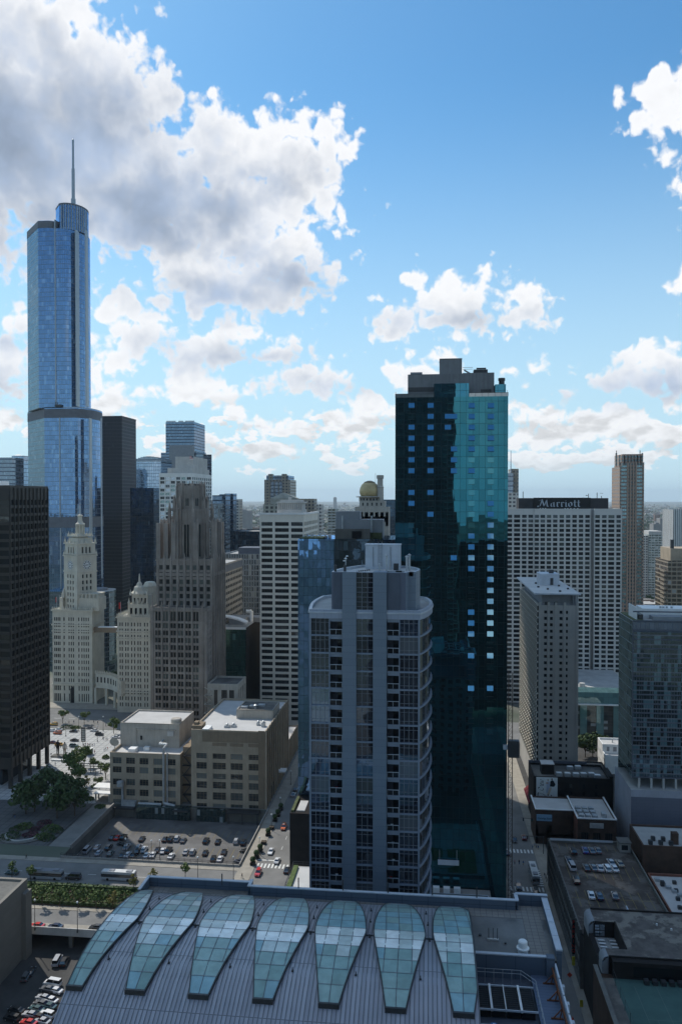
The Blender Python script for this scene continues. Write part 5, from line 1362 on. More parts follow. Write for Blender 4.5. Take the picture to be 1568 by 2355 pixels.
def tbands(m):
    for zc, r in ((1313,1.05),(1277,1.07),(1272.5,1.03),(1249,1.02),(1232,.8)): q = tq(hw*r); m.prism(q,tZ(zc+1.4),tZ(zc-1.4),bottom=True)
    for q, z0, h in ((tq(hw*.92),1250,5),(tq(hw*.70),1233,3.6)):
        for p in q: m.lathe([(.7,tZ(z0)),(.8,tZ(z0)+h*.3),(.3,tZ(z0)+h*.6),(0,tZ(z0)+h)],p[0],p[1],0,6)
        for i in range(4):
            a, c = q[i], q[(i+1)%4]
            for f in (.25,.5,.75): m.lathe([(.5,tZ(z0)),(.55,tZ(z0)+h*.25),(0,tZ(z0)+h*.7)],a[0]+(c[0]-a[0])*f,a[1]+(c[1]-a[1])*f,0,5)
    for q in tq(hw*.97): m.lathe([(.7,tZ(1277)),(.8,tZ(1272)),(.3,tZ(1268)),(0,tZ(1262))],q[0],q[1],0,6)
part(CT,'cornice','cream_terracotta',tbands)
def lantern(m):
    for k in range(8):
        a = k * math.pi / 4 + .3; m.cyl(tcx+2.5*math.cos(a),tcy+2.5*math.sin(a),.42,tZ(1232),tZ(1208),0,6)
    m.lathe([(2.9,tZ(1208)),(3.1,tZ(1206)),(3.0,tZ(1204)),(1.9,tZ(1202)),(1.5,tZ(1197)),(1.4,tZ(1188)),(1.8,tZ(1187)),(1.7,tZ(1185)),(.5,tZ(1183)),(.22,tZ(1180)),(.12,tZ(1158)),(0,tZ(1157))],tcx,tcy,0,10)
    m.lathe([(1.5,tZ(1232)),(1.5,tZ(1208))],tcx,tcy,0,8)
part(CT,'lantern','cream_terracotta',lantern)
for i in (0,1):
    q = tq(hw*1.0+.06); a, c = q[i], q[(i+1)%4]; L = math.hypot(c[0]-a[0],c[1]-a[1]); u = Vector(((c[0]-a[0])/L,(c[1]-a[1])/L,0)); n = Vector((u.y,-u.x,0))
    ctr = Vector(((a[0]+c[0])/2,(a[1]+c[1])/2,tZ(1298)))
    def clock(m):
        r = 2.95; P = lambda ang_, rad, d: tuple(ctr+u*(rad*math.sin(ang_))+Vector((0,0,rad*math.cos(ang_)))+n*d)
        m.face([P(-2*math.pi*k/28,r,.05)for k in range(28)][::1][::-1]if False else [P(2*math.pi*k/28,r,.05)for k in range(27,-1,-1)],0)
        for k in range(12):
            t = 2 * math.pi * k / 12; m.face([P(t-.10,r*.97,.12),P(t-.12,r*.5,.12),P(t+.12,r*.5,.12),P(t+.10,r*.97,.12)][::1],1); m.face([P(t+.10,r*.97,.12),P(t+.12,r*.5,.12),P(t-.12,r*.5,.12),P(t-.10,r*.97,.12)],1)
    ck = part(CT,'clock_face',['sign_white','sign_black'],clock)
    for t, ln, w_ in ((R(268),.88,.10),(R(84),.55,.16)):
        def hand(m):
            P = lambda ang_, rad, d: tuple(ctr+u*(rad*math.sin(ang_))+Vector((0,0,rad*math.cos(ang_)))+n*d)
            q_ = [P(t,2.95*ln,.2),P(t+w_+math.pi/2,.25,.2),P(t+math.pi,.44,.2),P(t-w_-math.pi/2,.25,.2)]; m.face(q_); m.face(q_[::-1])
        part(ck,'clock_hand','sign_black',hand)
def upper_blocks(m):
    x0, x1 = cX(178,488), cX(226,488)
    m.box(x0,x1,488,500,cz-1,cZ(1376)); m.box(x0+1.5,x1-1,489,500,cZ(1377),cZ(1366)); m.box(x0+.8,x1-.4,488.3,500,cZ(1368),cZ(1366.5))
    m.box(cX(141,495),cX(149,495),492,500,cz-1,cZ(1378))
    for k in range(6): m.lathe([(.7,cZ(1376)),(.6,cZ(1370)),(0,cZ(1362))],x0+.5+(x1-x0-1)*k/5,488.3,0,5)
    m.lathe([(1.6,cZ(1378)),(1.2,cZ(1368)),(0,cZ(1355))],cX(146,494),494,0,6)
part(CT,'attic_storey','cream_terracotta',upper_blocks)
part(CT,'entrance_arch','win_dark',lambda m:m.face([(cX(160),485.95,0)]+[(cX(164.5)+1.25*math.cos(t),485.95,9+1.25*math.sin(t))for t in [math.pi-math.pi*k/8 for k in range(9)]][::-1][::-1]+[(cX(169),485.95,0)][::1]if False else [(cX(160),485.95,0),(cX(169),485.95,0),(cX(169),485.95,9),(cX(164.5),485.95,11),(cX(160),485.95,9)]))
FL2 = thing('rooftop_flag','small red flag on the left roof corner of the cream clock tower block','flag',(cX(126),487,cz))
part(FL2,'pole','pale_metal',lambda m:m.tube((cX(128),487,cz),(cX(128),487,cz+8),.1)); part(FL2,'cloth','sign_red',lambda m:m.box(cX(125.5),cX(128),486.95,487.05,cz+4.5,cz+7.6))
NBk = thing('cream_north_block','cream terracotta block with pinnacled attic left of the gothic tower','building',(xat(306,468),478,0))
n0, n1, NYB = xat(268.5,468), xat(347,468), 468.0; nz = zat(1419,n1,NYB)
wins = []; mb = MB()
ncols = cpx([(273.8,276.4),(278.9,281.5),(287,289.6),(292.3,294.9),(300.5,303.1),(307.3,309.9),(315.2,317.8),(320.6,323.2),(330.5,333.1),(336.8,339.4)],NYB,n0)
rws = [r for r in [(zat(1432.5,n1,NYB)-3.78*i-2.35,zat(1432.5,n1,NYB)-3.78*i)for i in range(16)][::-1]if r[0]>3]
block(mb,n0,n1,NYB,NYB+30,0,nz,wins,(ncols,rws),None,(ev(30,6,.3,.5),rws),rec=.5)
mb.build('wall',['cream_terracotta','white_roof'],NBk); put_windows(NBk,wins,'sash',['win_dark','win_dark','win_mid'],'bronze',seed=12)
def ncor(m):
    for zc, d in ((nz-.2,.7),(nz-8.6,.5),(nz-12.4,.4),(13.0,.5)): m.box(n0-d,n1+d,NYB-d,NYB+30,zc-.8,zc)
    for k in range(20): m.lathe([(.4,nz),(.5,nz+.8),(.2,nz+1.5),(0,nz+2.4)],n0+(n1-n0)*k/19,NYB,0,5)
    for k in range(16): m.lathe([(.4,nz),(.5,nz+.8),(.2,nz+1.5),(0,nz+2.4)],n0,NYB+30*k/15,0,5)
part(NBk,'cornice','cream_terracotta',ncor)
a0, a1 = xat(293.5,472), xat(341,472)
nzz = lambda py: zat(py,n1,472)
wins = []; mb = MB()
block(mb,a0,a1,472,482,nz-1,nzz(1390),wins,(ev(a1-a0,4,.5,.6),[(nzz(1414),nzz(1399))]),None,rec=.5)
block(mb,a0+2.2,a1-.8,473,481,nzz(1391),nzz(1370),wins,(ev(a1-a0-3,4,.5,.5),[(nzz(1388),nzz(1376))]),None,rec=.5)
mb.build('attic_storey',['cream_terracotta','white_roof'],NBk); put_windows(NBk,wins,'plain',['win_dark'],'cream_terracotta')
def npin(m):
    xc = xat(319,476)
    m.lathe([(5.2,nzz(1370)),(5.4,nzz(1366)),(3.8,nzz(1361)),(3.2,nzz(1352)),(2.0,nzz(1349)),(1.6,nzz(1344)),(.7,nzz(1340)),(.3,nzz(1322)),(0,nzz(1321))],xc,477,0,8)
    for q in range(5):
        for s in (0,1): m.lathe([(.7,nzz(1370-s*-20)),(.8,nzz(1366+s*20)),(.3,nzz(1361+s*20)),(0,nzz(1355+s*20))],a0+1.5-s+(a1-a0-2.5+s)*q/4,472.6,0,5)
part(NBk,'pinnacle','cream_terracotta',npin)
part(NBk,'rear_turret','cream_terracotta',lambda m:m.lathe([(4.2,nz-1),(4.2,nzz(1355)),(4.6,nzz(1354)),(3.4,nzz(1345)),(2.2,nzz(1343)),(0,nzz(1342))],xat(345,486),486,0,8,False))
FL3 = thing('rooftop_flag','small red flag on the left roof corner of the cream north block','flag',(n0,NYB+1,nz))
part(FL3,'pole','pale_metal',lambda m:m.tube((n0+2,NYB+1,nz),(n0+2,NYB+1,nz+9),.1)); part(FL3,'cloth','sign_red',lambda m:m.box(n0+.8,n0+2,NYB+.95,NYB+1.05,nz+4.5,nz+8.4))
AR = thing('arcade_bridge','cream arcaded link building joining the clock tower block to its north block','building',(xat(245,478),478,0))
def arcade(m):
    N = 9
    for k in range(N):
        f0, f1 = k / N, (k+1) / N
        P = lambda f: (xat(214,482)+(xat(278,468)-xat(214,482))*f,485-18.5*f+5*math.sin(math.pi*f))
        a, c = P(f0), P(f1); ux, uy = c[0] - a[0], c[1] - a[1]; L = math.hypot(ux,uy); ux /= L; uy /= L
        q = lambda s, d, z: (a[0]+ux*s+uy*-d*-1*-1,a[1]+uy*s+ux*d,z)
        m.prism([a,c,(c[0]-uy*4,c[1]+ux*4),(a[0]-uy*4,a[1]+ux*4)],10.5,19.5)
        m.face([(a[0]+ux*L*.3+uy*.06,a[1]+uy*L*.3-ux*.06,14),(a[0]+ux*L*.7+uy*.06,a[1]+uy*L*.7-ux*.06,14),(a[0]+ux*L*.7+uy*.06,a[1]+uy*L*.7-ux*.06,17.5),(a[0]+ux*L*.3+uy*.06,a[1]+uy*L*.3-ux*.06,17.5)],1)
        m.prism([(a[0]-.7,a[1]-.7),(a[0]+.7,a[1]-.7),(a[0]+.7,a[1]+.7),(a[0]-.7,a[1]+.7)],0,10.5) if k % 3 == 0 else None
        m.lathe([(.4,19.5),(.5,20.4),(0,22)],a[0],a[1],0,5); m.lathe([(.4,19.5),(.5,20.4),(0,22)],(a[0]+c[0])/2,(a[1]+c[1])/2,0,5)
part(AR,'gallery',['cream_terracotta','win_dark'],arcade)
SB = thing('skybridge','brown metal skybridge high between the two cream blocks','bridge',(xat(246,490),490,cZ(1454)))
part(SB,'deck',['tan_brick_dark','white_paint'],lambda m:(m.box(m1-2,n0+3,488,491,zat(1454,-210,489),zat(1442.5,-210,489),0),m.box(m1+3,n0+3,487.9,491.1,zat(1442.5,-210,489),zat(1441,-210,489),1)))

# ------------------------------------------------------------------ tan brick warehouse beside the sunken car park
BYF = 328.0; bX = lambda px, Y=BYF: xat(px,Y); bZ = lambda py, Y=BYF: zat(py,bX(430,Y),Y)
BB = thing('tan_brick_building','tan brick commercial building with flat white roofs above the sunken car park','building',(-100,345,LOTZ))
l0, l1, r0, r1 = bX(250.5), bX(412.5), bX(438), bX(609.5)
lz_, rz = bZ(1736), bZ(1677)
wins = []; mb = MB()
lc = cpx([(257,277),(288,308),(319,339),(351,371),(380,402)],BYF,l0)
lr = rowsz([(1741,1755),(1762,1776),(1790,1804),(1813,1828),(1837,1852),(1866,1880)],l0,BYF)
block(mb,l0,l1,BYF,BYF+46,LOTZ,lz_,wins,(lc,lr),None,rec=.35,rmi=1,par=1.2)
rc_ = cpx([(450.5,474),(488,518),(529.5,557),(571,596)],BYF,r0)
rr2 = rowsz([(1731,1743),(1752,1767),(1777,1789),(1796,1811),(1820,1837),(1846,1859),(1871,1883)],r0,BYF)
byf = far_y(r1,661)
syr = [(rz-9.5-4.2*i-2.2,rz-9.5-4.2*i)for i in range(7)][::-1]
block(mb,r0,r1,BYF,byf,LOTZ,rz,wins,(rc_,rr2),(ev(byf-BYF,12,.55,.6),syr),rec=.35,rmi=1,par=1.0)
byf2 = far_y(r1,683)
mb.box(r1-30,r1,byf,byf2,0,zat(1668,r1,byf2),0,top=False)
mb.face([(r1-30,byf,zat(1668,r1,byf2)-.8),(r1,byf,zat(1668,r1,byf2)-.8),(r1,byf2,zat(1668,r1,byf2)-.8),(r1-30,byf2,zat(1668,r1,byf2)-.8)],1)
mb.build('wall',['tan_brick','white_roof'],BB)
glass('win_loft',(.5,.58,.6),.03,(.020,.024,.026)); glass('win_loft_pale',(.5,.56,.56),.05,(.16,.175,.165)); glass('win_loft_mid',(.5,.58,.58),.05,(.07,.08,.078))
put_windows(BB,wins,'bay',['win_loft','win_loft','win_loft_pale','win_loft_mid'],'tan_brick_dark',seed=3)
def trim(m):
    m.box(bX(464),bX(606),BYF-.12,BYF-.005,bZ(1704),bZ(1680)); m.box(r1-3,r1-.3,BYF-.2,BYF-.01,bZ(1880),rz+.3)
    for a, c in ((487,520),(528,558),(570,598)): m.box(bX(a),bX(c),BYF-.15,BYF-.01,bZ(1713),bZ(1706))
part(BB,'brick_panel','tan_brick_dark',trim)
def sidepier(m):
    for k in range(13):
        y_ = BYF + .3 + (byf-BYF-.6) * k / 12; m.box(r1,r1+.55,y_-.45,y_+.45,0,rz+.5)
    for k in range(8):
        y_ = byf + .5 + (byf2-byf-1) * k / 7; m.box(r1,r1+.5,y_-.4,y_+.4,0,zat(1668,r1,byf2)+.4)
part(BB,'pier','tan_brick',sidepier)
part(BB,'link_wall','tan_brick_dark',lambda m:m.box(l1,r0,BYF+4,BYF+30,LOTZ,lz_+2))
def fire(m):
    for q in range(8):
        z_ = LOTZ + 4.5 + q * 4.2
        if z_ > lz_ - 1: break
        m.box(l1+.3,r0-.3,BYF+1.8,BYF+3.6,z_,z_+.15)
        a, c = (l1+.8,r0-.8) if q % 2 else (r0-.8,l1+.8)
        m.tube((a,BYF+2.4,z_+.2),(c,BYF+2.4,z_+4.2),.22,0,4); m.tube((l1+.3,BYF+1.8,z_+1.1),(r0-.3,BYF+1.8,z_+1.1),.05,0,4)
part(BB,'fire_stair','dark_metal',fire)
phz = zat(1665,bX(340,340),340)
def pent(m):
    m.box(bX(275,340),bX(411,340),340,362,lz_-1.2,phz,0,top=False); roof_flat(m,bX(275,340),bX(411,340),340,362,phz+.3,.7,.4,1,0)
    m.box(bX(311,340),bX(313,340),339.6,340,lz_,phz-2); m.box(bX(311,340),bX(403,340),339.6,340,phz-2.6,phz-2.2)
    m.lathe([(2.4,lz_-1),(2.4,phz+1.6),(2.0,phz+2),(0,phz+2.1)],bX(405,344),343.5,0,14)
part(BB,'penthouse',['limestone','white_roof'],pent)
part(BB,'door','fan_black',lambda m:(m.box(bX(321,339.5),bX(325,339.5),339.4,339.6,phz-7,phz-5.2)))
part(BB,'tank_panel','concrete_pale',lambda m:m.box(bX(383,339.6),bX(398,339.6),339.5,339.9,phz-5,phz-2.8))
uz = zat(1634,bX(580,350),350)
def pent2(m): m.box(bX(543,350),bX(627,350),350,366,rz-1,uz,0,top=False); roof_flat(m,bX(543,350),bX(627,350),350,366,uz+.3,.5,.4,1,0)
part(BB,'penthouse',['limestone','dark_roof'],pent2)
def runits(m):
    for px, py_, w_, h_, Y in ((520,0,2.2,1.0,335),(535,0,2.2,1.0,336),(604,0,1.6,1.8,338),(592,0,1.2,1.2,340)):
        x_ = bX(px,Y); m.box(x_-w_/2,x_+w_/2,Y,Y+2,rz-1,rz-1+h_); m.lathe([(.5,rz-1+h_),(.6,rz+h_-.4),(0,rz+h_-.1)],x_,Y+1,0,8)
    for px, Y in ((560,354),(580,356),(600,358)):
        x_ = bX(px,Y); m.box(x_-1.5,x_+1.5,Y,Y+2.4,uz-.2,uz+.5)
    m.lathe([(.5,uz),(.5,uz+1.6),(1.0,uz+1.7),(0,uz+2.2)],bX(586,352),353,0,8)
part(BB,'roof_unit','galvanised',runits)
part(BB,'stair_head',['white_paint','tan_brick_dark'],lambda m:(m.box(bX(465,BYF+1),bX(480,BYF+1),BYF+.1,BYF+6,bZ(1699),bZ(1677)+.3,0),m.box(bX(440,BYF+2),bX(463,BYF+2),BYF+1.5,BYF+8,rz-1,rz+1.2,1),m.box(bX(446,BYF+4),bX(455,BYF+4),BYF+3,BYF+6,rz+1.2,rz+2.2,1)))
def ducts(m):
    x_ = bX(375.5); m.tube((x_,BYF-.7,LOTZ+6),(x_,BYF-.7,lz_+2.6),.42,0,8); m.tube((x_+1.6,BYF-.6,LOTZ+6),(x_+1.6,BYF-.6,lz_+1),.3,0,8)
    m.tube((x_,BYF-.7,lz_+2.6),(x_,BYF+4,lz_+3.0),.42,0,8); m.tube((x_,BYF+4,lz_+3.0),(x_-4,BYF+6,lz_+2.4),.5,0,8); m.tube((x_-4,BYF+6,lz_+2.4),(x_-4,BYF+11,lz_+2.4),.5,0,8)
    m.tube((x_,BYF-.7,LOTZ+6),(x_+5,BYF-.9,LOTZ+5.2),.6,0,8); m.box(x_-18,x_-12,BYF-2.6,BYF-.2,LOTZ+4.4,LOTZ+6.6); m.tube((x_-11,BYF-1,LOTZ+5.6),(x_-1,BYF-1,LOTZ+5.6),.55,0,8)
    x2 = bX(281); m.tube((x2,BYF-1,LOTZ+6),(x2,BYF-1,LOTZ+14),.5,0,8); m.lathe([(1.5,LOTZ+13),(1.5,LOTZ+15),(0,LOTZ+15.4)],x2-.6,BYF-1.8,0,10)
part(BB,'duct','galvanised',ducts)
curtain('canopy_glass',(.02,.035,.035),(.35,.5,.5),.18,1.4,2.6,(.03,.04,.04),.1,.12,blind=.06)
part(BB,'glass_canopy',['canopy_glass','dark_metal'],lambda m:(m.box(bX(318),bX(440),BYF-3.5,BYF-.1,LOTZ,LOTZ+5.2,0),m.box(bX(455),bX(520),BYF-3.5,BYF-.1,LOTZ,LOTZ+5,0),m.box(bX(524),bX(600),BYF-5,BYF-.1,LOTZ+4.4,LOTZ+5,1),m.box(bX(245),bX(314),BYF-4.5,BYF-.1,LOTZ+4,LOTZ+4.8,1),[m.box(bX(p)-.15,bX(p)+.15,BYF-4.8,BYF-4.5,LOTZ,LOTZ+4.4,1)for p in (530,562,596)],m.box(bX(402),bX(438),BYF-5.2,BYF-3.4,LOTZ+4.2,LOTZ+4.6,1)))
part(BB,'satellite_dish','limestone',lambda m:[m.lathe([(0,lz_+.1),(.25,lz_+.1),(.2,lz_+1.6)],bX(262,BYF+5),BYF+5,0,6)]+[m.face([tuple(Vector((bX(262,BYF+5),BYF+4.4,lz_+3.0))+Vector((2.1*math.cos(t),-.5*math.sin(t),1.9*math.sin(t))))for t in [2*math.pi*k/18 for k in range(18)]])])
part(BB,'roof_skylight','white_paint',lambda m:(m.box(bX(294,BYF+4),bX(310,BYF+4),BYF+3,BYF+7,lz_-1.2,lz_+.6),m.box(bX(330,BYF+8),bX(342,BYF+8),BYF+7,BYF+9,lz_-1.2,lz_+.3)))
def gate(m): y0_ = byf - 26; m.box(r1,r1+3.4,y0_,y0_+5,6.0,6.6,0); m.box(r1+.01,r1+.2,y0_-16,y0_-8,0,5.5,1)
part(BB,'loading_canopy',['white_paint','fan_black'],gate)

# ------------------------------------------------------------------ white tower with ribbon windows
RY = 450.0; rx0, rx1 = xat(597.5,RY), xat(698.6,RY); ryf = far_y(rx1,731); RZ = zat(1184,rx1,RY)
RB = thing('ribbon_window_tower','white slab tower with dark horizontal ribbon windows behind the mirrored block','building',((rx0+rx1)/2,RY+20,0))
wins = []; mb = MB()
rws = [(RZ-4.2-3.5*i-2.15,RZ-4.2-3.5*i)for i in range(33)if RZ-4.2-3.5*i-2.2>1][::-1]
block(mb,rx0,rx1,RY,ryf,0,RZ,wins,(cpx([(601,626.6),(632,664),(669.2,696)],RY,rx0),rws),(ev(ryf-RY,9,.75,.6),rws),rec=.7,par=.6)
mat('ribbon_white',(.74,.70,.61),.8,.06,.2,streak=.08)
mb.build('wall',['ribbon_white','white_roof'],RB); put_windows(RB,wins,'four',['win_dark','win_dark','win_mid'],'dark_metal',seed=5)
part(RB,'parapet_cap','white_paint',lambda m:(m.box(rx0-.6,rx1+.6,RY-.6,RY+.4,RZ,RZ+1.1),m.box(rx1-.4,rx1+.6,RY+.4,ryf+.4,RZ,RZ+1.1)))
def lant(m):
    Y = RY + 8; a, c = xat(637,Y), xat(697,Y); zz = lambda p: zat(p,rx1,Y)
    m.box(a,c,Y,Y+14,RZ-.5,zz(1172)); m.box(a+.6,c-.6,Y+.6,Y+13,zz(1172),zz(1156))
    for k in range(13): m.cyl(a+.6+(c-a-1.2)*k/12,Y+.3,.42,zz(1172),zz(1157),0,8)
    m.box(a-.4,c+.4,Y-.4,Y+14,zz(1157),zz(1154)); m.box(a+1.5,c-1.5,Y+2,Y+12,zz(1154),zz(1149.5)); m.cyl(xat(667,Y+6),Y+6,.9,zz(1150),zz(1143),0,10)
part(RB,'roof_temple','concrete_pale',lant)

# ------------------------------------------------------------------ gold dome hotel
DY = 392.0; dX = lambda px, Y=DY: xat(px,Y); dZ = lambda py, Y=DY: zat(py,dX(850),Y)
DT = thing('gold_dome_tower','brown stone tower topped by a gold onion dome and slim minaret chimney','building',(dX(850),DY+8,0))
wins = []; mb = MB()
block(mb,dX(816),dX(893),DY,DY+16,0,dZ(1166),wins,(ev(dX(893)-dX(816),6,.35,.6),[(dZ(1188),dZ(1178)),(dZ(1210),dZ(1200))]),None,rec=.5)
block(mb,dX(826),dX(884),DY+1,DY+15,dZ(1167),dZ(1152),wins,(ev(dX(884)-dX(826),5,.35,.6),[(dZ(1163),dZ(1156))]),None,rec=.5)
mb.build('wall',['limestone','dark_roof'],DT); put_windows(DT,wins,'sash',['win_dark'],'limestone')
dcx, dcy = dX(849.5,DY+7), DY + 7.0; d2 = lambda py: zat(py,dcx,dcy)
part(DT,'drum',['limestone','win_dark'],lambda m:(m.lathe([(5.3,d2(1153)),(5.3,d2(1144)),(6.8,d2(1143.5)),(6.8,d2(1142)),(4.5,d2(1141))],dcx,dcy,0,20),[m.cyl(dcx+5.35*math.cos(-math.pi*(.25+.1*q)),dcy+5.35*math.sin(-math.pi*(.25+.1*q)),.38,d2(1151),d2(1146),1,6)for q in range(6)]))
part(DT,'onion_dome','gold_dome',lambda m:m.lathe([(4.0,d2(1142.5)),(4.6,d2(1139)),(5.0,d2(1134)),(5.05,d2(1129)),(4.75,d2(1122)),(4.0,d2(1115)),(2.8,d2(1110)),(1.7,d2(1108)),(1.5,d2(1106.5)),(1.3,d2(1106)),(0,d2(1105))],dcx,dcy,0,24))
part(DT,'dome_collar','dark_metal',lambda m:m.lathe([(2.6,d2(1110)),(2.8,d2(1108.5)),(1.8,d2(1107.2))],dcx,dcy,0,12))
part(DT,'minaret','limestone',lambda m:(m.lathe([(1.75,dZ(1160)),(1.7,dZ(1121)),(1.95,dZ(1120)),(1.45,dZ(1118)),(1.4,dZ(1101)),(1.75,dZ(1100)),(1.8,dZ(1093)),(1.55,dZ(1092)),(0,dZ(1092))],dX(872.5),DY+5,0,14),m.tube((dX(861.5),DY+5,dZ(1112)),(dX(861.5),DY+5,dZ(1087)),.08)))

mat('trim_dark',(.12,.13,.155),.6,.1,.3); mat('slate_dark',(.045,.043,.045),.7,.08,.3); mat('rust_dark',(.06,.04,.03),.8,.2,.8); mat('paint_dim',(.13,.19,.175),.8,.1,.5)
tiles('grey_panel',(.15,.16,.20),(.17,.18,.22),3.0,1.2,.05,(.12,.13,.16)); mat('pod_white',(.40,.41,.46),.8,.08,.2,streak=.1)

# ------------------------------------------------------------------ right side towers
simple_ = simple
t, x0, x1, y0, yf, z = simple('slender_grey_tower','slender grey tower with spire peeking out just right of the teal tower','building',1174,1191.6,1078,660,22,'beige_grid')
part(t,'glass_wing',['steel_pale','grey_roof'],lambda m:m.box(xat(1150,655),xat(1179,655),655,659.8,0,zat(1088,90,655)))
part(t,'spire','pale_metal',lambda m:m.tube((xat(1173,662),659.5,zat(1090,90,662)),(xat(1173,662),659.5,zat(1036,90,662)),.5,0,6,.2))
part(t,'lower_block','ivory_grid',lambda m:m.box(xat(1150,650),xat(1191,650),650,654.8,0,zat(1133,90,650)))
# white gridded hotel with the rooftop sign
MY = 515.0; mX = lambda px, Y=MY: xat(px,Y); mZ = lambda py, Y=MY: zat(py,mX(1300,Y),Y)
MH = thing('white_grid_hotel','broad white hotel slab with square window grid and dark rooftop sign','building',(mX(1290),MY+12,0))
tiles('hotel_white',(.54,.525,.49),(.60,.585,.55),30,2.93,.05,(.36,.35,.33),.85)
hc = lambda c: 1121.2 + .2849 * c
MZ = mZ(1170)
mr = [(mZ(1184)-2.93*i-2.02,mZ(1184)-2.93*i-.05)for i in range(43)][::-1]
wins = []; mb = MB()
xa, xb, xc, xd, xe = mX(1150), mX(1229), mX(1357.5), mX(1365), mX(1428.5)
def hcols(lst,x0_): return [(mX(hc(a-2))-x0_,mX(hc(c+2))-x0_)for a,c in lst]
k1 = [(162,196),(215,261),(280,313),(331,365)]; k2 = [(381,411),(427,460),(478,510),(528,560),(580,613),(632,664),(684,716),(736,768),(788,821)]; k3 = [(864,898),(919,952),(970,1015),(1035,1066)]
block(mb,xa,xb,MY+1.2,MY+22,0,MZ,wins,([(3.2,6.5),(7.4,10.7)]*0+hcols(k1,xa),mr),None,rec=.35)
block(mb,xb,xc,MY,MY+22,0,MZ,wins,(hcols(k2,xb),mr),None,rec=.35)
mb.box(xc,xd,MY+3.5,MY+22,0,MZ)
wz_ = mZ(1563,MY-1)
rwr = [r for r in mr if r[0]>mZ(1549)]
block(mb,xd,xe,MY-1.5,MY+22,0,MZ+.05,wins,(hcols(k3,xd),rwr),None,rec=.35)
mb.build('wall',['hotel_white','grey_roof'],MH)
put_windows(MH,wins,'double',['win_dark','win_dark','win_dark','win_mid','win_goth_mid'],'bronze',seed=21)
sgx0, sgx1 = xat(1192,MY+4), xat(1398,MY+4); sz1 = zat(1145.5,mX(1300),MY+4)
part(MH,'sign_block',['slate_dark','sign_black','dark_roof'],lambda m:(m.box(sgx0,sgx1,MY+4,MY+18,MZ-1,sz1,0,top=False),m.face([(sgx0,MY+4,sz1),(sgx1,MY+4,sz1),(sgx1,MY+18,sz1),(sgx0,MY+18,sz1)],2),m.box(xat(1225.8,MY+4),xat(1357,MY+4),MY+3.7,MY+3.99,MZ+.3,sz1+.25,1))) if 'slate_dark' in MATS else None
def strokes(m,glyphs,org,ux,uz,n,sc,nib,th,mi=0):
    """broad-nib lettering: every stroke is a slanted-nib ribbon with thickness th"""
    ux, uz, n = Vector(ux), Vector(uz), Vector(n); org = Vector(org)
    for gx, lines in glyphs:
        for ln in lines:
            for (a,b) in zip(ln,ln[1:]):
                P = lambda q, s: org + ux * ((q[0]+gx+s*nib[0])*sc) + uz * ((q[1]+s*nib[1])*sc)
                q = [P(a,-.5),P(b,-.5),P(b,.5),P(a,.5)]
                nn = (q[1]-q[0]).cross(q[3]-q[0])
                if nn.dot(n) < 0: q = q[::-1]
                m.face([tuple(v+n*th)for v in q],mi)
                for i in range(4):
                    u, v = q[i], q[(i+1)%4]; m.face([tuple(u),tuple(v),tuple(v+n*th),tuple(u+n*th)],mi)
minim = lambda x: [(x-.10,.84),(x+.05,.98),(x+.05,.10),(x+.20,.02)]
GL = {'M':[[(-.45,-.05),(-.15,.12),(.18,1.45)],[(-.30,1.30),(.18,1.55),(.52,.12)],[(.52,.12),(.92,1.50)],[(.92,1.50),(1.02,.15),(1.22,.05)],[(-.5,.2),(-.45,-.05)]],
      'a':[minim(.50),[(.50,.90),(.12,.72),(.08,.22),(.25,.02),(.52,.22)]],'r':[minim(.05),[(.10,.72),(.30,.98),(.48,.84)]],
      'i':[minim(.05),[(.02,1.20),(.12,1.34)]],'o':[[(.30,.98),(.05,.75),(.05,.22),(.30,.02)],[(.30,.98),(.55,.78),(.55,.25),(.30,.02)]],
      't':[[(.12,1.42),(.12,.15),(.34,.02)],[(-.06,.95),(.36,.98)]]}
word = [('M',0),('a',1.55),('r',2.55),('r',3.25),('i',3.95),('o',4.45),('t',5.35),('t',5.95)]
def sign(m):
    sc = (mX(1339)-mX(1241)) / 6.85; org = (xat(1243,MY+3.6),MY+3.62,MZ+1.25)
    strokes(m,[(x,GL[c])for c,x in word],org,(1,0,0),(0,0,.76),(0,-1,0),sc,(.17,.13),.25)
part(MH,'sign_lettering','sign_letter',sign)
def mtop(m):
    for px, h in ((1202,6),(1352,4),(1372,5),(1382,2)): m.tube((xat(px,MY+8),MY+8,sz1),(xat(px,MY+8),MY+8,sz1+h*.7),.22,0,5)
    m.box(xat(1378,MY+8),xat(1386,MY+8),MY+7.9,MY+8.1,sz1+3,sz1+3.2); m.box(xat(1346,MY+8),xat(1350,MY+8),MY+7.9,MY+8.1,sz1+1.4,sz1+1.9)
part(MH,'roof_aerial','dark_metal',mtop)
part(MH,'maintenance_lamp','white_paint',lambda m:[m.box(xat(p,MY+3),xat(p+3,MY+3),MY+2.6,MY+3,MZ,MZ+.35)for p in (1240,1246,1252,1297,1303,1310,1318,1326)])
part(MH,'podium',['grey_roof','concrete'],lambda m:(m.box(mX(1325,470),mX(1450,470),452,MY-1.6,0,zat(1590,90,455),1,top=False),m.face([(mX(1325,470),452,zat(1590,90,455)),(mX(1450,470),452,zat(1590,90,455)),(mX(1450,470),MY-1.6,zat(1590,90,455)),(mX(1325,470),MY-1.6,zat(1590,90,455))],0)))
for px in (1340,1352,1359): part(MH,'roof_tank','concrete_pale',lambda m:m.lathe([(1.6 if px==1340 else 1.3,zat(1590,90,455)),(1.6 if px==1340 else 1.3,zat(1573 if px==1340 else 1581,90,458)),(0,zat(1572 if px==1340 else 1580,90,458))],xat(px,460),460,0,14,False))

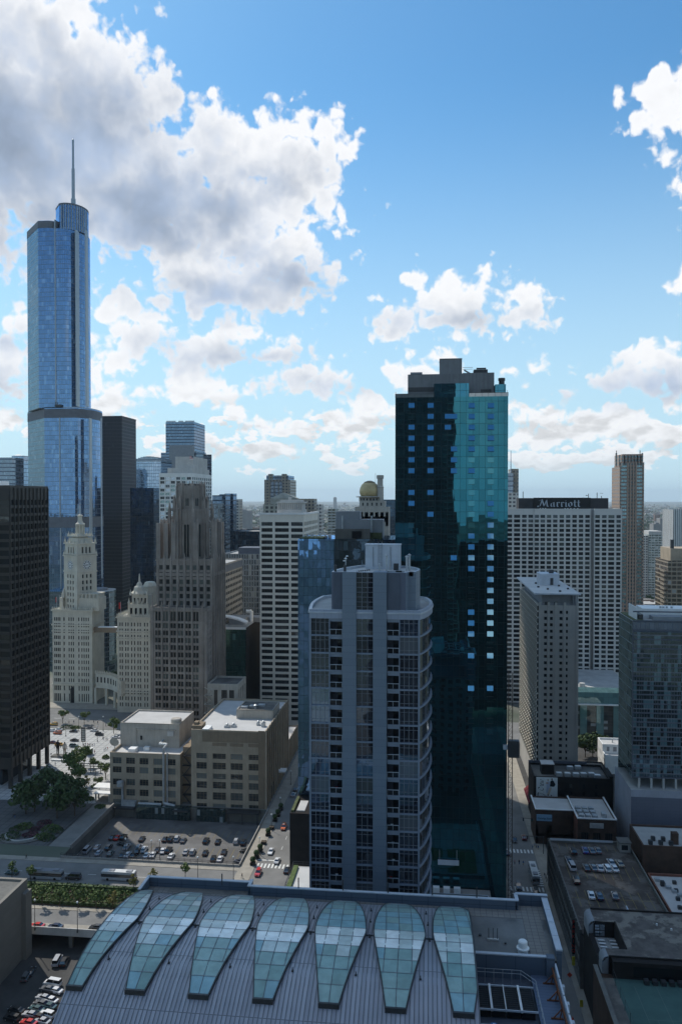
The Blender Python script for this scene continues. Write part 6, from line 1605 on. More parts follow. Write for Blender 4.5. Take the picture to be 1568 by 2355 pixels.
# pink granite tower
PY = 800.0; pX = lambda px, Y=PY: xat(px,Y)
PK = thing('pink_granite_tower','slim pink granite skyscraper with notched crown right of the white hotel','building',(pX(1450),PY+15,0))
gridwall('pink_wall',(.36,.26,.21),(.05,.12,.14),3.1,3.55,1.8,1.9,paneref=.3)
gridwall('pink_lit',(.36,.26,.20),(.04,.06,.07),2.6,3.55,1.1,1.8)  # close to the shaft's stone colour, with narrower, closer panes
curtain('pink_glass',(.03,.09,.10),(.4,.55,.6),.30,1.8,3.55,(.24,.165,.13),.25,1.4,(.24,.165,.13),blind=.25,blindcol=(.10,.25,.27))
px0_, px1_ = pX(1427), pX(1479); pyf = PY + 36; PZ_ = zat(1068,px1_,PY)
# the left flank is seen edge-on
part(PK,'shaft',['pink_wall','dark_roof'],lambda m:m.box(xat(1411,pyf),px1_,PY,pyf,0,PZ_,0))
part(PK,'left_flank','pink_lit',lambda m:m.box(xat(1411,pyf)-.5,pX(1424),PY-.3,pyf-2,0,PZ_-2,0))
part(PK,'glass_bay','pink_glass',lambda m:(m.box(pX(1427),pX(1440),PY-.8,PY-.01,30,PZ_-1),m.box(pX(1463),pX(1475),PY-.8,PY-.01,30,PZ_-1)))
part(PK,'pier','pink_lit',lambda m:[m.box(pX(p)-.8,pX(p)+.8,PY-1.4,PY-.02,0,PZ_+2)for p in (1425,1442,1448,1455,1461,1477)])
def pcrown(m):
    zt = zat(1044,px1_,PY)
    m.box(xat(1411,pyf),pX(1478),PY+1,pyf-1,PZ_,zt)
    for k in range(9): x_ = xat(1412,PY) + 1.5 + (px1_-xat(1412,PY)-3) * k / 8; m.box(x_-.7,x_+.7,PY-.6,PY+.98,PZ_-2,zt+(.9 if k in (0,8)else -.8))
    for px in (1416,1470): m.tube((pX(px),PY,zt),(pX(px),PY,zt+3.4),.4,0,5)
part(PK,'crown','pink_wall',pcrown)
part(PK,'crown_louvre','black_brick',lambda m:[m.box(pX(1428+q*3.2),pX(1430+q*3.2),PY+.8,PY+.99,PZ_+1.5,zat(1048,px1_,PY))for q in range(4)]+[m.box(pX(1463+q*3.4),pX(1465+q*3.4),PY+.8,PY+.99,PZ_+1.5,zat(1048,px1_,PY))for q in range(4)])
# far right towers
t, x0, x1, y0, yf, z = simple('white_condo_tower','white gridded condominium block low beside the pink tower','building',1492,1541,1230,1000,40,'balcony_pale')
part(t,'flank','ivory_grid',lambda m:m.box(x0-7,x0-.02,y0+2,yf+20,0,z-1)); part(t,'roof_room','concrete_pale',lambda m:m.box(x0+1,x1-8,y0+5,yf-5,z-1,z+4))
gridwall('rib_white',(.62,.62,.60),(.10,.12,.14),2.0,60,.9,60)
simple('white_ribbed_tower','white vertically ribbed tower at the right edge','building',1547,1640,1172,900,40,'rib_white')
curtain('balcony_brown',(.02,.018,.016),(.4,.4,.4),.2,3.4,3.0,(.24,.19,.14),.7,.9,(.30,.25,.19),blind=.05)
t, x0, x1, y0, yf, z = simple('brown_balcony_tower','tan balcony tower at the right edge in front of the white ribbed tower','building',1536,1640,1290,560,30,'balcony_brown')
part(t,'roof_room','tan_brick',lambda m:m.box(x0+2.5,x1-4,y0+3,yf-3,z-1,z+8)); part(t,'balcony_stack','balcony_brown',lambda m:[m.box(x0-2.2,x0-.02,y0+1,y0+10,z-8-3*q,z-6.9-3*q)for q in range(28)])
part(t,'aerial','dark_metal',lambda m:m.box(x0+3,x0+5,y0+4,y0+6,z+8,z+14))

# grey slab with sawtooth flank
HY = 345.0; HX = xat(1239.5,HY); hX = lambda px, Y=HY: xat(px,Y); hZ = lambda py, Y=HY: zat(py,hX(1285,Y),Y)
HR = thing('sawtooth_slab','grey concrete slab with paired small windows, sawtooth left flank and overhanging roof','building',(hX(1285),HY+25,0))
hyf = far_y(HX,1197.5); hz = hZ(1392)
mat('slab_grey',(.42,.40,.36),.9,.08,.12,streak=.12)
wins = []; mb = MB()
hr = [(hZ(1404.5)-2.705*i-1.3,hZ(1404.5)-2.705*i)for i in range(26)][::-1]
lrow = [(hz-2.705*i-2.2,hz-2.705*i-.2)for i in range(27)][::-1]
block(mb,HX,hX(1330),HY,hyf,0,hz,wins,(cpx([(1251.7,1258.5),(1265,1271.6),(1287,1294),(1299.8,1306.4)],HY,HX),hr),None,(ev(hyf-HY,18,.5,.5),lrow),rec=.45)
mb.build('wall',['slab_grey','grey_roof'],HR); put_windows(HR,wins,'sash',['win_dark','win_dark','win_mid'],'bronze',seed=31)
mat('fin_pale',(.62,.58,.50),.85,.06,.3)
def saw(m):
    n = 18; p = (hyf-HY-1) / n
    for i in range(n):
        y_ = HY + .5 + p * i
        for r in range(27):
            z1 = hz - 2.705 * r - .3; z0 = z1 - 2.1
            if z0 < 4: continue
            m.face([(HX-.03,y_+p,z0),(HX-.95,y_+.35,z0+(.0)),(HX-.95,y_+.35,z1),(HX-.03,y_+p,z1)]); m.face([(HX-.95,y_+.35,z0),(HX-.03,y_+.25,z0),(HX-.03,y_+.25,z1),(HX-.95,y_+.35,z1)]); m.face([(HX-.62,y_+.30,z0+.1),(HX-.05,y_+.24,z0+.1),(HX-.05,y_+.24,z1-.1),(HX-.62,y_+.30,z1-.1)],1)
            m.face([(HX-.03,y_+p,z1),(HX-.95,y_+.35,z1),(HX-.03,y_+.25,z1)]); m.face([(HX-.03,y_+p,z0),(HX-.03,y_+.25,z0),(HX-.95,y_+.35,z0)])
part(HR,'sawtooth_bay',['fin_pale','win_dark'],saw,kind='stuff')
part(HR,'pier','slab_grey',lambda m:[m.box(hX(p)-.5,hX(p)+.5,HY-.25,HY-.005,10,hz+1.2)for p in (1279,1262,1299,1242,1328)])
part(HR,'top_storey',['louvre_grey','dark_metal'],lambda m:(m.box(HX+1.6,hX(1325),HY+1.6,hyf-2,hz-1,hz+4.6,0),m.box(hX(1254),hX(1262),HY+1.5,HY+1.59,hz-.8,hz+1.2,1),m.box(hX(1276),hX(1284),HY+1.5,HY+1.59,hz-.8,hz+1.2,1),[m.box(HX+1.6,hX(1325),HY+1.52,HY+1.59,hz+.8+q*.5,hz+.9+q*.5,1)for q in range(7)],[m.box(hX(p),hX(p)+.5,HY+.2,HY+.7,hz,hz+4.6,0)for p in (1318,1323,1327)]))
part(HR,'roof_slab',['white_roof','coping_metal'],lambda m:(m.box(HX-2.0,hX(1334.5),HY-1.8,hyf+1,hz+4.6,hz+5.2,1,top=False),m.face([(HX-2.0,HY-1.8,hz+5.2),(hX(1334.5),HY-1.8,hz+5.2),(hX(1334.5),hyf+1,hz+5.2),(HX-2.0,hyf+1,hz+5.2)],0)))
def hp(m):
    a, c = xat(1239,HY+34), xat(1283,HY+34); m.box(a,c,HY+30,HY+42,hz+5.2,hz+10.4,0); m.box(a+4.6,a+6.0,HY+29.9,HY+29.99,hz+5.4,hz+8.6,1); m.box(c-4,c-2,HY+34,HY+36,hz+10.4,hz+12,1)
part(HR,'lift_house',['pale_metal','dark_metal'],hp)
part(HR,'roof_unit','dark_metal',lambda m:[m.box(HX+a,HX+a+.9,HY+c,HY+c+.9,hz+5.2,hz+5.9)for a,c in ((2,20),(5,12),(9,4),(14,14),(12,26),(3,36))])

# glass apartment tower at the right edge with a grey podium
GX = xat(1456,300); GYF = far_y(GX,1424); GZ2 = zat(1428,GX,300)
GA = thing('glass_apartment_tower','blue green glass apartment block on a windowless grey podium at the right edge','building',(GX+15,310,0))
curtain('apt_glass',(.014,.018,.022),(.36,.52,.60),.20,1.2,3.37,(.05,.07,.08),.09,.42,(.17,.18,.20),var=.7,wob=.012,blind=.30,blindcol=(.12,.20,.22),wscale=.2)
curtain('apt_side',(.02,.028,.028),(.42,.52,.52),.26,1.7,3.37,(.06,.09,.09),.09,.30,(.20,.25,.26),var=.6,wob=.05,blind=.08,blindcol=(.10,.14,.13),wscale=.25)
pz2 = zat(1816,GX,297)
def apt(m):
    x1 = xat(1640,300)
    m.face([(GX,300,pz2+3.5),(x1,300,pz2+3.5),(x1,300,GZ2-4),(GX,300,GZ2-4)],0)
    m.face([(GX,GYF,pz2+3.5),(GX,300,pz2+3.5),(GX,300,GZ2),(GX,GYF,GZ2)],1)
    m.face([(GX,300,GZ2-4),(x1,300,GZ2-4),(x1,300,GZ2),(GX,300,GZ2)],2)
    m.face([(x1,GYF,0),(GX,GYF,0),(GX,GYF,GZ2),(x1,GYF,GZ2)],1); m.face([(GX,300,GZ2-.05),(x1,300,GZ2-.05),(x1,GYF,GZ2-.05),(GX,GYF,GZ2-.05)],3)
    m.face([(GX,GYF,pz2+3.5),(x1,GYF,pz2+3.5),(x1,300,pz2+3.5),(GX,300,pz2+3.5)],4)
part(GA,'curtain_wall',['apt_glass','apt_side','steel_blue','grey_roof','dark_metal'],apt)
def sashes(m):
    r_ = random.Random(8); nf = int((GZ2-4-pz2-3.5)/3.37)
    for f in range(nf):
        for c in range(12):
            z_ = pz2 + 3.9 + f * 3.37; x_ = GX + .5 + c * 1.9
            if r_.random() < .75:
                m.box(x_,x_+.9,299.93,299.99,z_+1.2,z_+1.27,0); m.box(x_-.03,x_+.04,299.93,299.99,z_,z_+2.6,0); m.box(x_+.86,x_+.93,299.93,299.99,z_,z_+2.6,0)
part(GA,'sash_bars','grey_metal',sashes,kind='stuff')
part(GA,'corner_trim','trim_dark',lambda m:(m.box(GX-.12,GX+.12,299.8,300.1,pz2+3,GZ2+.3),[m.box(GX,xat(1640,300),299.75,299.98,pz2+3.5+3.37*f-.05,pz2+3.5+3.37*f+.42)for f in range(19)]))
part(GA,'podium',['grey_panel','pod_white','grey_roof'],lambda m:(m.face([(GX-1,297,0),(xat(1640,297),297,0),(xat(1640,297),297,pz2-2.6),(GX-1,297,pz2-2.6)],0),m.face([(GX-1,297,pz2-2.6),(xat(1640,297),297,pz2-2.6),(xat(1640,297),297,pz2),(GX-1,297,pz2)],1),m.face([(GX-1,322,0),(GX-1,297,0),(GX-1,297,pz2),(GX-1,322,pz2)],1),m.face([(GX-1,297,pz2),(xat(1640,297),297,pz2),(xat(1640,297),322,pz2),(GX-1,322,pz2)],2))) if 'grey_panel' in MATS else None
part(GA,'column','concrete_pale',lambda m:[m.box(GX+2+q*4.3,GX+2.7+q*4.3,299,299.9,pz2,pz2+3.5)for q in range(6)])
gx1_ = xat(1640,306)
part(GA,'roof_screen',['white_paint','dark_metal','louvre_grey','green_roof'],lambda m:(m.box(xat(1463,302),xat(1465,302),301.5,313,GZ2,zat(1391,GX,308),0),m.box(xat(1479,308),gx1_,308,318,GZ2,zat(1399,GX,308),0),m.box(xat(1467,304),xat(1478,304),303,309,GZ2,zat(1412,GX,304),1),m.box(xat(1500,304),gx1_,303,307.5,GZ2,zat(1416,GX,304),2),m.box(GX+.5,xat(1480,301),300.5,321,GZ2-.04,GZ2+.3,3)))
for px in (1519,1526,1534,1545): part(GA,'flue','galvanised',lambda m:m.cyl(xat(px,310),310,.45,GZ2,zat(1393,GX,310),0,8))
# teal glass store far behind
SY = 440.0
ST = thing('teal_glass_store','low store with teal glass band and striped bays behind the sawtooth slab','building',(xat(1380,SY),SY+5,0))
curtain('store_teal',(.10,.20,.20),(.45,.6,.6),.15,2.4,3.0,(.05,.09,.09),.1,.1,blind=0,var=.15); curtain('store_dark',(.03,.035,.035),(.4,.45,.45),.15,3.0,1.6,(.05,.05,.05),.1,.1,blind=.05)
sX0, sX1 = xat(1322,SY), xat(1436,SY); sZ = lambda py: zat(py,90,SY)
part(ST,'wall','store_dark',lambda m:m.box(sX0,sX1,SY,SY+11.5,0,sZ(1619)))
part(ST,'glass_band',['store_teal','grey_roof'],lambda m:m.box(sX0,sX1,SY-.6,SY+11.4,sZ(1618),sZ(1592)))
part(ST,'ledge','white_paint',lambda m:m.box(sX0,sX1,SY-2,SY-.61,sZ(1620.5),sZ(1618)))
for a, c in ((1335,1351),(1373,1390),(1412,1428)): part(ST,'glass_bay','store_teal',lambda m:m.box(xat(a,SY),xat(c,SY),SY-.5,SY-.02,.2,sZ(1621)))
# small sunlit white building and low roofs
WB = thing('white_corner_building','small sunlit white building with stepped roof left of the right glass block','building',(90,397,0))
WX = xat(1394,388); wyf = far_y(WX,1376.5)
wins = []; mb = MB()
block(mb,WX,WX+16,394,wyf,0,12.4,wins,None,None,(ev(wyf-394,4,.3,1),[(2,4),(6.5,8.5)]),rec=.3,rmi=1)
block(mb,WX+.02,WX+16,388,393.98,0,9.0,wins,None,None,(ev(6,3,.3,.4),[(2,3.6),(5,6.8)]),rec=.3,rmi=1)
mb.build('wall',['white_paint','white_roof'],WB); put_windows(WB,wins,'plain',['win_dark'],'white_paint')
part(WB,'door','grey_metal',lambda m:(m.box(WX+2,WX+3.2,393.85,393.96,9.1,11.2),m.box(WX+5,WX+6.6,393.85,393.96,9.1,11.2)))
part(WB,'roof_vent','galvanised',lambda m:m.cyl(WX+6,400,.3,11.5,13.4,0,8))
LB = thing('low_flat_building','low dark building with gravel roof between the grey slab and the sunlit white building','building',(78,380,0))
part(LB,'wall',['black_brick','dark_roof'],lambda m:(m.box(hX(1331)+.5,WX-1,372,390,0,4.6,0,top=False),roof_flat(m,hX(1331)+.5,WX-1,372,390,5.0,.5,.5,1,0)))
part(LB,'roof_unit','galvanised',lambda m:(m.box(76,78.5,378,380,4.5,5.9),m.box(81,82,376,378,4.5,5.6)))
# black brick building with the billboard
KB = thing('black_brick_building','black painted brick building carrying a fashion billboard below the grey slab','building',(60,335,0))
bY = 325.0; b0, b1 = xat(1229,bY), xat(1406,bY); bz = zat(1785,b0,bY)
wins = []; mb = MB()
block(mb,b0,b1,bY,bY+17,0,bz,wins,(cpx([(1281,1286),(1312,1318),(1342,1348),(1371,1377)],bY,b0),rowsz([(1800,1809),(1817,1826),(1836,1844)],b0,bY)),None,rec=.25,rmi=1,par=.8)
mb.box(b1,b1+2.2,bY+4,bY+15,0,bz-.4)
mb.build('wall',['black_brick','dark_roof'],KB); put_windows(KB,[w_ for w_ in wins],'sash',['win_dark','win_dark','win_goth_mid'],'black_brick',seed=2)
part(KB,'roof_house',['black_brick','white_roof'],lambda m:(m.box(xat(1247,bY+5),xat(1276.5,bY+5),bY+5,bY+10,bz-1,bz+3.2,0),m.box(xat(1246.5,bY+5),xat(1277,bY+5),bY+4.9,bY+10.1,bz+3.2,bz+3.5,1)))
for px, c in ((1284,3),(1304,3),(1324,3),(1342,3.5),(1361,4),(1373,2),(1318,11),(1338,12)):
    part(KB,'roof_unit',['galvanised','white_paint'],lambda m:(m.box(xat(px,bY),xat(px,bY)+2.4,bY+c,bY+c+2,bz-.8,bz+.5,0),m.box(xat(px,bY)+.2,xat(px,bY)+2.2,bY+c+.2,bY+c+1.8,bz+.5,bz+.6,1)))
part(KB,'rear_parapet','slate_panel',lambda m:m.box(b0,b1-6,bY+16.6,bY+17,bz,bz+1.0))
BL = thing('billboard','white fashion billboard with script lettering and a couple, hung on the black brick wall','billboard',(xat(1259,bY),bY-.3,zat(1832,b0,bY)))
q0, q1 = xat(1235,bY), xat(1284,bY); w0, w1 = zat(1832,b0,bY), zat(1786.5,b0,bY)
part(BL,'panel','sign_white',lambda m:m.box(q0,q1,bY-.32,bY-.06,w0,w1))
SC = {'J':[[(.55,1.45),(.95,1.62),(.70,.4),(.35,-.55),(0,-.75),(-.2,-.5),(.15,-.25),(.7,.1)],[(.2,1.3),(.5,1.6),(1.1,1.55)]],'.':[[(0,0),(.14,.12)]],
      'C':[[(1.05,1.2),(.95,1.5),(.6,1.5),(.12,.95),(.05,.35),(.35,0),(.8,.15),(1.1,.5)],[(.85,1.3),(1.0,1.15)]],'r':[[(0,.4),(.25,.95),(.45,.85),(.4,.1),(.62,.05)]],
      'e':[[(.05,.5),(.45,.7),(.35,.95),(.12,.8),(.05,.3),(.25,.02),(.6,.3)]],'w':[[(0,.8),(.12,.95),(.12,.1),(.4,.15),(.5,.9),(.5,.1),(.8,.2),(.95,.95),(1.1,.8)]]}
def jc(m):
    wd = [('J',0),('.',1.2),('C',1.65),('r',2.8),('e',3.4),('w',4.0)]; sc = (w1-w0) * .86 / 5.2
    strokes(m,[(x_,SC[c])for c,x_ in wd],(q0+(q1-q0)*.34,bY-.34,w0+.5),(0,0,1),(-1,0,0),(0,-1,0),sc,(.10,.16),.03)
    for k in range(2): m.box(q0+.35+k*.35,q0+.5+k*.35,bY-.36,bY-.33,w0+.35,w0+1.5)
part(BL,'lettering','sign_black',jc)
def flatshape(m,pts,mi,d): m.face([(q0+(q1-q0)*a,bY-.33-d,w0+(w1-w0)*c)for a,c in pts],mi)
def couple(m):
    el = lambda cx_, cz_, rx_, rz_: [(cx_+rx_*math.cos(2*math.pi*k/14),cz_+rz_*math.sin(2*math.pi*k/14))for k in range(14)]
    flatshape(m,[(.46,.24),(.53,.22),(.63,.40),(.66,.62),(.62,.80),(.54,.82),(.47,.72),(.48,.5)],0,.01)   # long pale dress
    flatshape(m,[(.50,.16),(.60,.12),(.72,.46),(.70,.55),(.62,.48)],4,.02)                                   # cream trousers
    flatshape(m,[(.64,.56),(.66,.82),(.74,.88),(.82,.84),(.90,.66),(.84,.55),(.76,.55)],1,.03)            # dark jacket
    flatshape(m,el(.735,.93,.035,.05),3,.04); flatshape(m,el(.55,.88,.035,.05),2,.04)
    flatshape(m,[(.44,.70),(.48,.78),(.58,.74),(.56,.68)],2,.035); flatshape(m,[(.68,.14),(.72,.13),(.74,.08),(.69,.07)],1,.03); flatshape(m,[(.54,.16),(.58,.14),(.57,.08),(.52,.09)],1,.03)
mat('print_blue',(.42,.48,.58),.6,.05,.5); mat('print_skin',(.48,.33,.25),.6,.05,.5); mat('print_brown',(.12,.07,.045),.6,.05,.5); mat('print_cream',(.55,.46,.34),.6,.05,.5)
part(BL,'printed_couple',['print_blue','sign_black','print_skin','print_brown','print_cream'],couple)
# low brown brick shops in front
cY = 306.0; c0, c1 = xat(1234,cY), xat(1326,cY); d0, d1 = xat(1331,298), xat(1421,298); czt = 13.2
LS = thing('brown_brick_shops','low brown brick shop building with white roof below the black building','building',(58,305,0))
wins = []; mb = MB()
block(mb,c0,c1,cY,cY+14,0,czt,wins,([(1,4),(6,10),(10.6,14.4)],[(4.2,7.4),(.5,3.2)]),None,rec=.4,rmi=1,par=.5) if c1 - c0 > 14.5 else block(mb,c0,c1,cY,cY+14,0,czt,wins,(ev(c1-c0,3,.8,.3),[(.5,3.2),(4.2,7.4)]),None,rec=.4,rmi=1,par=.5)
block(mb,d0,d1,298,320,0,czt+.3,wins,(ev(d1-d0,3,.6,.5),[(1,4),(6,8.5)]),None,(ev(8,1,.2),[(6,8)])if False else None,rec=.4,rmi=1,par=.5)
mb.build('wall',['brown_brick','white_roof'],LS); put_windows(LS,wins,'four',['win_dark','win_dark','win_teal'],'dark_metal',seed=4)
part(LS,'roof_cap','white_paint',lambda m:(m.box(c0-.2,c1,cY-.25,cY+.3,czt,czt+.35),m.box(d0-.2,d1+.2,297.75,298.3,czt+.3,czt+.7),m.box(d1-.3,d1+.2,298.3,320,czt+.3,czt+.7),m.box(d0-.2,d0+.3,298.3,320,czt+.3,czt+.7),m.box(c0-.2,c0+.3,cY+.3,cY+14,czt,czt+.35)))
part(LS,'brick_flank','red_brick',lambda m:m.box(d0-.12,d0-.01,298,305.9,0,czt))
part(LS,'roof_unit','galvanised',lambda m:([m.box(d0+1+(q%3)*2.4,d0+2.8+(q%3)*2.4,300+(q//3)*3.6,302+(q//3)*3.6,czt-.2,czt+.9)for q in range(9)],m.box(d0+9.5,d0+11,301,304,czt-.2,czt+1.2),m.box(d0+.5,d0+8,306,306.4,czt-.2,czt+.5)))
def fonttext(name,body,m_,parent,loc,size,rot=(math.pi/2,0,0),shear=0.0,ext=.03,align='CENTER'):
    c = bpy.data.curves.new(name,'FONT'); c.body = body; c.size = size; c.shear = shear; c.extrude = ext; c.align_x = align; c.align_y = 'CENTER'
    o = bpy.data.objects.new(name,c); COL.objects.link(o); o.rotation_euler = rot; o.location = loc
    bpy.context.view_layer.update()
    me = bpy.data.meshes.new_from_object(o.evaluated_get(bpy.context.evaluated_depsgraph_get())); me.transform(o.matrix_world)
    bpy.data.objects.remove(o); bpy.data.curves.remove(c)
    L = ROOTLOC[parent.name]; me.transform(Matrix.Translation((-L[0],-L[1],-L[2]))); me.materials.clear(); me.materials.append(MATS[m_])
    for p in me.polygons: p.material_index = 0
    r = bpy.data.objects.new(name,me); COL.objects.link(r); r.parent = parent; return r
s0, s1 = xat(1236,cY), xat(1271.5,cY); sgz0, sgz1 = zat(1886.5,c0,cY), zat(1872,c0,cY)
SG = thing('blue_banner','pale blue banner reading Coming Soon on the brown brick shops','sign',((s0+s1)/2,cY-.3,sgz0))
part(SG,'panel','sign_blue',lambda m:m.box(s0,s1,cY-.4,cY-.06,sgz0,sgz1))
fonttext('lettering','Coming Soon','sign_black',SG,((s0+s1)/2,cY-.43,sgz0+(sgz1-sgz0)*.42),.95,shear=.35)
SG2 = thing('grey_banner','pale grey banner on the front of the projecting brick shop','sign',(xat(1375,298),297.7,10))
part(SG2,'panel',['concrete_pale','grey_metal'],lambda m:(m.box(xat(1359,298),xat(1391,298),297.6,297.94,zat(1902,d0,298),zat(1891,d0,298),0),[m.box(xat(1364,298),xat(1386-q*4,298),297.55,297.59,zat(1899.5-q*3,d0,298),zat(1898.7-q*3,d0,298),1)for q in range(2)]))

# parking garage with open roof deck
PGX0, PGX1, PGY0, PGY1, PGZ = 40.4, 66.4, 216.0, 273.5, 15.0
PG = thing('parking_garage','parking garage with patched open roof deck right of the street','building',(53,245,0))
part(PG,'deck','garage_deck',lambda m:m.face([(PGX0+.4,PGY0,PGZ),(PGX1-.4,PGY0,PGZ),(PGX1-.4,PGY1-.4,PGZ),(PGX0+.4,PGY1-.4,PGZ)]))
def gwall(m):
    m.box(PGX0,PGX1,PGY0,PGY1,0,PGZ-.3,0,top=False)
    for (x0,x1,y0,y1) in ((PGX0,PGX0+.35,PGY0,PGY1),(PGX1-.35,PGX1,PGY0,PGY1),(PGX0+.35,PGX1-.35,PGY1-.35,PGY1)): m.box(x0,x1,y0,y1,PGZ-.3,PGZ+1.1)
    for q in range(30): y_ = PGY0 + (PGY1-PGY0) * q / 29; m.box(PGX0-.35,PGX0,y_-.12,y_+.12,3.5,PGZ+1.1)
    for z_ in (4,7.5,11): m.box(PGX0-.3,PGX0,PGY0,PGY1,z_,z_+1.0)
part(PG,'wall','concrete_dark',gwall)
def gline(m):
    for q in range(9): stripe(m,PGX0+3+q*2.55,PGY1-3.4,5,.12,1,PGZ+.02)
    for q in range(9): stripe(m,PGX0+3+q*2.55,PGY1-21,9.6,.12,1,PGZ+.02)
    for q in range(9): stripe(m,PGX0+3+q*2.55,PGY1-38,9.6,.12,1,PGZ+.02)
    stripe(m,53,PGY1-38,23,.12,0,PGZ+.024)
part(PG,'bay_lines','paint_yellow',gline)
part(PG,'stair_booth',['concrete','dark_roof','win_mid'],lambda m:(m.box(PGX1-4,PGX1-.5,PGY1-6,PGY1-2,PGZ,PGZ+3.0,0),m.box(PGX1-4.3,PGX1-.3,PGY1-6.3,PGY1-1.8,PGZ+3.0,PGZ+3.3,1),m.box(PGX1-3.4,PGX1-1.4,PGY1-6.05,PGY1-6.01,PGZ+.8,PGZ+2.4,2)))
part(PG,'ramp_wall','pale_metal',lambda m:(m.box(PGX1-11,PGX1-10.7,PGY0+1,PGY0+14,PGZ,PGZ+1.2),m.face([(PGX1-10.7,PGY0+1,PGZ+.03),(PGX1-6,PGY0+1,PGZ+.03),(PGX1-6,PGY0+13,PGZ+.03),(PGX1-10.7,PGY0+13,PGZ+.03)])))
part(PG,'roof_fence','pale_metal',lambda m:m.box(PGX0+.4,PGX1-5,PGY1-.9,PGY1-.8,PGZ+.8,PGZ+1.5))
RS = thing('vertical_sign','tall narrow red lettered sign reading PARKING on the garage street front','sign',(39.6,222,6))
part(RS,'panel','sign_black',lambda m:m.box(39.3,40.0,221.9,222.1,6.0,15.6))
for k, ch in enumerate('PARKING'): fonttext('letter',ch,'sign_red',RS,(39.64,221.86,14.9-k*1.32),1.35)
YS = thing('yellow_sign','small yellow hanging sign under the red parking sign','sign',(39.6,221,3.2))
part(YS,'panel','yellow_sign',lambda m:m.box(39.2,40.0,221.4,221.6,3.2,5.6)); part(YS,'pole','dark_metal',lambda m:m.box(40.0,40.4,221.45,221.55,5.0,5.15))

# dark theatre block with mottled roof, sunken sun deck and tennis court terrace
TH_ = thing('dark_roof_block','dark block with mottled flat roof, rounded metal corners and sunken sun deck','building',(62,205,0))
vx0, vx1, vy0, vy1, vz = 41.2, 110.0, 193.5, 215.6, 22.0
nx0_, nx1_, ny0_, ny1_ = 42.4, 47.6, 197.0, 209.5
part(TH_,'roof','mottled_roof',lambda m:(m.face([(vx0+1.5,ny1_,vz),(vx1,ny1_,vz),(vx1,vy1,vz),(vx0+1.5,vy1,vz)]),m.face([(nx1_,ny0_,vz),(vx1,ny0_,vz),(vx1,ny1_,vz),(nx1_,ny1_,vz)]),m.face([(vx0+1.5,vy0,vz),(vx1,vy0,vz),(vx1,ny0_,vz),(vx0+1.5,ny0_,vz)])))
def vwall(m):
    m.box(vx0,vx1,vy0,vy1,0,vz-4.2,0,top=False)
    for (a,c,b_,d_) in ((vx0,vx0,vy0,vy1),): pass
    m.face([(vx0+1.5,vy0,vz-4.2),(vx1,vy0,vz-4.2),(vx1,vy0,vz),(vx0+1.5,vy0,vz)]); m.face([(vx1,vy1,vz-4.2),(vx0,vy1,vz-4.2),(vx0+1.5,vy1,vz),(vx1,vy1,vz)])
    m.face([(nx0_,ny1_,vz-4.2),(nx1_,ny1_,vz-4.2),(nx1_,ny1_,vz),(nx0_,ny1_,vz)]); m.face([(nx1_,ny1_,vz-4.2),(nx1_,ny0_,vz-4.2),(nx1_,ny0_,vz),(nx1_,ny1_,vz)][::-1]); m.face([(nx1_,ny0_,vz-4.2),(nx0_,ny0_,vz-4.2),(nx0_,ny0_,vz),(nx1_,ny0_,vz)])
    m.box(vx0,nx0_,ny0_,ny1_,vz-4.2,vz-3.2)
    m.box(vx0+1.6,vx1,vy1-.3,vy1,vz+.01,vz+.4); m.box(vx0+1.6,vx1,vy0,vy0+.25,vz+.01,vz+.25)
    m.box(nx1_,nx1_+.25,ny0_,ny1_,vz+.01,vz+.3)
part(TH_,'wall','black_brick',vwall)
part(TH_,'sun_deck','grey_roof',lambda m:m.face([(nx0_,ny0_,vz-4.15),(nx1_,ny0_,vz-4.15),(nx1_,ny1_,vz-4.15),(nx0_,ny1_,vz-4.15)]))
part(TH_,'deck_window',['win_sky','dark_metal'],lambda m:(m.face([(nx0_+.4,ny1_-.03,vz-3.8),(nx0_+2.8,ny1_-.03,vz-3.8),(nx0_+2.8,ny1_-.03,vz-.8),(nx0_+.4,ny1_-.03,vz-.8)],0),m.box(nx0_+1.52,nx0_+1.68,ny1_-.12,ny1_-.04,vz-3.8,vz-.8,1),m.box(nx0_+.4,nx0_+2.8,ny1_-.12,ny1_-.04,vz-2.4,vz-2.25,1)))
def cowl(y0,y1):
    def f(m):
        for k in range(6):
            a0_, a1_ = math.pi / 2 * k / 6, math.pi / 2 * (k+1) / 6; P = lambda a, y: (vx0+1.5-1.5*math.cos(a),y,vz-1.5+1.55*math.sin(a))
            m.face([P(a1_,y0),P(a1_,y1),P(a0_,y1),P(a0_,y0)],0)
        m.box(vx0,vx0+1.5,y0,y1,vz-4.2,vz-1.5)
        n = int((y1-y0)/1.1)
        for q in range(n+1):
            y_ = y0 + (y1-y0) * q / max(1,n); m.tube((vx0+.05,y_,vz-1.4),(vx0+.5,y_,vz-.3),.05,0,4); m.tube((vx0+.5,y_,vz-.3),(vx0+1.5,y_,vz+.08),.05,0,4)
        m.face([(vx0,y0,vz-1.5),(vx0+1.5,y0,vz-1.5),(vx0+1.5,y0,vz)])
    return f
part(TH_,'rounded_cowl','louvre_grey',cowl(ny1_,vy1)); part(TH_,'rounded_cowl','louvre_grey',cowl(vy0,ny0_))
part(TH_,'roof_vent','white_paint',lambda m:[m.cyl(x_,y_,.22,vz,vz+.5,0,8)for x_,y_ in ((61,207),(63.5,196),(58,209))])
ct = thing('court_terrace','dark green tennis court terrace with brick parapet at the lower right corner','terrace',(55,155,0))
tz = 18.0
part(ct,'court','court_green',lambda m:m.face([(43.4,110,tz),(110,110,tz),(110,191.5,tz),(43.4,191.5,tz)]))
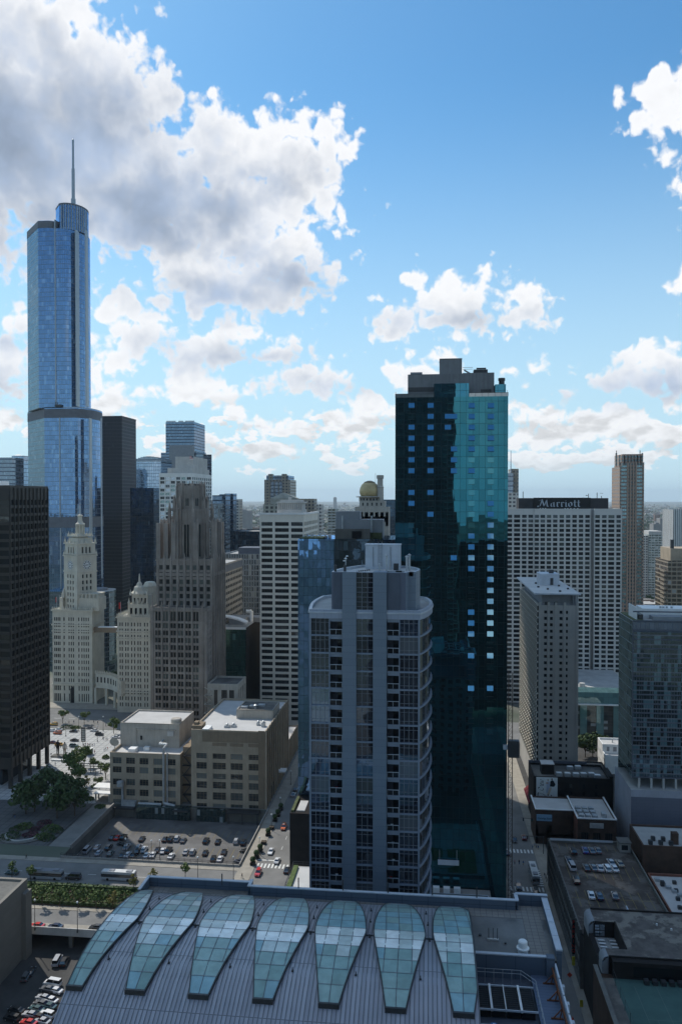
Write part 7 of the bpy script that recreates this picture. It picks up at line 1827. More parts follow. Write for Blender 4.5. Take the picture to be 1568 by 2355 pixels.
def cl(m):
    for x_, y0, y1 in ((47.5,150,189),(52.5,157,189),(57.8,150,189),(66,150,189),(49.5,162,177)): stripe(m,x_,(y0+y1)/2,y1-y0,.09,1,tz+.02)
    for y_ in (157,177,170,162): stripe(m,55,y_,15,.09,0,tz+.024)
part(ct,'court_lines','paint_dim',cl) if 'paint_dim' in MATS else None
part(ct,'net','hedge_dark',lambda m:(m.box(59.6,59.75,150,189,tz,tz+1.0),m.box(59.5,59.85,163,163.3,tz,tz+1.2)))
part(ct,'wall',['brown_brick','concrete_dark'],lambda m:(m.box(39.2,40.0,100,193.4,0,19.8,0),m.box(39.1,40.1,100,193.4,19.8,20.0,1),m.box(40.0,110,108,193.4,0,tz-.1,0)))
part(ct,'gallery_wall',['black_brick','win_dark','dark_metal'],lambda m:(m.box(43.4,110,191.6,193.4,tz-.1,tz+3.9,0),m.box(48,60,191.5,191.59,tz+.4,tz+3.0,1),[m.box(50+q*1.9,51.1+q*1.9,189.5,190.8,tz,tz+1.0,2)for q in range(5)]))
def fence(m):
    for q in range(18): m.tube((43.2,112+q*4.5,tz),(43.2,112+q*4.5,tz+2.6),.05,0,4)
    for z_ in (1.2,2.6): m.tube((43.2,112,tz+z_),(43.2,191,tz+z_),.04,0,4)
part(ct,'fence','dark_metal',fence)
part(ct,'gallery_floor','dark_roof',lambda m:m.face([(40.0,110,tz+.01),(43.38,110,tz+.01),(43.38,191.5,tz+.01),(40.0,191.5,tz+.01)]))
for k in range(8):
    lx, ly = nx0_ + (.7 if k<5 else 3.6), ny1_ - 2.2 - (k if k<5 else k-5) * 1.55
    b = MB(); b.box(lx,lx+1.7,ly,ly+.6,vz-3.85,vz-3.75); b.face([(lx,ly,vz-3.74),(lx,ly+.6,vz-3.74),(lx-.5,ly+.6,vz-3.2),(lx-.5,ly,vz-3.2)][::-1]); b.face([(lx,ly,vz-3.74),(lx,ly+.6,vz-3.74),(lx-.5,ly+.6,vz-3.2),(lx-.5,ly,vz-3.2)])
    for a_, c_ in ((.1,.05),(1.6,.05),(.1,.55),(1.6,.55)): b.tube((lx+a_,ly+c_,vz-4.15),(lx+a_,ly+c_,vz-3.85),.03,0,4)
    tag(rebase(b.build('sun_lounger','white_paint')),'white sun lounger set out on the sunken sun deck of the dark roof block','lounger','loungers on the sunken deck')
# brick buildings at the right edge
RBk = thing('dark_brick_walkup','dark brick walk-up with grey roof at the right edge beside the garage','building',(85,272,0))
wx_, wy_ = xat(1482,263), 263.0; wz2 = zat(1944,wx_,wy_)
part(RBk,'wall',['brown_brick','grey_roof'],lambda m:(m.box(wx_,wx_+45,wy_,wy_+17,0,wz2,0,top=False),roof_flat(m,wx_,wx_+45,wy_,wy_+17,wz2,.6,.5,1,0)))
part(RBk,'chimney','brown_brick',lambda m:m.box(wx_+10,wx_+12,wy_+3,wy_+5,wz2-.6,wz2+3)); part(RBk,'roof_unit','dark_metal',lambda m:[m.box(wx_+2.5+q*1.6,wx_+3.7+q*1.6,wy_+2+(q%2)*3,wy_+3.2+(q%2)*3,wz2-.6,wz2+.7)for q in range(5)])
RB2 = thing('red_brick_walkup','red brick walk-up with cluttered white roof at the right edge','building',(88,245,0))
ux_ = xat(1502,252); uz2 = 14.0
wins = []; mb = MB()
block(mb,ux_,ux_+40,228,256,0,uz2,wins,(ev(40,10,.4),[(7,9),(10,12)]),None,(ev(28,5,.3,1),[(6,8),(9.8,11.8)]),rec=.3,rmi=1,par=.7)
mb.build('wall',['red_brick','white_roof'],RB2); put_windows(RB2,wins,'sash',['win_mid','win_blind','win_dark'],'white_paint',seed=6)
part(RB2,'roof_unit','dark_metal',lambda m:[m.box(ux_+2+(q*37%11),ux_+3.1+(q*37%11),230+q*1.7,231+q*1.7,uz2-.7,uz2+.2+(q%3)*.3)for q in range(14)])
part(RB2,'roof_unit','galvanised',lambda m:[m.box(ux_+1.2+(q*53%9),ux_+2.6+(q*53%9),231+q*2.3,232.2+q*2.3,uz2-.7,uz2+.1)for q in range(10)])

# concrete block lower left
cX1 = xat(65.5,228); cZ1 = zat(2020,cX1,226)
LC = thing('concrete_block_building','plain board marked concrete building at the lower left edge','building',(cX1-15,200,PITZ))
tiles('board_concrete',(.20,.185,.16),(.235,.22,.19),3.6,1.8,.04,(.15,.14,.12))
part(LC,'wall',['board_concrete','concrete_dark'],lambda m:(m.box(cX1-40,cX1,150,226,PITZ,cZ1,0,top=False),roof_flat(m,cX1-40,cX1,150,226,cZ1,.6,1.0,1,0)))
part(LC,'roof_box',['concrete','win_mid'],lambda m:(m.box(cX1-8.5,cX1-5.5,214,217,cZ1-.6,cZ1+.2,0),m.box(cX1-6.6,cX1-5.0,208,210,cZ1-.6,cZ1-.1,1)))
part(LC,'side_fin','board_concrete',lambda m:m.box(cX1+.01,cX1+1.3,222.5,226,PITZ,cZ1-3))
# the photographer's own tower and its lower neighbour stand behind the viewpoint and show in the glass ahead
curtain('home_glass',(.008,.009,.011),(.3,.34,.4),.06,2.6,3.3,(.035,.035,.04),.5,.9,(.03,.03,.034),blind=.04,blindcol=(.06,.06,.06))
curtain('home_dark',(.008,.009,.010),(.3,.34,.4),.05,5.2,3.3,(.022,.022,.022),.8,.8,(.02,.02,.02),blind=.05,blindcol=(.05,.05,.05))
VT = thing('viewpoint_tower','grey glass residential tower at the viewpoint, mirrored in the teal glass tower','building',(-6,-12,0))
part(VT,'curtain_wall',['home_glass','grey_roof'],lambda m:m.box(-24,16.4,-24,-1.6,0,232))
part(VT,'balcony','concrete',lambda m:[m.box(11,16,-1.6,-.9,6+3.3*q,6.25+3.3*q)for q in range(66)],kind='stuff')
VN = thing('viewpoint_neighbour','lower brown residential block next to the viewpoint tower, mirrored in teal glass','building',(36,-14,0))
part(VN,'wall',['home_dark','grey_roof'],lambda m:m.box(17.5,120,-28,-4,0,104))
# builders' hoist on the street corner of the teal tower
HM = thing('hoist_mast','lattice builders hoist mast on the street corner of the teal tower','hoist',(xat(1165,249)+.6,249,0))
def mast(m):
    x_ = OX1 + 1.0; y_ = OY - .6; zt = zat(1545,OX1,OY)
    for dx_, dy_ in ((-.6,-.6),(.6,-.6),(.6,.6),(-.6,.6)): m.tube((x_+dx_,y_+dy_,0),(x_+dx_,y_+dy_,zt),.09,0,4)
    n = int(zt/1.6)
    for k in range(n):
        z_ = k * 1.6
        for (a,c) in (((-.6,-.6),(.6,-.6)),((.6,-.6),(.6,.6)),((-.6,-.6),(-.6,.6))):
            m.tube((x_+a[0],y_+a[1],z_),(x_+c[0],y_+c[1],z_+1.6),.05,0,4); m.tube((x_+a[0],y_+a[1],z_),(x_+c[0],y_+c[1],z_),.05,0,4)
part(HM,'mast','rust_dark',mast) if 'rust_dark' in MATS else None
part(HM,'cage',['dark_metal','pale_metal'],lambda m:(m.box(OX1+.2,OX1+3.6,OY-1.9,OY+.1,zat(1738,OX1,OY),zat(1700,OX1,OY),0),m.box(OX1-1.2,OX1+.1,OY-1.0,OY-.1,zat(1722,OX1,OY),zat(1712,OX1,OY),1)))

# ------------------------------------------------------------------ vehicles
CARM = {}
def car_parts(kind):
    """body with tapered sides, glasshouse, lights; wheels separate. Length along +Y (nose), origin on the ground"""
    if kind in CARM: return CARM[kind]
    D_ = {'sedan':(4.7,1.82,[(-2.35,.45,.62),(-2.30,.30,.92),(-1.5,.26,1.0),(-1.2,.26,1.0),(.9,.26,.98),(1.2,.26,.95),(2.05,.28,.80),(2.35,.38,.62)],(-1.75,-1.05,.35,1.15,1.44)),
          'suv':(4.7,1.9,[(-2.35,.5,.75),(-2.32,.35,1.10),(-1.5,.32,1.15),(-1.2,.32,1.15),(1.0,.32,1.12),(1.3,.32,1.08),(2.15,.34,.98),(2.35,.45,.75)],(-2.25,-1.95,.45,1.15,1.78)),
          'van':(5.3,2.0,[(-2.65,.45,.9),(-2.62,.35,1.25),(-1.8,.32,1.28),(-1.2,.32,1.28),(1.3,.32,1.25),(1.6,.32,1.2),(2.4,.34,1.05),(2.65,.45,.8)],(-2.58,-2.45,1.0,1.75,2.15))}[kind]
    L, W, st, (g0,g1,g2,g3,gh) = D_; h = W / 2
    b = MB()
    prof = lambda y, z0, z1: [(-h*.93,y,z0),(-h,y,z0+(z1-z0)*.4),(-h*.95,y,z1-.06),(-h*.84,y,z1),(h*.84,y,z1),(h*.95,y,z1-.06),(h,y,z0+(z1-z0)*.4),(h*.93,y,z0)]
    rings = []
    for i, (y,z0,z1) in enumerate(st):
        r = prof(y,z0,z1)
        if i in (0,len(st)-1): r = [(x*.90,y_,z)for x,y_,z in r]
        rings.append(r)
    for r0, r1 in zip(rings,rings[1:]):
        for k in range(8): b.face([r0[k],r1[k],r1[(k+1)%8],r0[(k+1)%8]][::-1],0,None,k in (1,2,3,4,5))
    b.face(rings[0][::-1][::-1],0); b.face(rings[-1][::-1],0)
    zt = max(s[2]for s in st); w2 = h * .80; w1 = h * .66
    b.face([(-w1,g1,gh),(w1,g1,gh),(w1,g2,gh-.02),(-w1,g2,gh-.02)],0)       # roof skin
    b.box(-w1-.01,w1+.01,g1+.02,g2-.02,gh-.05,gh-.005,0)
    for s in (-1,1):
        b.box(s*h*.62-.2,s*h*.62+.2,L/2-.10,L/2+.012,st[-1][1]+.16,st[-1][1]+.32,1)
        b.box(s*h*.66-.17,s*h*.66+.17,-L/2-.012,-L/2+.08,st[0][1]+.12,st[0][1]+.30,2)
    b.box(-h*.8,h*.8,L/2-.1,L/2+.008,.30,.44,3); b.box(-h*.8,h*.8,-L/2-.008,-L/2+.1,.30,.42,3)
    g = MB(); zb = zt - .04
    A = [(-w2,g0,zb),(w2,g0,zb),(w2,g3,zb-.02),(-w2,g3,zb-.02)]; T_ = [(-w1,g1,gh-.03),(w1,g1,gh-.03),(w1,g2,gh-.03),(-w1,g2,gh-.03)]
    for k in range(4): g.face([A[k],A[(k+1)%4],T_[(k+1)%4],T_[k]],0)
    for s in (-1,1):   # pillars in body colour
        for ya in ((g1+g2)/2-.05,): g.face([(s*(w2+.006),ya,zb),(s*(w2+.006),ya+.12,zb),(s*(w1+.008),ya+.12,gh-.03),(s*(w1+.008),ya,gh-.03)][::s],1)
    wv = MB()
    for k in range(14):
        a, c = 2 * math.pi * k / 14, 2 * math.pi * (k+1) / 14; r = .33
        P = lambda t, x, rr=r: (x,rr*math.cos(t),.33+rr*math.sin(t))
        wv.face([P(a,-.11),P(a,.11),P(c,.11),P(c,-.11)],0); wv.face([P(a,.11),P(a,.11,.2),P(c,.11,.2),P(c,.11)],0); wv.face([P(a,.115,.2),(.115,0,.33),P(c,.115,.2)],1)
        wv.face([P(a,-.11),P(c,-.11),P(c,-.11,.2),P(a,-.11,.2)],0); wv.face([P(a,-.115,.2),P(c,-.115,.2),(-.115,0,.33)],1)
    CARM[kind] = (b,g,wv.mesh('wheel',['tyre','galvanised']),L,W); return CARM[kind]
CMESH = {}
def add_car(kind,col,p,yaw,label,group,name='parked_car',cat='car',extra=None):
    b, g, wm, L, W = car_parts(kind); m_ = 'car_' + col
    key = (kind,col)
    if key not in CMESH: CMESH[key] = (b.mesh('car_body',[m_,'lamp_clear','lamp_red','sign_black']),g.mesh('glass_house',['car_glass',m_]))
    o = bpy.data.objects.new(name,CMESH[key][0]); COL.objects.link(o); o.location = p; o.rotation_euler = (0,0,yaw); tag(o,label,cat,group)
    gl = bpy.data.objects.new('glass_house',CMESH[key][1]); COL.objects.link(gl); gl.parent = o
    for sx_ in (-1,1):
        for sy_ in (-1,1):
            w_ = bpy.data.objects.new('wheel',wm); COL.objects.link(w_); w_.parent = o; w_.location = (sx_*(W/2-.11),sy_*L*.29,0)
    if extra == 'taxi':
        t_ = MB(); t_.box(-.35,.35,-.2,.1,1.44 if kind=='sedan' else 1.78,1.62 if kind=='sedan' else 1.96); me = t_.mesh('roof_sign','sign_white')
        r_ = bpy.data.objects.new('roof_sign',me); COL.objects.link(r_); r_.parent = o
    return o
ORD = ['first','second','third','fourth','fifth','sixth','seventh','eighth','ninth','tenth','eleventh','twelfth','thirteenth','fourteenth','fifteenth','sixteenth','seventeenth','eighteenth','nineteenth','twentieth','twenty-first','twenty-second','twenty-third','twenty-fourth','twenty-fifth','twenty-sixth','twenty-seventh','twenty-eighth']
CNAME = {'white':'white','silver':'silver','black':'black','grey':'grey','red':'red','blue':'blue','navy':'navy','orange':'orange','yellow':'yellow','teal':'dark teal','darkred':'dark red','beige':'beige'}
r4 = lambda x, y: (.4767*x,1840+.4767*y)
def row(cars,conv,z,yaw,where,group,jit=.06,axis=0):
    rr_ = random.Random(len(cars)*7+1)
    placed = sorted(cars,key=lambda c:c[0])
    for i, c in enumerate(placed):
        px, py = conv(c[0],c[1]); p = gnd(px,py,z+.7); p.z = z + .03
        yw = (c[4]if len(c)>4 else yaw) + rr_.uniform(-jit,jit)
        kn = {'sedan':'sedan','suv':'estate car','van':'van'}[c[3]]
        add_car(c[3],c[2],p,yw,f"{CNAME[c[2]]} {kn}, {ORD[i]} from the left {where}",group)
LG = 'cars parked in the sunken car park'
row([(545,178,'black','sedan'),(568,180,'red','sedan'),(597,178,'black','suv'),(592,210,'black','sedan',1.3),(686,185,'black','sedan'),(797,187,'black','sedan'),(825,187,'black','suv'),(855,185,'silver','suv'),(885,192,'grey','sedan'),
     (995,195,'black','suv'),(1052,198,'black','sedan'),(1140,198,'silver','suv'),(1174,203,'black','suv')],r4,LOTZ,0.0,'in the shaded row under the tan building',LG)
row([(470,226,'silver','sedan'),(478,253,'silver','sedan'),(526,228,'black','suv'),(534,256,'teal','sedan'),(613,225,'silver','suv'),(590,264,'black','sedan'),(617,262,'white','sedan'),(645,265,'black','sedan'),(672,228,'silver','suv'),
     (664,243,'black','sedan'),(697,237,'white','suv'),(708,264,'white','sedan'),(737,262,'white','sedan'),(761,237,'black','sedan'),(786,243,'white','sedan'),(815,240,'black','suv'),(827,268,'white','sedan'),(897,248,'silver','sedan'),(930,249,'silver','suv'),
     (991,252,'black','sedan'),(1030,281,'black','suv'),(1062,282,'white','sedan'),(1081,248,'black','sedan'),(1186,244,'black','sedan',1.4),(1157,295,'navy','sedan',1.2),(422,240,'silver','van')],r4,LOTZ,.05,'in the middle rows of the sunken car park',LG)
row([(392,315,'silver','sedan',1.0),(445,322,'black','suv'),(478,318,'silver','sedan'),(537,317,'black','suv'),(628,323,'black','sedan',1.2),(690,323,'white','sedan'),(748,327,'white','sedan'),(782,325,'navy','sedan'),(813,330,'silver','sedan'),(842,330,'white','sedan'),
     (933,333,'silver','sedan'),(997,340,'white','sedan'),(1028,340,'silver','suv'),(1141,326,'white','sedan',1.15),(1129,339,'white','sedan',1.15),(1118,352,'silver','sedan',1.15)],r4,LOTZ,-.05,'in the front row of the sunken car park',LG)
def one(kind,col,px,py,z,yaw,label,group,name='moving_car',cat='car',extra=None):
    p = gnd(px,py,z+.7); p.z = z + .03; return add_car(kind,col,p,yaw,label,group,name,cat,extra)
SGp = 'cars on the side street'
one('sedan','white',*r4(1307,246),0,math.pi,'white sedan farther up the sunlit side street',SGp)
one('sedan','white',*r4(1337,290),0,0,'white sedan nearer to the crossing on the sunlit side street',SGp)
one('suv','red',*r4(1246,350),0,math.pi,'bright red hatchback stopped at the crossing of the sunlit street',SGp)
one('suv','orange',*r4(1369,130),0,math.pi,'orange and black taxi in the shaded part of the side street',SGp,extra='taxi',cat='taxi')
one('sedan','grey',*r4(1424,190),0,0,'grey sedan at the right kerb of the shaded side street',SGp)
one('sedan','black',*r4(1384,336),0,0,'black sedan beside the railed white terrace',SGp)
f9 = lambda x, y: (517.5+.2196*x,1552.4+.2196*y)
one('sedan','silver',*f9(715,1247),0,0,'silver sedan far up the side street under the loading canopy',SGp)
one('sedan','grey',*f9(742,1190),0,0,'dark sedan beyond the silver one far up the side street',SGp)
VG = 'cars on the boulevard'
one('sedan','red',*r4(180,604),0,math.pi/2,'red coupe driving along the near boulevard lane',VG)
one('sedan','navy',*r4(268,608),0,math.pi/2,'dark blue sedan behind the red coupe on the boulevard',VG)
one('sedan','black',*r4(468,612),0,math.pi/2,'black sedan on the boulevard partly hidden by the barrel roof',VG)
one('van','black',*r4(355,372),0,math.pi/2,'black van between the two buses on the boulevard',VG)
one('sedan','teal',*r4(60,348),0,math.pi/2,'dark teal car at the left end of the boulevard',VG)
UG = 'cars parked on the lower ground'
LOWC = [(278,775,'silver','van'),(313,778,'black','suv'),(150,826,'black','sedan'),(128,850,'grey','suv'),(255,884,'white','van',1.45),(233,910,'grey','sedan',1.35),(266,917,'white','sedan',1.35),(213,952,'silver','sedan',1.35),(245,962,'white','sedan',1.35),
        (203,980,'grey','sedan',1.35),(236,992,'teal','sedan',1.35),(178,1006,'teal','sedan',1.35),(150,1033,'silver','sedan',1.35),(186,1044,'black','sedan',1.35),(228,1034,'white','suv',1.35),(205,1064,'silver','sedan',1.35),(140,1072,'red','sedan',1.35),(80,1010,'black','sedan',1.35),(60,1050,'black','suv',1.35)]
row(LOWC,r4,PITZ,0.1,'in the low yard by the concrete block',UG)
c2 = lambda x, y: (977.5+.3766*x,1897.4+.3766*y)
row([(902,157,'black','suv'),(975,152,'blue','sedan'),(1015,154,'grey','sedan'),(1053,152,'grey','sedan')],c2,PGZ,0,'along the far rail of the garage roof','cars parked on the garage roof')
row([(873,210,'grey','sedan'),(893,252,'silver','van'),(982,258,'black','sedan'),(1025,258,'grey','sedan'),(1066,260,'silver','sedan'),(1107,262,'white','suv'),(1153,262,'white','sedan'),(1133,226,'silver','sedan'),(1185,232,'beige','sedan')],c2,PGZ,.05,'in the middle of the garage roof','cars parked on the garage roof')
row([(922,335,'black','suv'),(1012,425,'white','sedan'),(1063,432,'navy','sedan'),(1157,430,'grey','sedan')],c2,PGZ,-.05,'at the near end of the garage roof','cars parked on the garage roof')
RG = 'traffic on the right hand street'
one('sedan','black',*c2(545,87),0,math.pi,'black sedan approaching the far crosswalk of the shaded street',RG)
one('sedan','darkred',*c2(602,74),0,0,'dark red sedan beyond the far crosswalk of the shaded street',RG)
one('suv','grey',*c2(568,370),0,math.pi,'grey estate car left of the bus on the shaded street',RG)
one('suv','black',*c2(676,402),0,0,'black estate car just behind the bus on the shaded street',RG)
one('sedan','navy',*c2(499,167),0,0,'navy car half hidden by the hoist mast',RG)
one('sedan','white',*c2(800,700),0,0,'white car on the street far below the hotel roof edge',RG)
g3 = lambda x, y: (.1834*x,1610+.1834*y)
AG = 'traffic on the sunlit avenue'
for a in (('suv','yellow',675,300,'yellow taxi van on the sunlit avenue behind the flower bed','taxi'),('sedan','white',655,378,'white sedan at the left end of the sunlit avenue',None),('sedan','white',735,366,'white sedan just right of another white sedan on the avenue',None),
          ('suv','orange',725,410,'orange taxi on the sunlit avenue','taxi'),('sedan','black',925,386,'black sedan beside the flower bed of the avenue',None),('sedan','black',940,500,'black sedan alone in the middle of the avenue',None),('sedan','darkred',655,528,'maroon car by the edge of the bronze tower',None),
          ('sedan','yellow',745,552,'yellow taxi behind the two figure statue','taxi'),('suv','teal',930,572,'teal roofed taxi at the plaza kerb','taxi'),('sedan','white',1185,376,'white sedan in front of the cream arcade',None),('suv','black',1250,427,'black estate car near the avenue crosswalk',None),('sedan','white',1455,460,'white sedan beside the tan building roof corner',None),('sedan','grey',1140,347,'grey sedan in the shade of the arcade',None)):
    one(a[0],a[1],*g3(a[2],a[3]),.02,math.pi/2*(1 if a[2]%2 else -1),a[4],AG,'avenue_car','taxi' if a[5]else 'car',a[5])
def bus(px,py,z,yaw,label,roofm):
    p = gnd(px,py,z+1.5); t = thing('city_bus',label,'bus',(p.x,p.y,z),'city buses'); t.rotation_euler = (0,0,yaw)
    base = ROOTLOC[t.name]; ROOTLOC[t.name] = (0,0,0)
    part(t,'body','bus_white',lambda m:(m.prism([(-1.25,-5.9),(1.25,-5.9),(1.25,5.6),(1.05,6.0),(-1.05,6.0),(-1.25,5.6)],.35,1.25),m.prism([(-1.2,-5.85),(1.2,-5.85),(1.2,5.7),(1.0,5.95),(-1.0,5.95),(-1.2,5.7)],2.35,3.0,0,0)))
    part(t,'window_band','car_glass',lambda m:m.prism([(-1.22,-5.87),(1.22,-5.87),(1.22,5.62),(1.02,5.97),(-1.02,5.97),(-1.22,5.62)],1.25,2.35))
    part(t,'roof',[roofm,'grey_metal'],lambda m:(m.box(-1.12,1.12,-5.7,5.6,3.0,3.12,0),m.box(-.8,.8,-4.8,-2.8,3.12,3.4,1),m.box(-.7,.7,1.5,3.2,3.12,3.35,1)))
    for sx_ in (-1,1):
        for y_ in (-3.6,3.6): part(t,'wheel','tyre',lambda m:m.tube((sx_*1.0,y_,.48),(sx_*1.27,y_,.48),.48,0,12))
    for sx_ in (-1,1): part(t,'tail_lamp','lamp_red',lambda m:m.box(sx_*.95-.14,sx_*.95+.14,-5.93,-5.88,1.0,1.24))
    ROOTLOC[t.name] = base; return t
mat('bus_white',(.42,.43,.44),.4,.05,.5); mat('bus_roof',(.62,.62,.60),.6,.08,.4)
bus(274,2013,0,math.pi/2,'white roofed bus on the boulevard below the car park','bus_roof'); bus(107,2010,0,math.pi/2,'dark roofed bus at the left end of the boulevard','grey_metal'); bus(1227,2008,0,0,'white bus waiting before the crosswalk of the shaded street','bus_roof')

# ------------------------------------------------------------------ trees and planting
def tree_mesh(seed,h,r,leaf,n=520,size=.55,trunk=.32,split=5):
    rr = random.Random(seed); tb = MB(); cb = MB()
    tips = []
    th = h * trunk
    tb.tube((0,0,0),(0,0,th),h*.022,0,6,h*.016)
    for k in range(split):
        a = 2 * math.pi * k / split + rr.uniform(-.4,.4); rad = r * rr.uniform(.35,.75); zz = h * rr.uniform(.5,.9)
        tp = (rad*math.cos(a),rad*math.sin(a),zz); tb.tube((0,0,th*rr.uniform(.8,1)),tp,h*.011,0,5,h*.004); tips.append(tp)
    tips.append((0,0,h*.9)); tb.tube((0,0,th),(0,0,h*.85),h*.012,0,5,h*.004)
    clumps = [(t,r*rr.uniform(.34,.55))for t in tips for _ in (0,1)]
    clumps = [((t[0]+rr.uniform(-.3,.3)*r,t[1]+rr.uniform(-.3,.3)*r,min(h*.93,max(h*.36,t[2]+rr.uniform(-.18,.12)*h))),q)for t,q in clumps]
    for i in range(n):
        (c,q) = rr.choice(clumps)
        while True:
            d = Vector((rr.uniform(-1,1),rr.uniform(-1,1),rr.uniform(-1,1)))
            if .25 < d.length < 1: break
        d = d.normalized() * (d.length**.5)
        p = Vector(c) + Vector((d.x*q,d.y*q,d.z*q*.8))
        nn = (d+Vector((rr.uniform(-.8,.8),rr.uniform(-.8,.8),rr.uniform(-.2,1.0)))).normalized(); u = nn.orthogonal().normalized(); v = nn.cross(u); s = size * rr.uniform(.6,1.3)
        cb.face([tuple(p+u*s),tuple(p+v*s*.7),tuple(p-u*s),tuple(p-v*s*.7)],0)
    return tb.mesh('trunk','trunk'), cb.mesh('crown',leaf)
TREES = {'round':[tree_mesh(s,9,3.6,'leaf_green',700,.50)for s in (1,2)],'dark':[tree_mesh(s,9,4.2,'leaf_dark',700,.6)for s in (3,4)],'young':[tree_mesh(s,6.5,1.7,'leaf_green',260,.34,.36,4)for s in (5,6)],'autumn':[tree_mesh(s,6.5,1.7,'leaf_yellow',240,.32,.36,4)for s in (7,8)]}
rtree = random.Random(77)
def tree(kind,x,y,z,s,label,group=None,name='street_tree'):
    t = thing(name,label,'tree',(x,y,z),group); tm, cm = rtree.choice(TREES[kind])
    t.rotation_euler = (0,0,rtree.uniform(0,6.28)); t.scale = (s,s,s*rtree.uniform(.92,1.08))
    for nme, me in (('trunk',tm),('crown',cm)): o = bpy.data.objects.new(nme,me); COL.objects.link(o); o.parent = t
    return t
def treep(kind,px,py,s,label,group=None,z=0.0,name='street_tree'): p = gnd(px,py,z); return tree(kind,p.x,p.y,z,s,label,group,name)
PGp = 'trees on the plaza'
for a in (('round',1060,860,1.25,'sunlit tree on the plaza, farthest of the bright clump'),('round',900,1030,1.35,'sunlit round tree at the edge of the bright paving'),('round',975,1130,1.25,'half shaded tree between the sunlit tree and the terrace'),('autumn',1095,1110,1.1,'yellowish small tree on the plaza terrace'),
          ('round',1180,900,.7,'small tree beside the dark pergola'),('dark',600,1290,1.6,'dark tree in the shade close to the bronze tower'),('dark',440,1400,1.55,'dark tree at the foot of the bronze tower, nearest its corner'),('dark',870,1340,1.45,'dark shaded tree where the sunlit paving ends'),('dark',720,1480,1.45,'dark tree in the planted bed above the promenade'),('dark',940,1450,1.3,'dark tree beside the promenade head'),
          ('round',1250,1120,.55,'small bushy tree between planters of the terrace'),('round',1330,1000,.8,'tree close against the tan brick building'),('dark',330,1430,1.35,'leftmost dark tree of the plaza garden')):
    treep(a[0],*g3(a[1],a[2]),a[3],a[4],PGp,.05,'plaza_tree')
for i, a in enumerate(((790,290,.8,'small tree in front of the clock tower entrance'),(1060,300,.75,'small tree under the cream arcade'),(1430,420,.9,'dark street tree at the right end of the cream arcade'))): treep('round',*g3(a[0],a[1]),a[2],a[3],'trees along the avenue')
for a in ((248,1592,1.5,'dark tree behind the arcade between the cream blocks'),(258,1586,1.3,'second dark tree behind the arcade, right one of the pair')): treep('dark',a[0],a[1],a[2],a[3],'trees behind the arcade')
for i, (x,y,k) in enumerate(((205,512,'young'),(290,514,'young'),(380,520,'young'),(465,524,'young'),(545,528,'autumn'))):
    treep(k,*r4(x,y),1.0,f"young {'yellowing ' if k == 'autumn' else ''}tree on the planted median, {ORD[i]} from the left",'trees on the boulevard median',.45)
for i, (x,y,k) in enumerate(((645,440,'autumn'),(740,405,'autumn'),(895,385,'young'),(60,380,'young'),(150,392,'young'))):
    treep(k,*r4(x,y),.95,f"thin {'yellow' if k == 'autumn' else 'green'} tree by the far boulevard kerb, {ORD[i]} along it" ,'trees by the far kerb',.1)
for i, (x,y) in enumerate(((1263,1928),(1288,1927),(1313,1929))): treep('round',x,y,.62,('bushy tree in front of the brown shops, left one of three','bushy tree in front of the brown shops, middle one of three','bushy tree in front of the brown shops, right one of three')[i],'trees before the brown shops')
for i, (x,y,s) in enumerate(((1462,1935,1.15),(1485,1930,1.25))): treep('dark',x,y,s,('dark tree beside the garage stair booth','dark tree at the foot of the grey podium')[i],'trees by the podium')
for i, (x,y,s) in enumerate(((1345,1742,1.2),(1362,1740,1.3),(1380,1741,1.1))): treep('dark',x,y,s,('dark tree below the teal store, left one','dark tree below the teal store, between two others','dark tree below the teal store next to the white building')[i],'trees below the teal store')
rq = random.Random(31)
for i in range(16):
    px = rq.uniform(1484,1535); py = rq.uniform(1325,1395)
    treep(rq.choice(['round','dark']),px,py,rq.uniform(1.0,1.6),'distant round tree among the low houses beyond the pink tower','distant neighbourhood trees')
def leafheap(b,rr,x0,x1,y0,y1,z0,h,n,s):
    for i in range(n):
        p = Vector((rr.uniform(x0,x1),rr.uniform(y0,y1),z0+h*rr.random()**.6)); nn = Vector((rr.uniform(-1,1),rr.uniform(-1,1),rr.uniform(0,1.2))).normalized(); u = nn.orthogonal().normalized(); v = nn.cross(u); q = s * rr.uniform(.6,1.3)
        b.face([tuple(p+u*q),tuple(p+v*q*.7),tuple(p-u*q),tuple(p-v*q*.7)],0)
b = MB(); leafheap(b,rq,-300,-71,242.6,252.4,.3,1.3,11000,.5); o = b.build('ground_cover','leaf_green',kind='stuff')
for nm, (y0,y1,h,n,lf), lb in (('hedge',(252.6,254.2,1.5,3000,'leaf_dark'),'dark clipped hedge along the far side of the median'),('hedge',(242.35,243.0,1.2,1600,'leaf_dark'),'low clipped hedge along the near side of the median')):
    b = MB(); leafheap(b,rq,-300,-71,y0,y1,.4,h,n,.38); b.box(-300,-71,y0+.2,y1-.1,.4,.4+h*.8); tag(rebase(b.build(nm,lf)),lb,'hedge')
def shrub(px,py,r,h,leaf,label,conv=g3,group='planted beds on the plaza'):
    p = gnd(*conv(px,py),.05); b = MB()
    for i in range(260):
        a = rq.uniform(0,6.28); q = r * math.sqrt(rq.random()); zz = h * (1-(q/r)**2*.7) * rq.random() ** .5
        c = Vector((p.x+q*math.cos(a),p.y+q*math.sin(a),.05+zz)); nn = Vector((rq.uniform(-1,1),rq.uniform(-1,1),rq.uniform(0,1.3))).normalized(); u = nn.orthogonal().normalized(); v = nn.cross(u); s = .32 * rq.uniform(.6,1.4)
        b.face([tuple(c+u*s),tuple(c+v*s*.7),tuple(c-u*s),tuple(c-v*s*.7)])
    tag(rebase(b.build('shrub_bed',leaf)),label,'shrub',group)
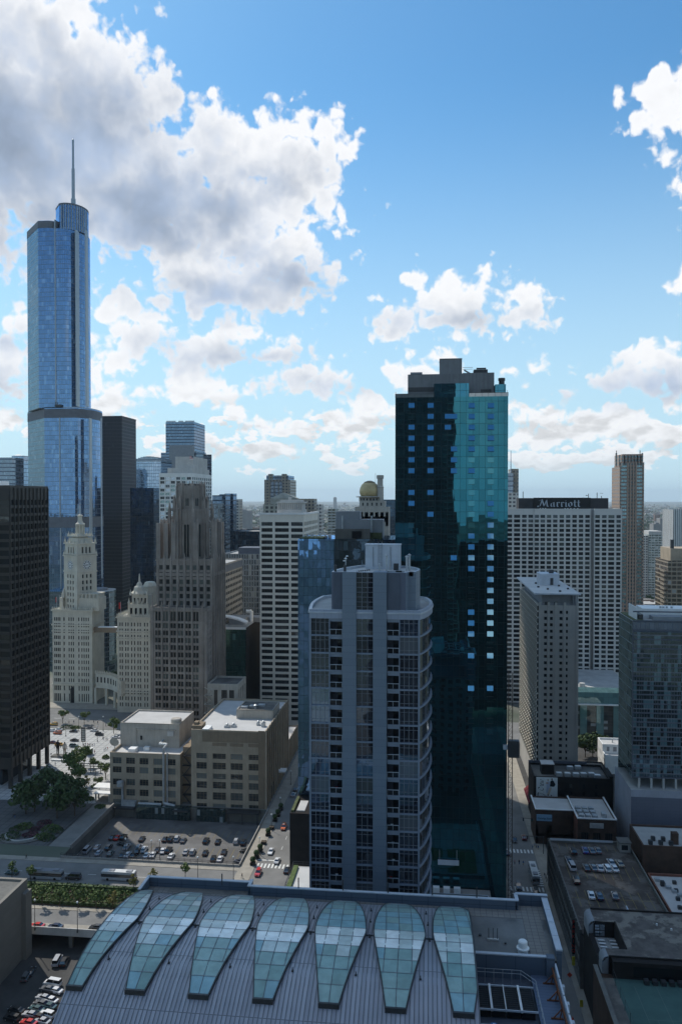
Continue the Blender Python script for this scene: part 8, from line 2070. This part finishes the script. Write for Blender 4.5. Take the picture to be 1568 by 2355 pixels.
for a in ((130,1720,4.2,1.5,'leaf_dark','dark shrub bed left of the curved bench'),(310,1590,3.6,1.5,'leaf_green','green shrub bed behind the curved bench'),(230,1620,3.4,1.2,'leaf_dark','dark shrub bed left of the green one'),(650,1620,3.8,1.6,'leaf_green','green shrub bed beside the promenade, upper one'),(700,1650,3.2,1.3,'leaf_dark','dark shrub bed nearest the promenade edge'),(530,1720,3.0,1.4,'leaf_green','green shrub at the right end of the curved bench'),(600,1740,3.0,1.2,'leaf_dark','dark shrub right of the curved bench'),
          (380,1690,3.0,.6,'flower_pink','pink flower bed inside the curved bench'),(450,1620,2.8,.6,'flower_pink','pink flower bed in the upper part of the long bed'),(560,1545,3.2,.8,'flower_pink','reddish flower bed at the head of the long bed'),(850,350,4.5,1.4,'leaf_dark','long planted island in the sunlit avenue'),(950,350,3.2,1.2,'leaf_green','right end of the planted island in the avenue'),
          (1200,1090,2.0,1.6,'leaf_green','leafy planter on the terrace by the tan building'),(1120,1250,2.2,1.4,'leaf_green','leafy planter under the shaded trees'),(1330,730,1.8,2.0,'leaf_green','round bush at the corner of the tan building'),(1260,1340,2.4,.9,'leaf_dark','clipped box planter on the terrace')): shrub(*a)
t = thing('curved_bench','white curved bench wall round the end of the plaza flower bed','bench',tuple(gnd(*g3(280,1800),.05)))
def cb_(m):
    c = gnd(*g3(300,1690),.05)
    for k in range(18):
        a0_, a1_ = math.pi * (1.02+.96*k/18), math.pi * (1.02+.96*(k+1)/18)
        for r0_, r1_, z0, z1, mi in ((6.4,7.0,.05,.6,0),(7.6,9.3,.05,.35,1)):
            q = lambda r, a: (c.x+r*math.cos(a),c.y+r*.9*math.sin(a)); m.prism([q(r0_,a0_),q(r1_,a0_),q(r1_,a1_),q(r0_,a1_)],z0,z1,mi)
part(t,'seat_wall',['concrete_pale','concrete_dark'],cb_)
# planters along the side street
for i, (x,y,full) in enumerate(((292,1985,1),(330,1915,1),(368,1850,1),(405,1765,0),(452,1680,1),(488,1610,0),(525,1530,1),(552,1478,1),(585,1412,1))):
    p = gnd(*f9(x,y),.14); t = thing('street_planter',f"{'dark box planter with a clipped bush' if full else 'empty dark box planter'} on the left pavement, {ORD[i]} from the crossing",'planter',(p.x,p.y,.14),'planters along the side street')
    part(t,'box',['sign_black','soil'],lambda m:m.prism([(p.x-.9,p.y-.9),(p.x+.9,p.y-.9),(p.x+.9,p.y+.9),(p.x-.9,p.y+.9)],.14,1.1,0,1))
    if full:
        b = MB()
        for q in range(220):
            d = Vector((rq.gauss(0,1),rq.gauss(0,1),rq.gauss(0,1))).normalized() * rq.uniform(.75,1.05); c = Vector((p.x,p.y,2.1)) + d; u = d.orthogonal().normalized(); v = d.cross(u); s = .26
            b.face([tuple(c+u*s),tuple(c+v*s),tuple(c-u*s),tuple(c-v*s)])
        b.lathe([(0,1.2),(.8,1.6),(.85,2.4),(0,2.9)],p.x,p.y,0,10); b.build('bush','leaf_dark',t)

# ------------------------------------------------------------------ street furniture
def lamp(x,y,z,h,label,group,double=False):
    t = thing('street_lamp',label,'street lamp',(x,y,z),group)
    part(t,'pole','dark_metal',lambda m:(m.cyl(x,y,.22,z,z+.8,0,8),m.tube((x,y,z),(x,y,z+h),.12,0,6,.08)))
    part(t,'lamp_head','sign_white',lambda m:[m.lathe([(.12,z+h-.1),(.34,z+h+.25),(.2,z+h+.55),(0,z+h+.6)],x+d,y,0,8)for d in ((-.5,.5)if double else (0,))])
for i, (x,y) in enumerate(((362,1880),(580,1440),(488,1625),(690,1150))): p = gnd(*f9(x,y),.14); lamp(p.x,p.y,.14,6.0,f'dark lamp post on the left pavement of the side street, {ORD[i]} from the crossing','lamps along the side street')
for i, (x,y) in enumerate(((742,1900),(728,1960))): p = gnd(*f9(x,y),.14); lamp(p.x,p.y,.14,6.5,('dark lamp post on the right pavement of the side street, farther one','dark lamp post on the right pavement of the side street, nearer one')[i],'lamps along the side street')
for i, (x,y) in enumerate(((772,342),(732,344),(608,334),(955,392),(1127,390))): p = gnd(*r4(x,y),LOTZ if i<3 else 0); lamp(p.x,p.y,LOTZ if i<3 else 0,11 if i<3 else 8,f'tall light pole by the sunken car park, {ORD[i]} of five' ,'light poles by the car park')
for i, (x,y) in enumerate(((170,628),(375,640))): p = gnd(*r4(x,y),.1); lamp(p.x,p.y,.1,9,('slim boulevard lamp beside the red coupe','slim boulevard lamp left of the barrel roof')[i],'lamps along the boulevard')
for i, (x,y) in enumerate(((992,390),(830,455),(1225,520),(1298,390))): p = gnd(*g3(x,y),.03); lamp(p.x,p.y,.03,8,('lamp post beside the flower bed of the avenue','lamp post left of the banner pole','lamp post by the avenue crosswalk','lamp post in front of the north block')[i],'lamps along the avenue')
p = gnd(*g3(1045,655),.03); t = thing('banner_pole','tall banner pole with a dark lattice sign on the sunlit plaza','sign',(p.x,p.y,.03))
part(t,'pole','dark_metal',lambda m:m.cyl(p.x,p.y,.14,0,7,0,8)); part(t,'banner',['concrete_dark','paint_line'],lambda m:(m.box(p.x-1.0,p.x+1.4,p.y-.12,p.y+.12,5.5,13.0,0),[m.box(p.x-.6,p.x+1.0,p.y-.16,p.y-.13,6+q*1.1,6.5+q*1.1,1)for q in range(6)]))
p = gnd(*g3(1115,680),.03); t = thing('kiosk','small grey blue kiosk with pale roof on the sunlit plaza','kiosk',(p.x,p.y,.03))
part(t,'booth','slate_panel',lambda m:m.box(p.x-1.7,p.x+1.7,p.y-1.4,p.y+1.4,0,3)); part(t,'roof','white_paint',lambda m:m.box(p.x-2.0,p.x+2.0,p.y-1.7,p.y+1.7,3,3.3))
p = gnd(*g3(1100,940),.03); t = thing('pergola','dark steel pergola frame on the plaza behind the sunlit trees','pergola',(p.x,p.y,.03))
part(t,'frame','dark_metal',lambda m:([m.box(p.x+a,p.x+a+.25,p.y+c,p.y+c+.25,0,4.2)for a in (-5,0,5,10)for c in (-3,3)],[m.box(p.x-5.2,p.x+10.4,p.y+c,p.y+c+.25,4.2,4.5)for c in (-3,0,3)]))
p = gnd(*g3(735,760),.03); t = thing('low_plinth','low white plinth on the plaza in front of the two figure statue','plinth',(p.x,p.y,.03)); part(t,'block','white_paint',lambda m:m.box(p.x-3.4,p.x+3.4,p.y-.8,p.y+.8,0,.7))
p = gnd(*g3(1310,1250),.03); t = thing('cafe_pavilion','small white roofed cafe pavilion against the tan brick building','pavilion',(p.x,p.y,.03))
part(t,'roof','white_paint',lambda m:(m.box(p.x-3.5,p.x+4,p.y-3,p.y+1,3.6,3.9),m.box(p.x-5.5,p.x+4,p.y+1,p.y+7,4.6,4.9))); part(t,'post','limestone',lambda m:[m.box(p.x+a,p.x+a+.5,p.y+c,p.y+c+.5,0,3.6)for a in (-3,3)for c in (-2.6,.4)])
t = thing('roadside_railing','dark railing with pale kerb above the sunken car park','railing',(-100,275.3,0))
part(t,'rail','dark_metal',lambda m:([m.box(PX0+.2,PX1-.2,275.2,275.3,z_,z_+.08)for z_ in (1.2,1.8)],[m.box(PX0+.2+q*2.2,PX0+.3+q*2.2,275.2,275.3,.8,1.88)for q in range(30)]))
t = thing('lot_side_wall','pale low wall between the sunken car park and the side street','wall',(PX1,300,0)); part(t,'wall','concrete',lambda m:m.box(PX1-.25,PX1+.15,275.6,327,LOTZ,1.05))
t = thing('promenade_wall','pale parapet along the promenade above the sunken car park','wall',(PX0,300,0)); part(t,'wall','concrete',lambda m:m.box(PX0-.35,PX0+.1,284,326,-.8,.95))
mat('box_hedge',(.03,.045,.015),.95,.3,1.0)
for k in range(5):
    y_ = 336 + k * 3.4; o = MB(); z_ = 6.5
    for q in range(6): o.face([(44.2+.1,y_,z_),(44.2+.1,y_+3.0,z_),(41.6,y_+3.0,z_-2.2),(41.6,y_,z_-2.2)][::-1]); break
    o.face([(44.3,y_,z_+.02),(44.3,y_+3.0,z_+.02),(41.6,y_+3.0,z_-2.18),(41.6,y_,z_-2.18)]); o.face([(41.6,y_,z_-2.2),(41.6,y_+3.0,z_-2.2),(41.6,y_+3.0,z_-2.9),(41.6,y_,z_-2.9)]); o.face([(41.6,y_,z_-2.2),(41.6,y_,z_-2.9),(44.3,y_,z_-.5),(44.3,y_,z_)]) ; o.face([(41.6,y_+3,z_-2.2),(44.3,y_+3,z_),(44.3,y_+3,z_-.5),(41.6,y_+3,z_-2.9)])
    tag(rebase(o.build('awning','awning_red')),f'dark red shop awning below the sawtooth slab, {ORD[k]} from the near end','awning','awnings under the sawtooth slab')
def signpost(px,py,z,m_,label,txt=None):
    p = gnd(px,py,z); t = thing('road_sign',label,'sign',(p.x,p.y,z)); part(t,'post','galvanised',lambda m:m.tube((p.x,p.y,z),(p.x,p.y,z+2.6),.05))
    part(t,'plate',m_,lambda m:m.face([(p.x-.75,p.y-.05,z+2.4),(p.x,p.y-.05,z+1.65),(p.x+.75,p.y-.05,z+2.4),(p.x,p.y-.05,z+3.15)])if m_=='orange_sign' else m.box(p.x-.4,p.x+.4,p.y-.08,p.y,z+1.6,z+3.4))
signpost(1309,2262,.02,'orange_sign','orange diamond road works sign on the narrow street beside the hotel'); signpost(1336,2330,.02,'yellow_sign','yellow upright sign on a post near the lower edge of the narrow street')
p = gnd(1316,2345,.02); t = thing('traffic_cone','orange traffic cone at the bottom of the narrow street','cone',(p.x,p.y,.02)); part(t,'cone','orange_sign',lambda m:(m.lathe([(.28,.06),(.05,.85),(0,.86)],p.x,p.y,0,10),m.box(p.x-.35,p.x+.35,p.y-.35,p.y+.35,.02,.07)))
def signal(px,py,label):
    p = gnd(px,py,.14); t = thing('traffic_signal',label,'traffic signal',(p.x,p.y,.14),'traffic signals on the shaded street')
    part(t,'pole','dark_metal',lambda m:(m.tube((p.x,p.y,0),(p.x,p.y,6.5),.12),m.tube((p.x,p.y,6.2),(p.x-6.5,p.y,6.5),.09)))
    part(t,'signal_head','sign_black',lambda m:[m.box(p.x-d-.2,p.x-d+.2,p.y-.2,p.y+.2,5.3,6.5)for d in (2.6,5.8)])
signal(*c2(720,175),'traffic signal with long arm at the near crosswalk of the shaded street'); signal(*c2(690,60),'traffic signal with long arm at the far crosswalk of the shaded street')
p = gnd(*c2(668,62),0); t = thing('street_name_sign','green street name blade on the far signal arm','sign',(p.x,p.y,5.6)); part(t,'plate','court_green',lambda m:m.box(p.x-1.6,p.x+.6,p.y-.45,p.y-.4,5.7,6.3))

# ------------------------------------------------------------------ people and the two-figure statue
def person_mesh(name,mats,stride=.18,arm=.0):
    J = [(0,0,.96),(0,.01,1.18),(0,.02,1.40),(0,.03,1.50),(0,.05,1.62),(0,.05,1.76),(-.10,0,.90),(-.11,stride,.50),(-.11,stride*1.2-.05,.08),(-.11,stride*1.2+.14,.04),(.10,0,.90),(.11,-stride*.6,.50),(.11,-stride*1.4,.10),(.11,-stride*1.4+.18,.04),
         (-.20,.01,1.42),(-.25,-.04-arm,1.15),(-.25,.06-arm,.90),(-.24,.09-arm,.80),(.20,.01,1.42),(.25,.04+arm,1.15),(.25,.14+arm,.90),(.24,.17+arm,.80)]
    E = [(0,1),(1,2),(2,3),(3,4),(4,5),(0,6),(6,7),(7,8),(8,9),(0,10),(10,11),(11,12),(12,13),(2,14),(14,15),(15,16),(16,17),(2,18),(18,19),(19,20),(20,21)]
    Rr = [(.16,.12),(.15,.11),(.18,.11),(.06,.06),(.09,.10),(.08,.09),(.10,.10),(.075,.075),(.05,.055),(.04,.05),(.10,.10),(.075,.075),(.05,.055),(.04,.05),(.07,.07),(.05,.05),(.042,.042),(.04,.03),(.07,.07),(.05,.05),(.042,.042),(.04,.03)]
    me = bpy.data.meshes.new('skeleton'); me.from_pydata(J,E,[]); o = bpy.data.objects.new('skeleton',me); COL.objects.link(o)
    o.modifiers.new('skin','SKIN');
    for i, v in enumerate(me.skin_vertices[0].data): v.radius = Rr[i]
    me.skin_vertices[0].data[0].use_root = True
    sub = o.modifiers.new('smooth','SUBSURF'); sub.levels = 1
    bpy.context.view_layer.update(); r = bpy.data.meshes.new_from_object(o.evaluated_get(bpy.context.evaluated_depsgraph_get())); r.name = name
    bpy.data.objects.remove(o); r.materials.clear()
    for m_ in mats: r.materials.append(MATS[m_])
    for f in r.polygons:
        z = f.center.z; x = abs(f.center.x); f.material_index = 2 if (z>1.49 and z<1.68) or (z<.88 and x>.19) else 3 if z >= 1.68 else 1 if z > .93 else 0; f.use_smooth = True
    return r
mat('hair',(.03,.02,.015),.8,.1,2)
PM = [person_mesh('person',[lg,tp,'skin','hair'],s)for lg,tp,s in (('cloth_dark','cloth_dark',.2),('cloth_blue','cloth_pale',.1),('cloth_dark','cloth_red',.15),('cloth_tan','cloth_blue',.22),('cloth_blue','cloth_dark',.05),('cloth_dark','cloth_pale',.18))]
DSC = ['dark clothes','a pale top and blue trousers','a red top','a blue top and tan trousers','a dark top and blue trousers','a pale top and dark trousers']
def person(i,p,yaw,where,group):
    o = bpy.data.objects.new('person',PM[i]); COL.objects.link(o); o.location = p; o.rotation_euler = (0,0,yaw); tag(o,f'person in {DSC[i]} {where}','person',group)
PL = [(685,605,4),(843,620,0),(915,668,4),(940,672,0),(1015,618,3),(645,702,0),(697,815,1),(1050,585,0),(1075,575,4),(1100,575,2),(1120,585,0),(1135,575,5),(1160,585,4),(1185,575,1),(1190,668,2),(1290,497,0),(1305,497,4),(1335,502,0),(1350,502,5),(1310,640,1),(1328,625,5),(1350,625,2),(1040,722,0),(1060,712,4),(785,1640,0),(335,1990,0),(170,1470,0),(190,1475,4),(870,292,0),(930,290,4),(1180,290,0),(1230,300,4),(1330,330,0)]
PW_ = ['left of the statue base','just right of the statue','right of the statue, left of two','right of the statue, right of two','by the plaza kerb near the banner pole','at the edge of the bronze tower','alone on the paving below the white plinth'] + [f'in the crossing queue, {ORD[k]} from the left' for k in range(7)] + ['beside the kiosk'] + [f'on the avenue crosswalk, {ORD[k]} from the left' for k in range(4)] + [f'right of the kiosk, {ORD[k]} from the left' for k in range(3)] + ['behind the sunlit trees, left of two','behind the sunlit trees, right of two','walking on the shaded promenade','at the lower left of the shaded plaza','near the bronze tower foot, left of two','near the bronze tower foot, right of two','in front of the clock tower door','just right of the clock tower door','under the arcade, left of two','under the arcade, right of two','before the cream north block']
for (x,y,k), wh_ in zip(PL,PW_): p = gnd(*g3(x,y),.06); person(k,p,rq.uniform(0,6.28),wh_,'pedestrians round the plaza')
for i, (x,y,k) in enumerate(((545,240,2),(572,240,4),(597,246,3),(655,142,1),(668,135,3),(688,152,3),(676,140,5),(735,330,0),(742,350,0),(728,320,4))):
    p = gnd(*c2(x,y),.05); person(k,p,rq.uniform(0,6.28),('on the near crosswalk, left one','on the near crosswalk, middle one','on the near crosswalk, right one','at the street corner, left one','at the street corner, second one','at the street corner, rightmost one','at the street corner, third one','by the garage wall, middle one','by the garage wall, nearest one','by the garage wall, farthest one')[i],'pedestrians on the shaded street')
p = gnd(*f9(180,2125),.15); person(0,p,1.2,'walking on the sunlit corner pavement','pedestrians on the sunlit street')
p = gnd(*g3(770,705),.03); SCU = thing('statue','tall statue of two standing figures on a low base on the sunlit plaza','statue',(p.x,p.y,.03))
part(SCU,'base','concrete_dark',lambda m:m.box(p.x-4.6,p.x+4.6,p.y-2.2,p.y+2.2,.02,.6))
for dx_, mats_, s_ in ((-1.7,['sign_black','sign_black','bronze','bronze'],4.45),(1.9,['tan_brick_dark','concrete_pale','bronze','bronze'],3.95)):
    me = person_mesh('figure',mats_,.05); o = bpy.data.objects.new('figure',me); COL.objects.link(o); o.parent = SCU; o.location = (dx_,0,.57); o.scale = (s_,s_,s_); o.rotation_euler = (0,0,0)

# ------------------------------------------------------------------ the city running out to the horizon
rc = random.Random(99)
bm = MB(); NB_ = 0
for i in range(5200):
    Y = 650 * math.exp(rc.random()**.8*3.2); px = rc.uniform(-60,1630); x = xat(px,Y)
    if Y < 1100 and (px<1480): continue
    w_, d_ = rc.uniform(9,30), rc.uniform(9,30); h_ = rc.choice([6,8,9,10,12,14]) * rc.uniform(.8,1.2)
    if rc.random() < .035: h_ = rc.uniform(22,55)
    if Y > 5000: w_ *= 2; d_ *= 2
    bm.box(x-w_/2,x+w_/2,Y,Y+d_,0,h_,rc.choice([0,0,1,2,3]),bottom=False); n = len(bm.mi); bm.mi[n-1] = rc.choice([4,5,5,4])
mat('far_brick',(.19,.12,.09),.9,.1,.05); mat('far_tan',(.30,.26,.20),.9,.1,.05); mat('far_grey',(.26,.25,.24),.9,.1,.05); mat('far_white',(.5,.5,.48),.9,.1,.05); mat('far_roof',(.16,.155,.15),.9,.1,.05); mat('far_roof_pale',(.42,.41,.40),.9,.1,.05)
bm.build('distant_low_rise',['far_brick','far_tan','far_grey','far_white','far_roof','far_roof_pale'],kind='stuff')
bt = MB()
for i in range(6500):
    Y = 620 * math.exp(rc.random()**.8*2.9); px = rc.uniform(-60,1630); x = xat(px,Y)
    if Y < 900 and px < 1480: continue
    s0_ = rc.uniform(4,7) * (1 if Y<3000 else 1.8); c = Vector((x,Y,s0_*.9))
    for q in range(7):
        d = Vector((rc.gauss(0,.5),rc.gauss(0,.5),rc.gauss(0,.4))) * s0_; nn = Vector((rc.uniform(-1,1),rc.uniform(-1,1),rc.uniform(.1,1))).normalized(); u = nn.orthogonal().normalized(); v = nn.cross(u); s = s0_ * .5
        pp = c + d; bt.face([tuple(pp+u*s),tuple(pp+v*s),tuple(pp-u*s),tuple(pp-v*s)],0)
bt.build('distant_tree_cover','leaf_dark',kind='stuff')
for i, (px,py,Y,wpx) in enumerate(((770,1144,9000,7),(640,1149,9000,20),(910,1163,3500,14),(1530,1192,2600,26),(1512,1205,2300,20),(560,1175,2600,30))):
    x0, x1 = xat(px-wpx/2,Y), xat(px+wpx/2,Y); b = MB(); b.box(x0,x1,Y,Y+40,0,zat(py,x0,Y)); b.box(x0+(x1-x0)*.3,x1-(x1-x0)*.3,Y+5,Y+20,zat(py,x0,Y),zat(py,x0,Y)+4)
    tag(rebase(b.build('distant_tower','far_grey')),('lone slim tower on the horizon','low wide block on the horizon left of the ribbon window tower','far pale block beside the gold dome','far grey block low on the right horizon','farther small block left of the far grey one','far hall roof between the slanted top tower and the ribbon tower')[i],'building')
# ------------------------------------------------------------------ haze and an unseen cloud added to shade the foreground
m, t, out = newmat('haze_air'); vol = t.new('ShaderNodeVolumePrincipled')
vol.inputs['Color'].default_value = (.74,.89,1.0,1); vol.inputs['Density'].default_value = 4.0e-5; vol.inputs['Anisotropy'].default_value = .25
t.l.new(vol.outputs[0],out.inputs['Volume'])
b = MB(); b.box(-31000,31000,-4500,33000,-9,445); hz_o = b.build('haze','haze_air',kind='stuff')
m, t, out = newmat('cloud_body'); t.l.new(bsdf(t,(.85,.87,.9),.9,0,.05).outputs[0],out.inputs[0])
import bmesh
def cloud_over(poly_rects,dist):
    b = bmesh.new(); rr = random.Random(4)
    for (x0,x1,y0,y1) in poly_rects:
        nx_, ny_ = max(1,int((x1-x0)/26)), max(1,int((y1-y0)/26))
        for i in range(nx_+1):
            for j in range(ny_+1):
                g = Vector((x0+(x1-x0)*i/nx_,y0+(y1-y0)*j/ny_,0)) + SUND * dist + Vector((rr.uniform(-5,5),rr.uniform(-5,5),rr.uniform(-12,22)))
                r = rr.uniform(20,27); bmesh.ops.create_icosphere(b,subdivisions=2,radius=1,matrix=Matrix.Translation(g)@Matrix.Diagonal((r,r,r*.8,1)))
    me = bpy.data.meshes.new('cloud'); b.to_mesh(me); b.free(); me.materials.append(MATS['cloud_body'])
    for f in me.polygons: f.use_smooth = True
    o = bpy.data.objects.new('cloud',me); COL.objects.link(o); o['kind'] = 'stuff'; return o
cloud_over([(-28,140,30,108),(14,140,110,335)],1500)
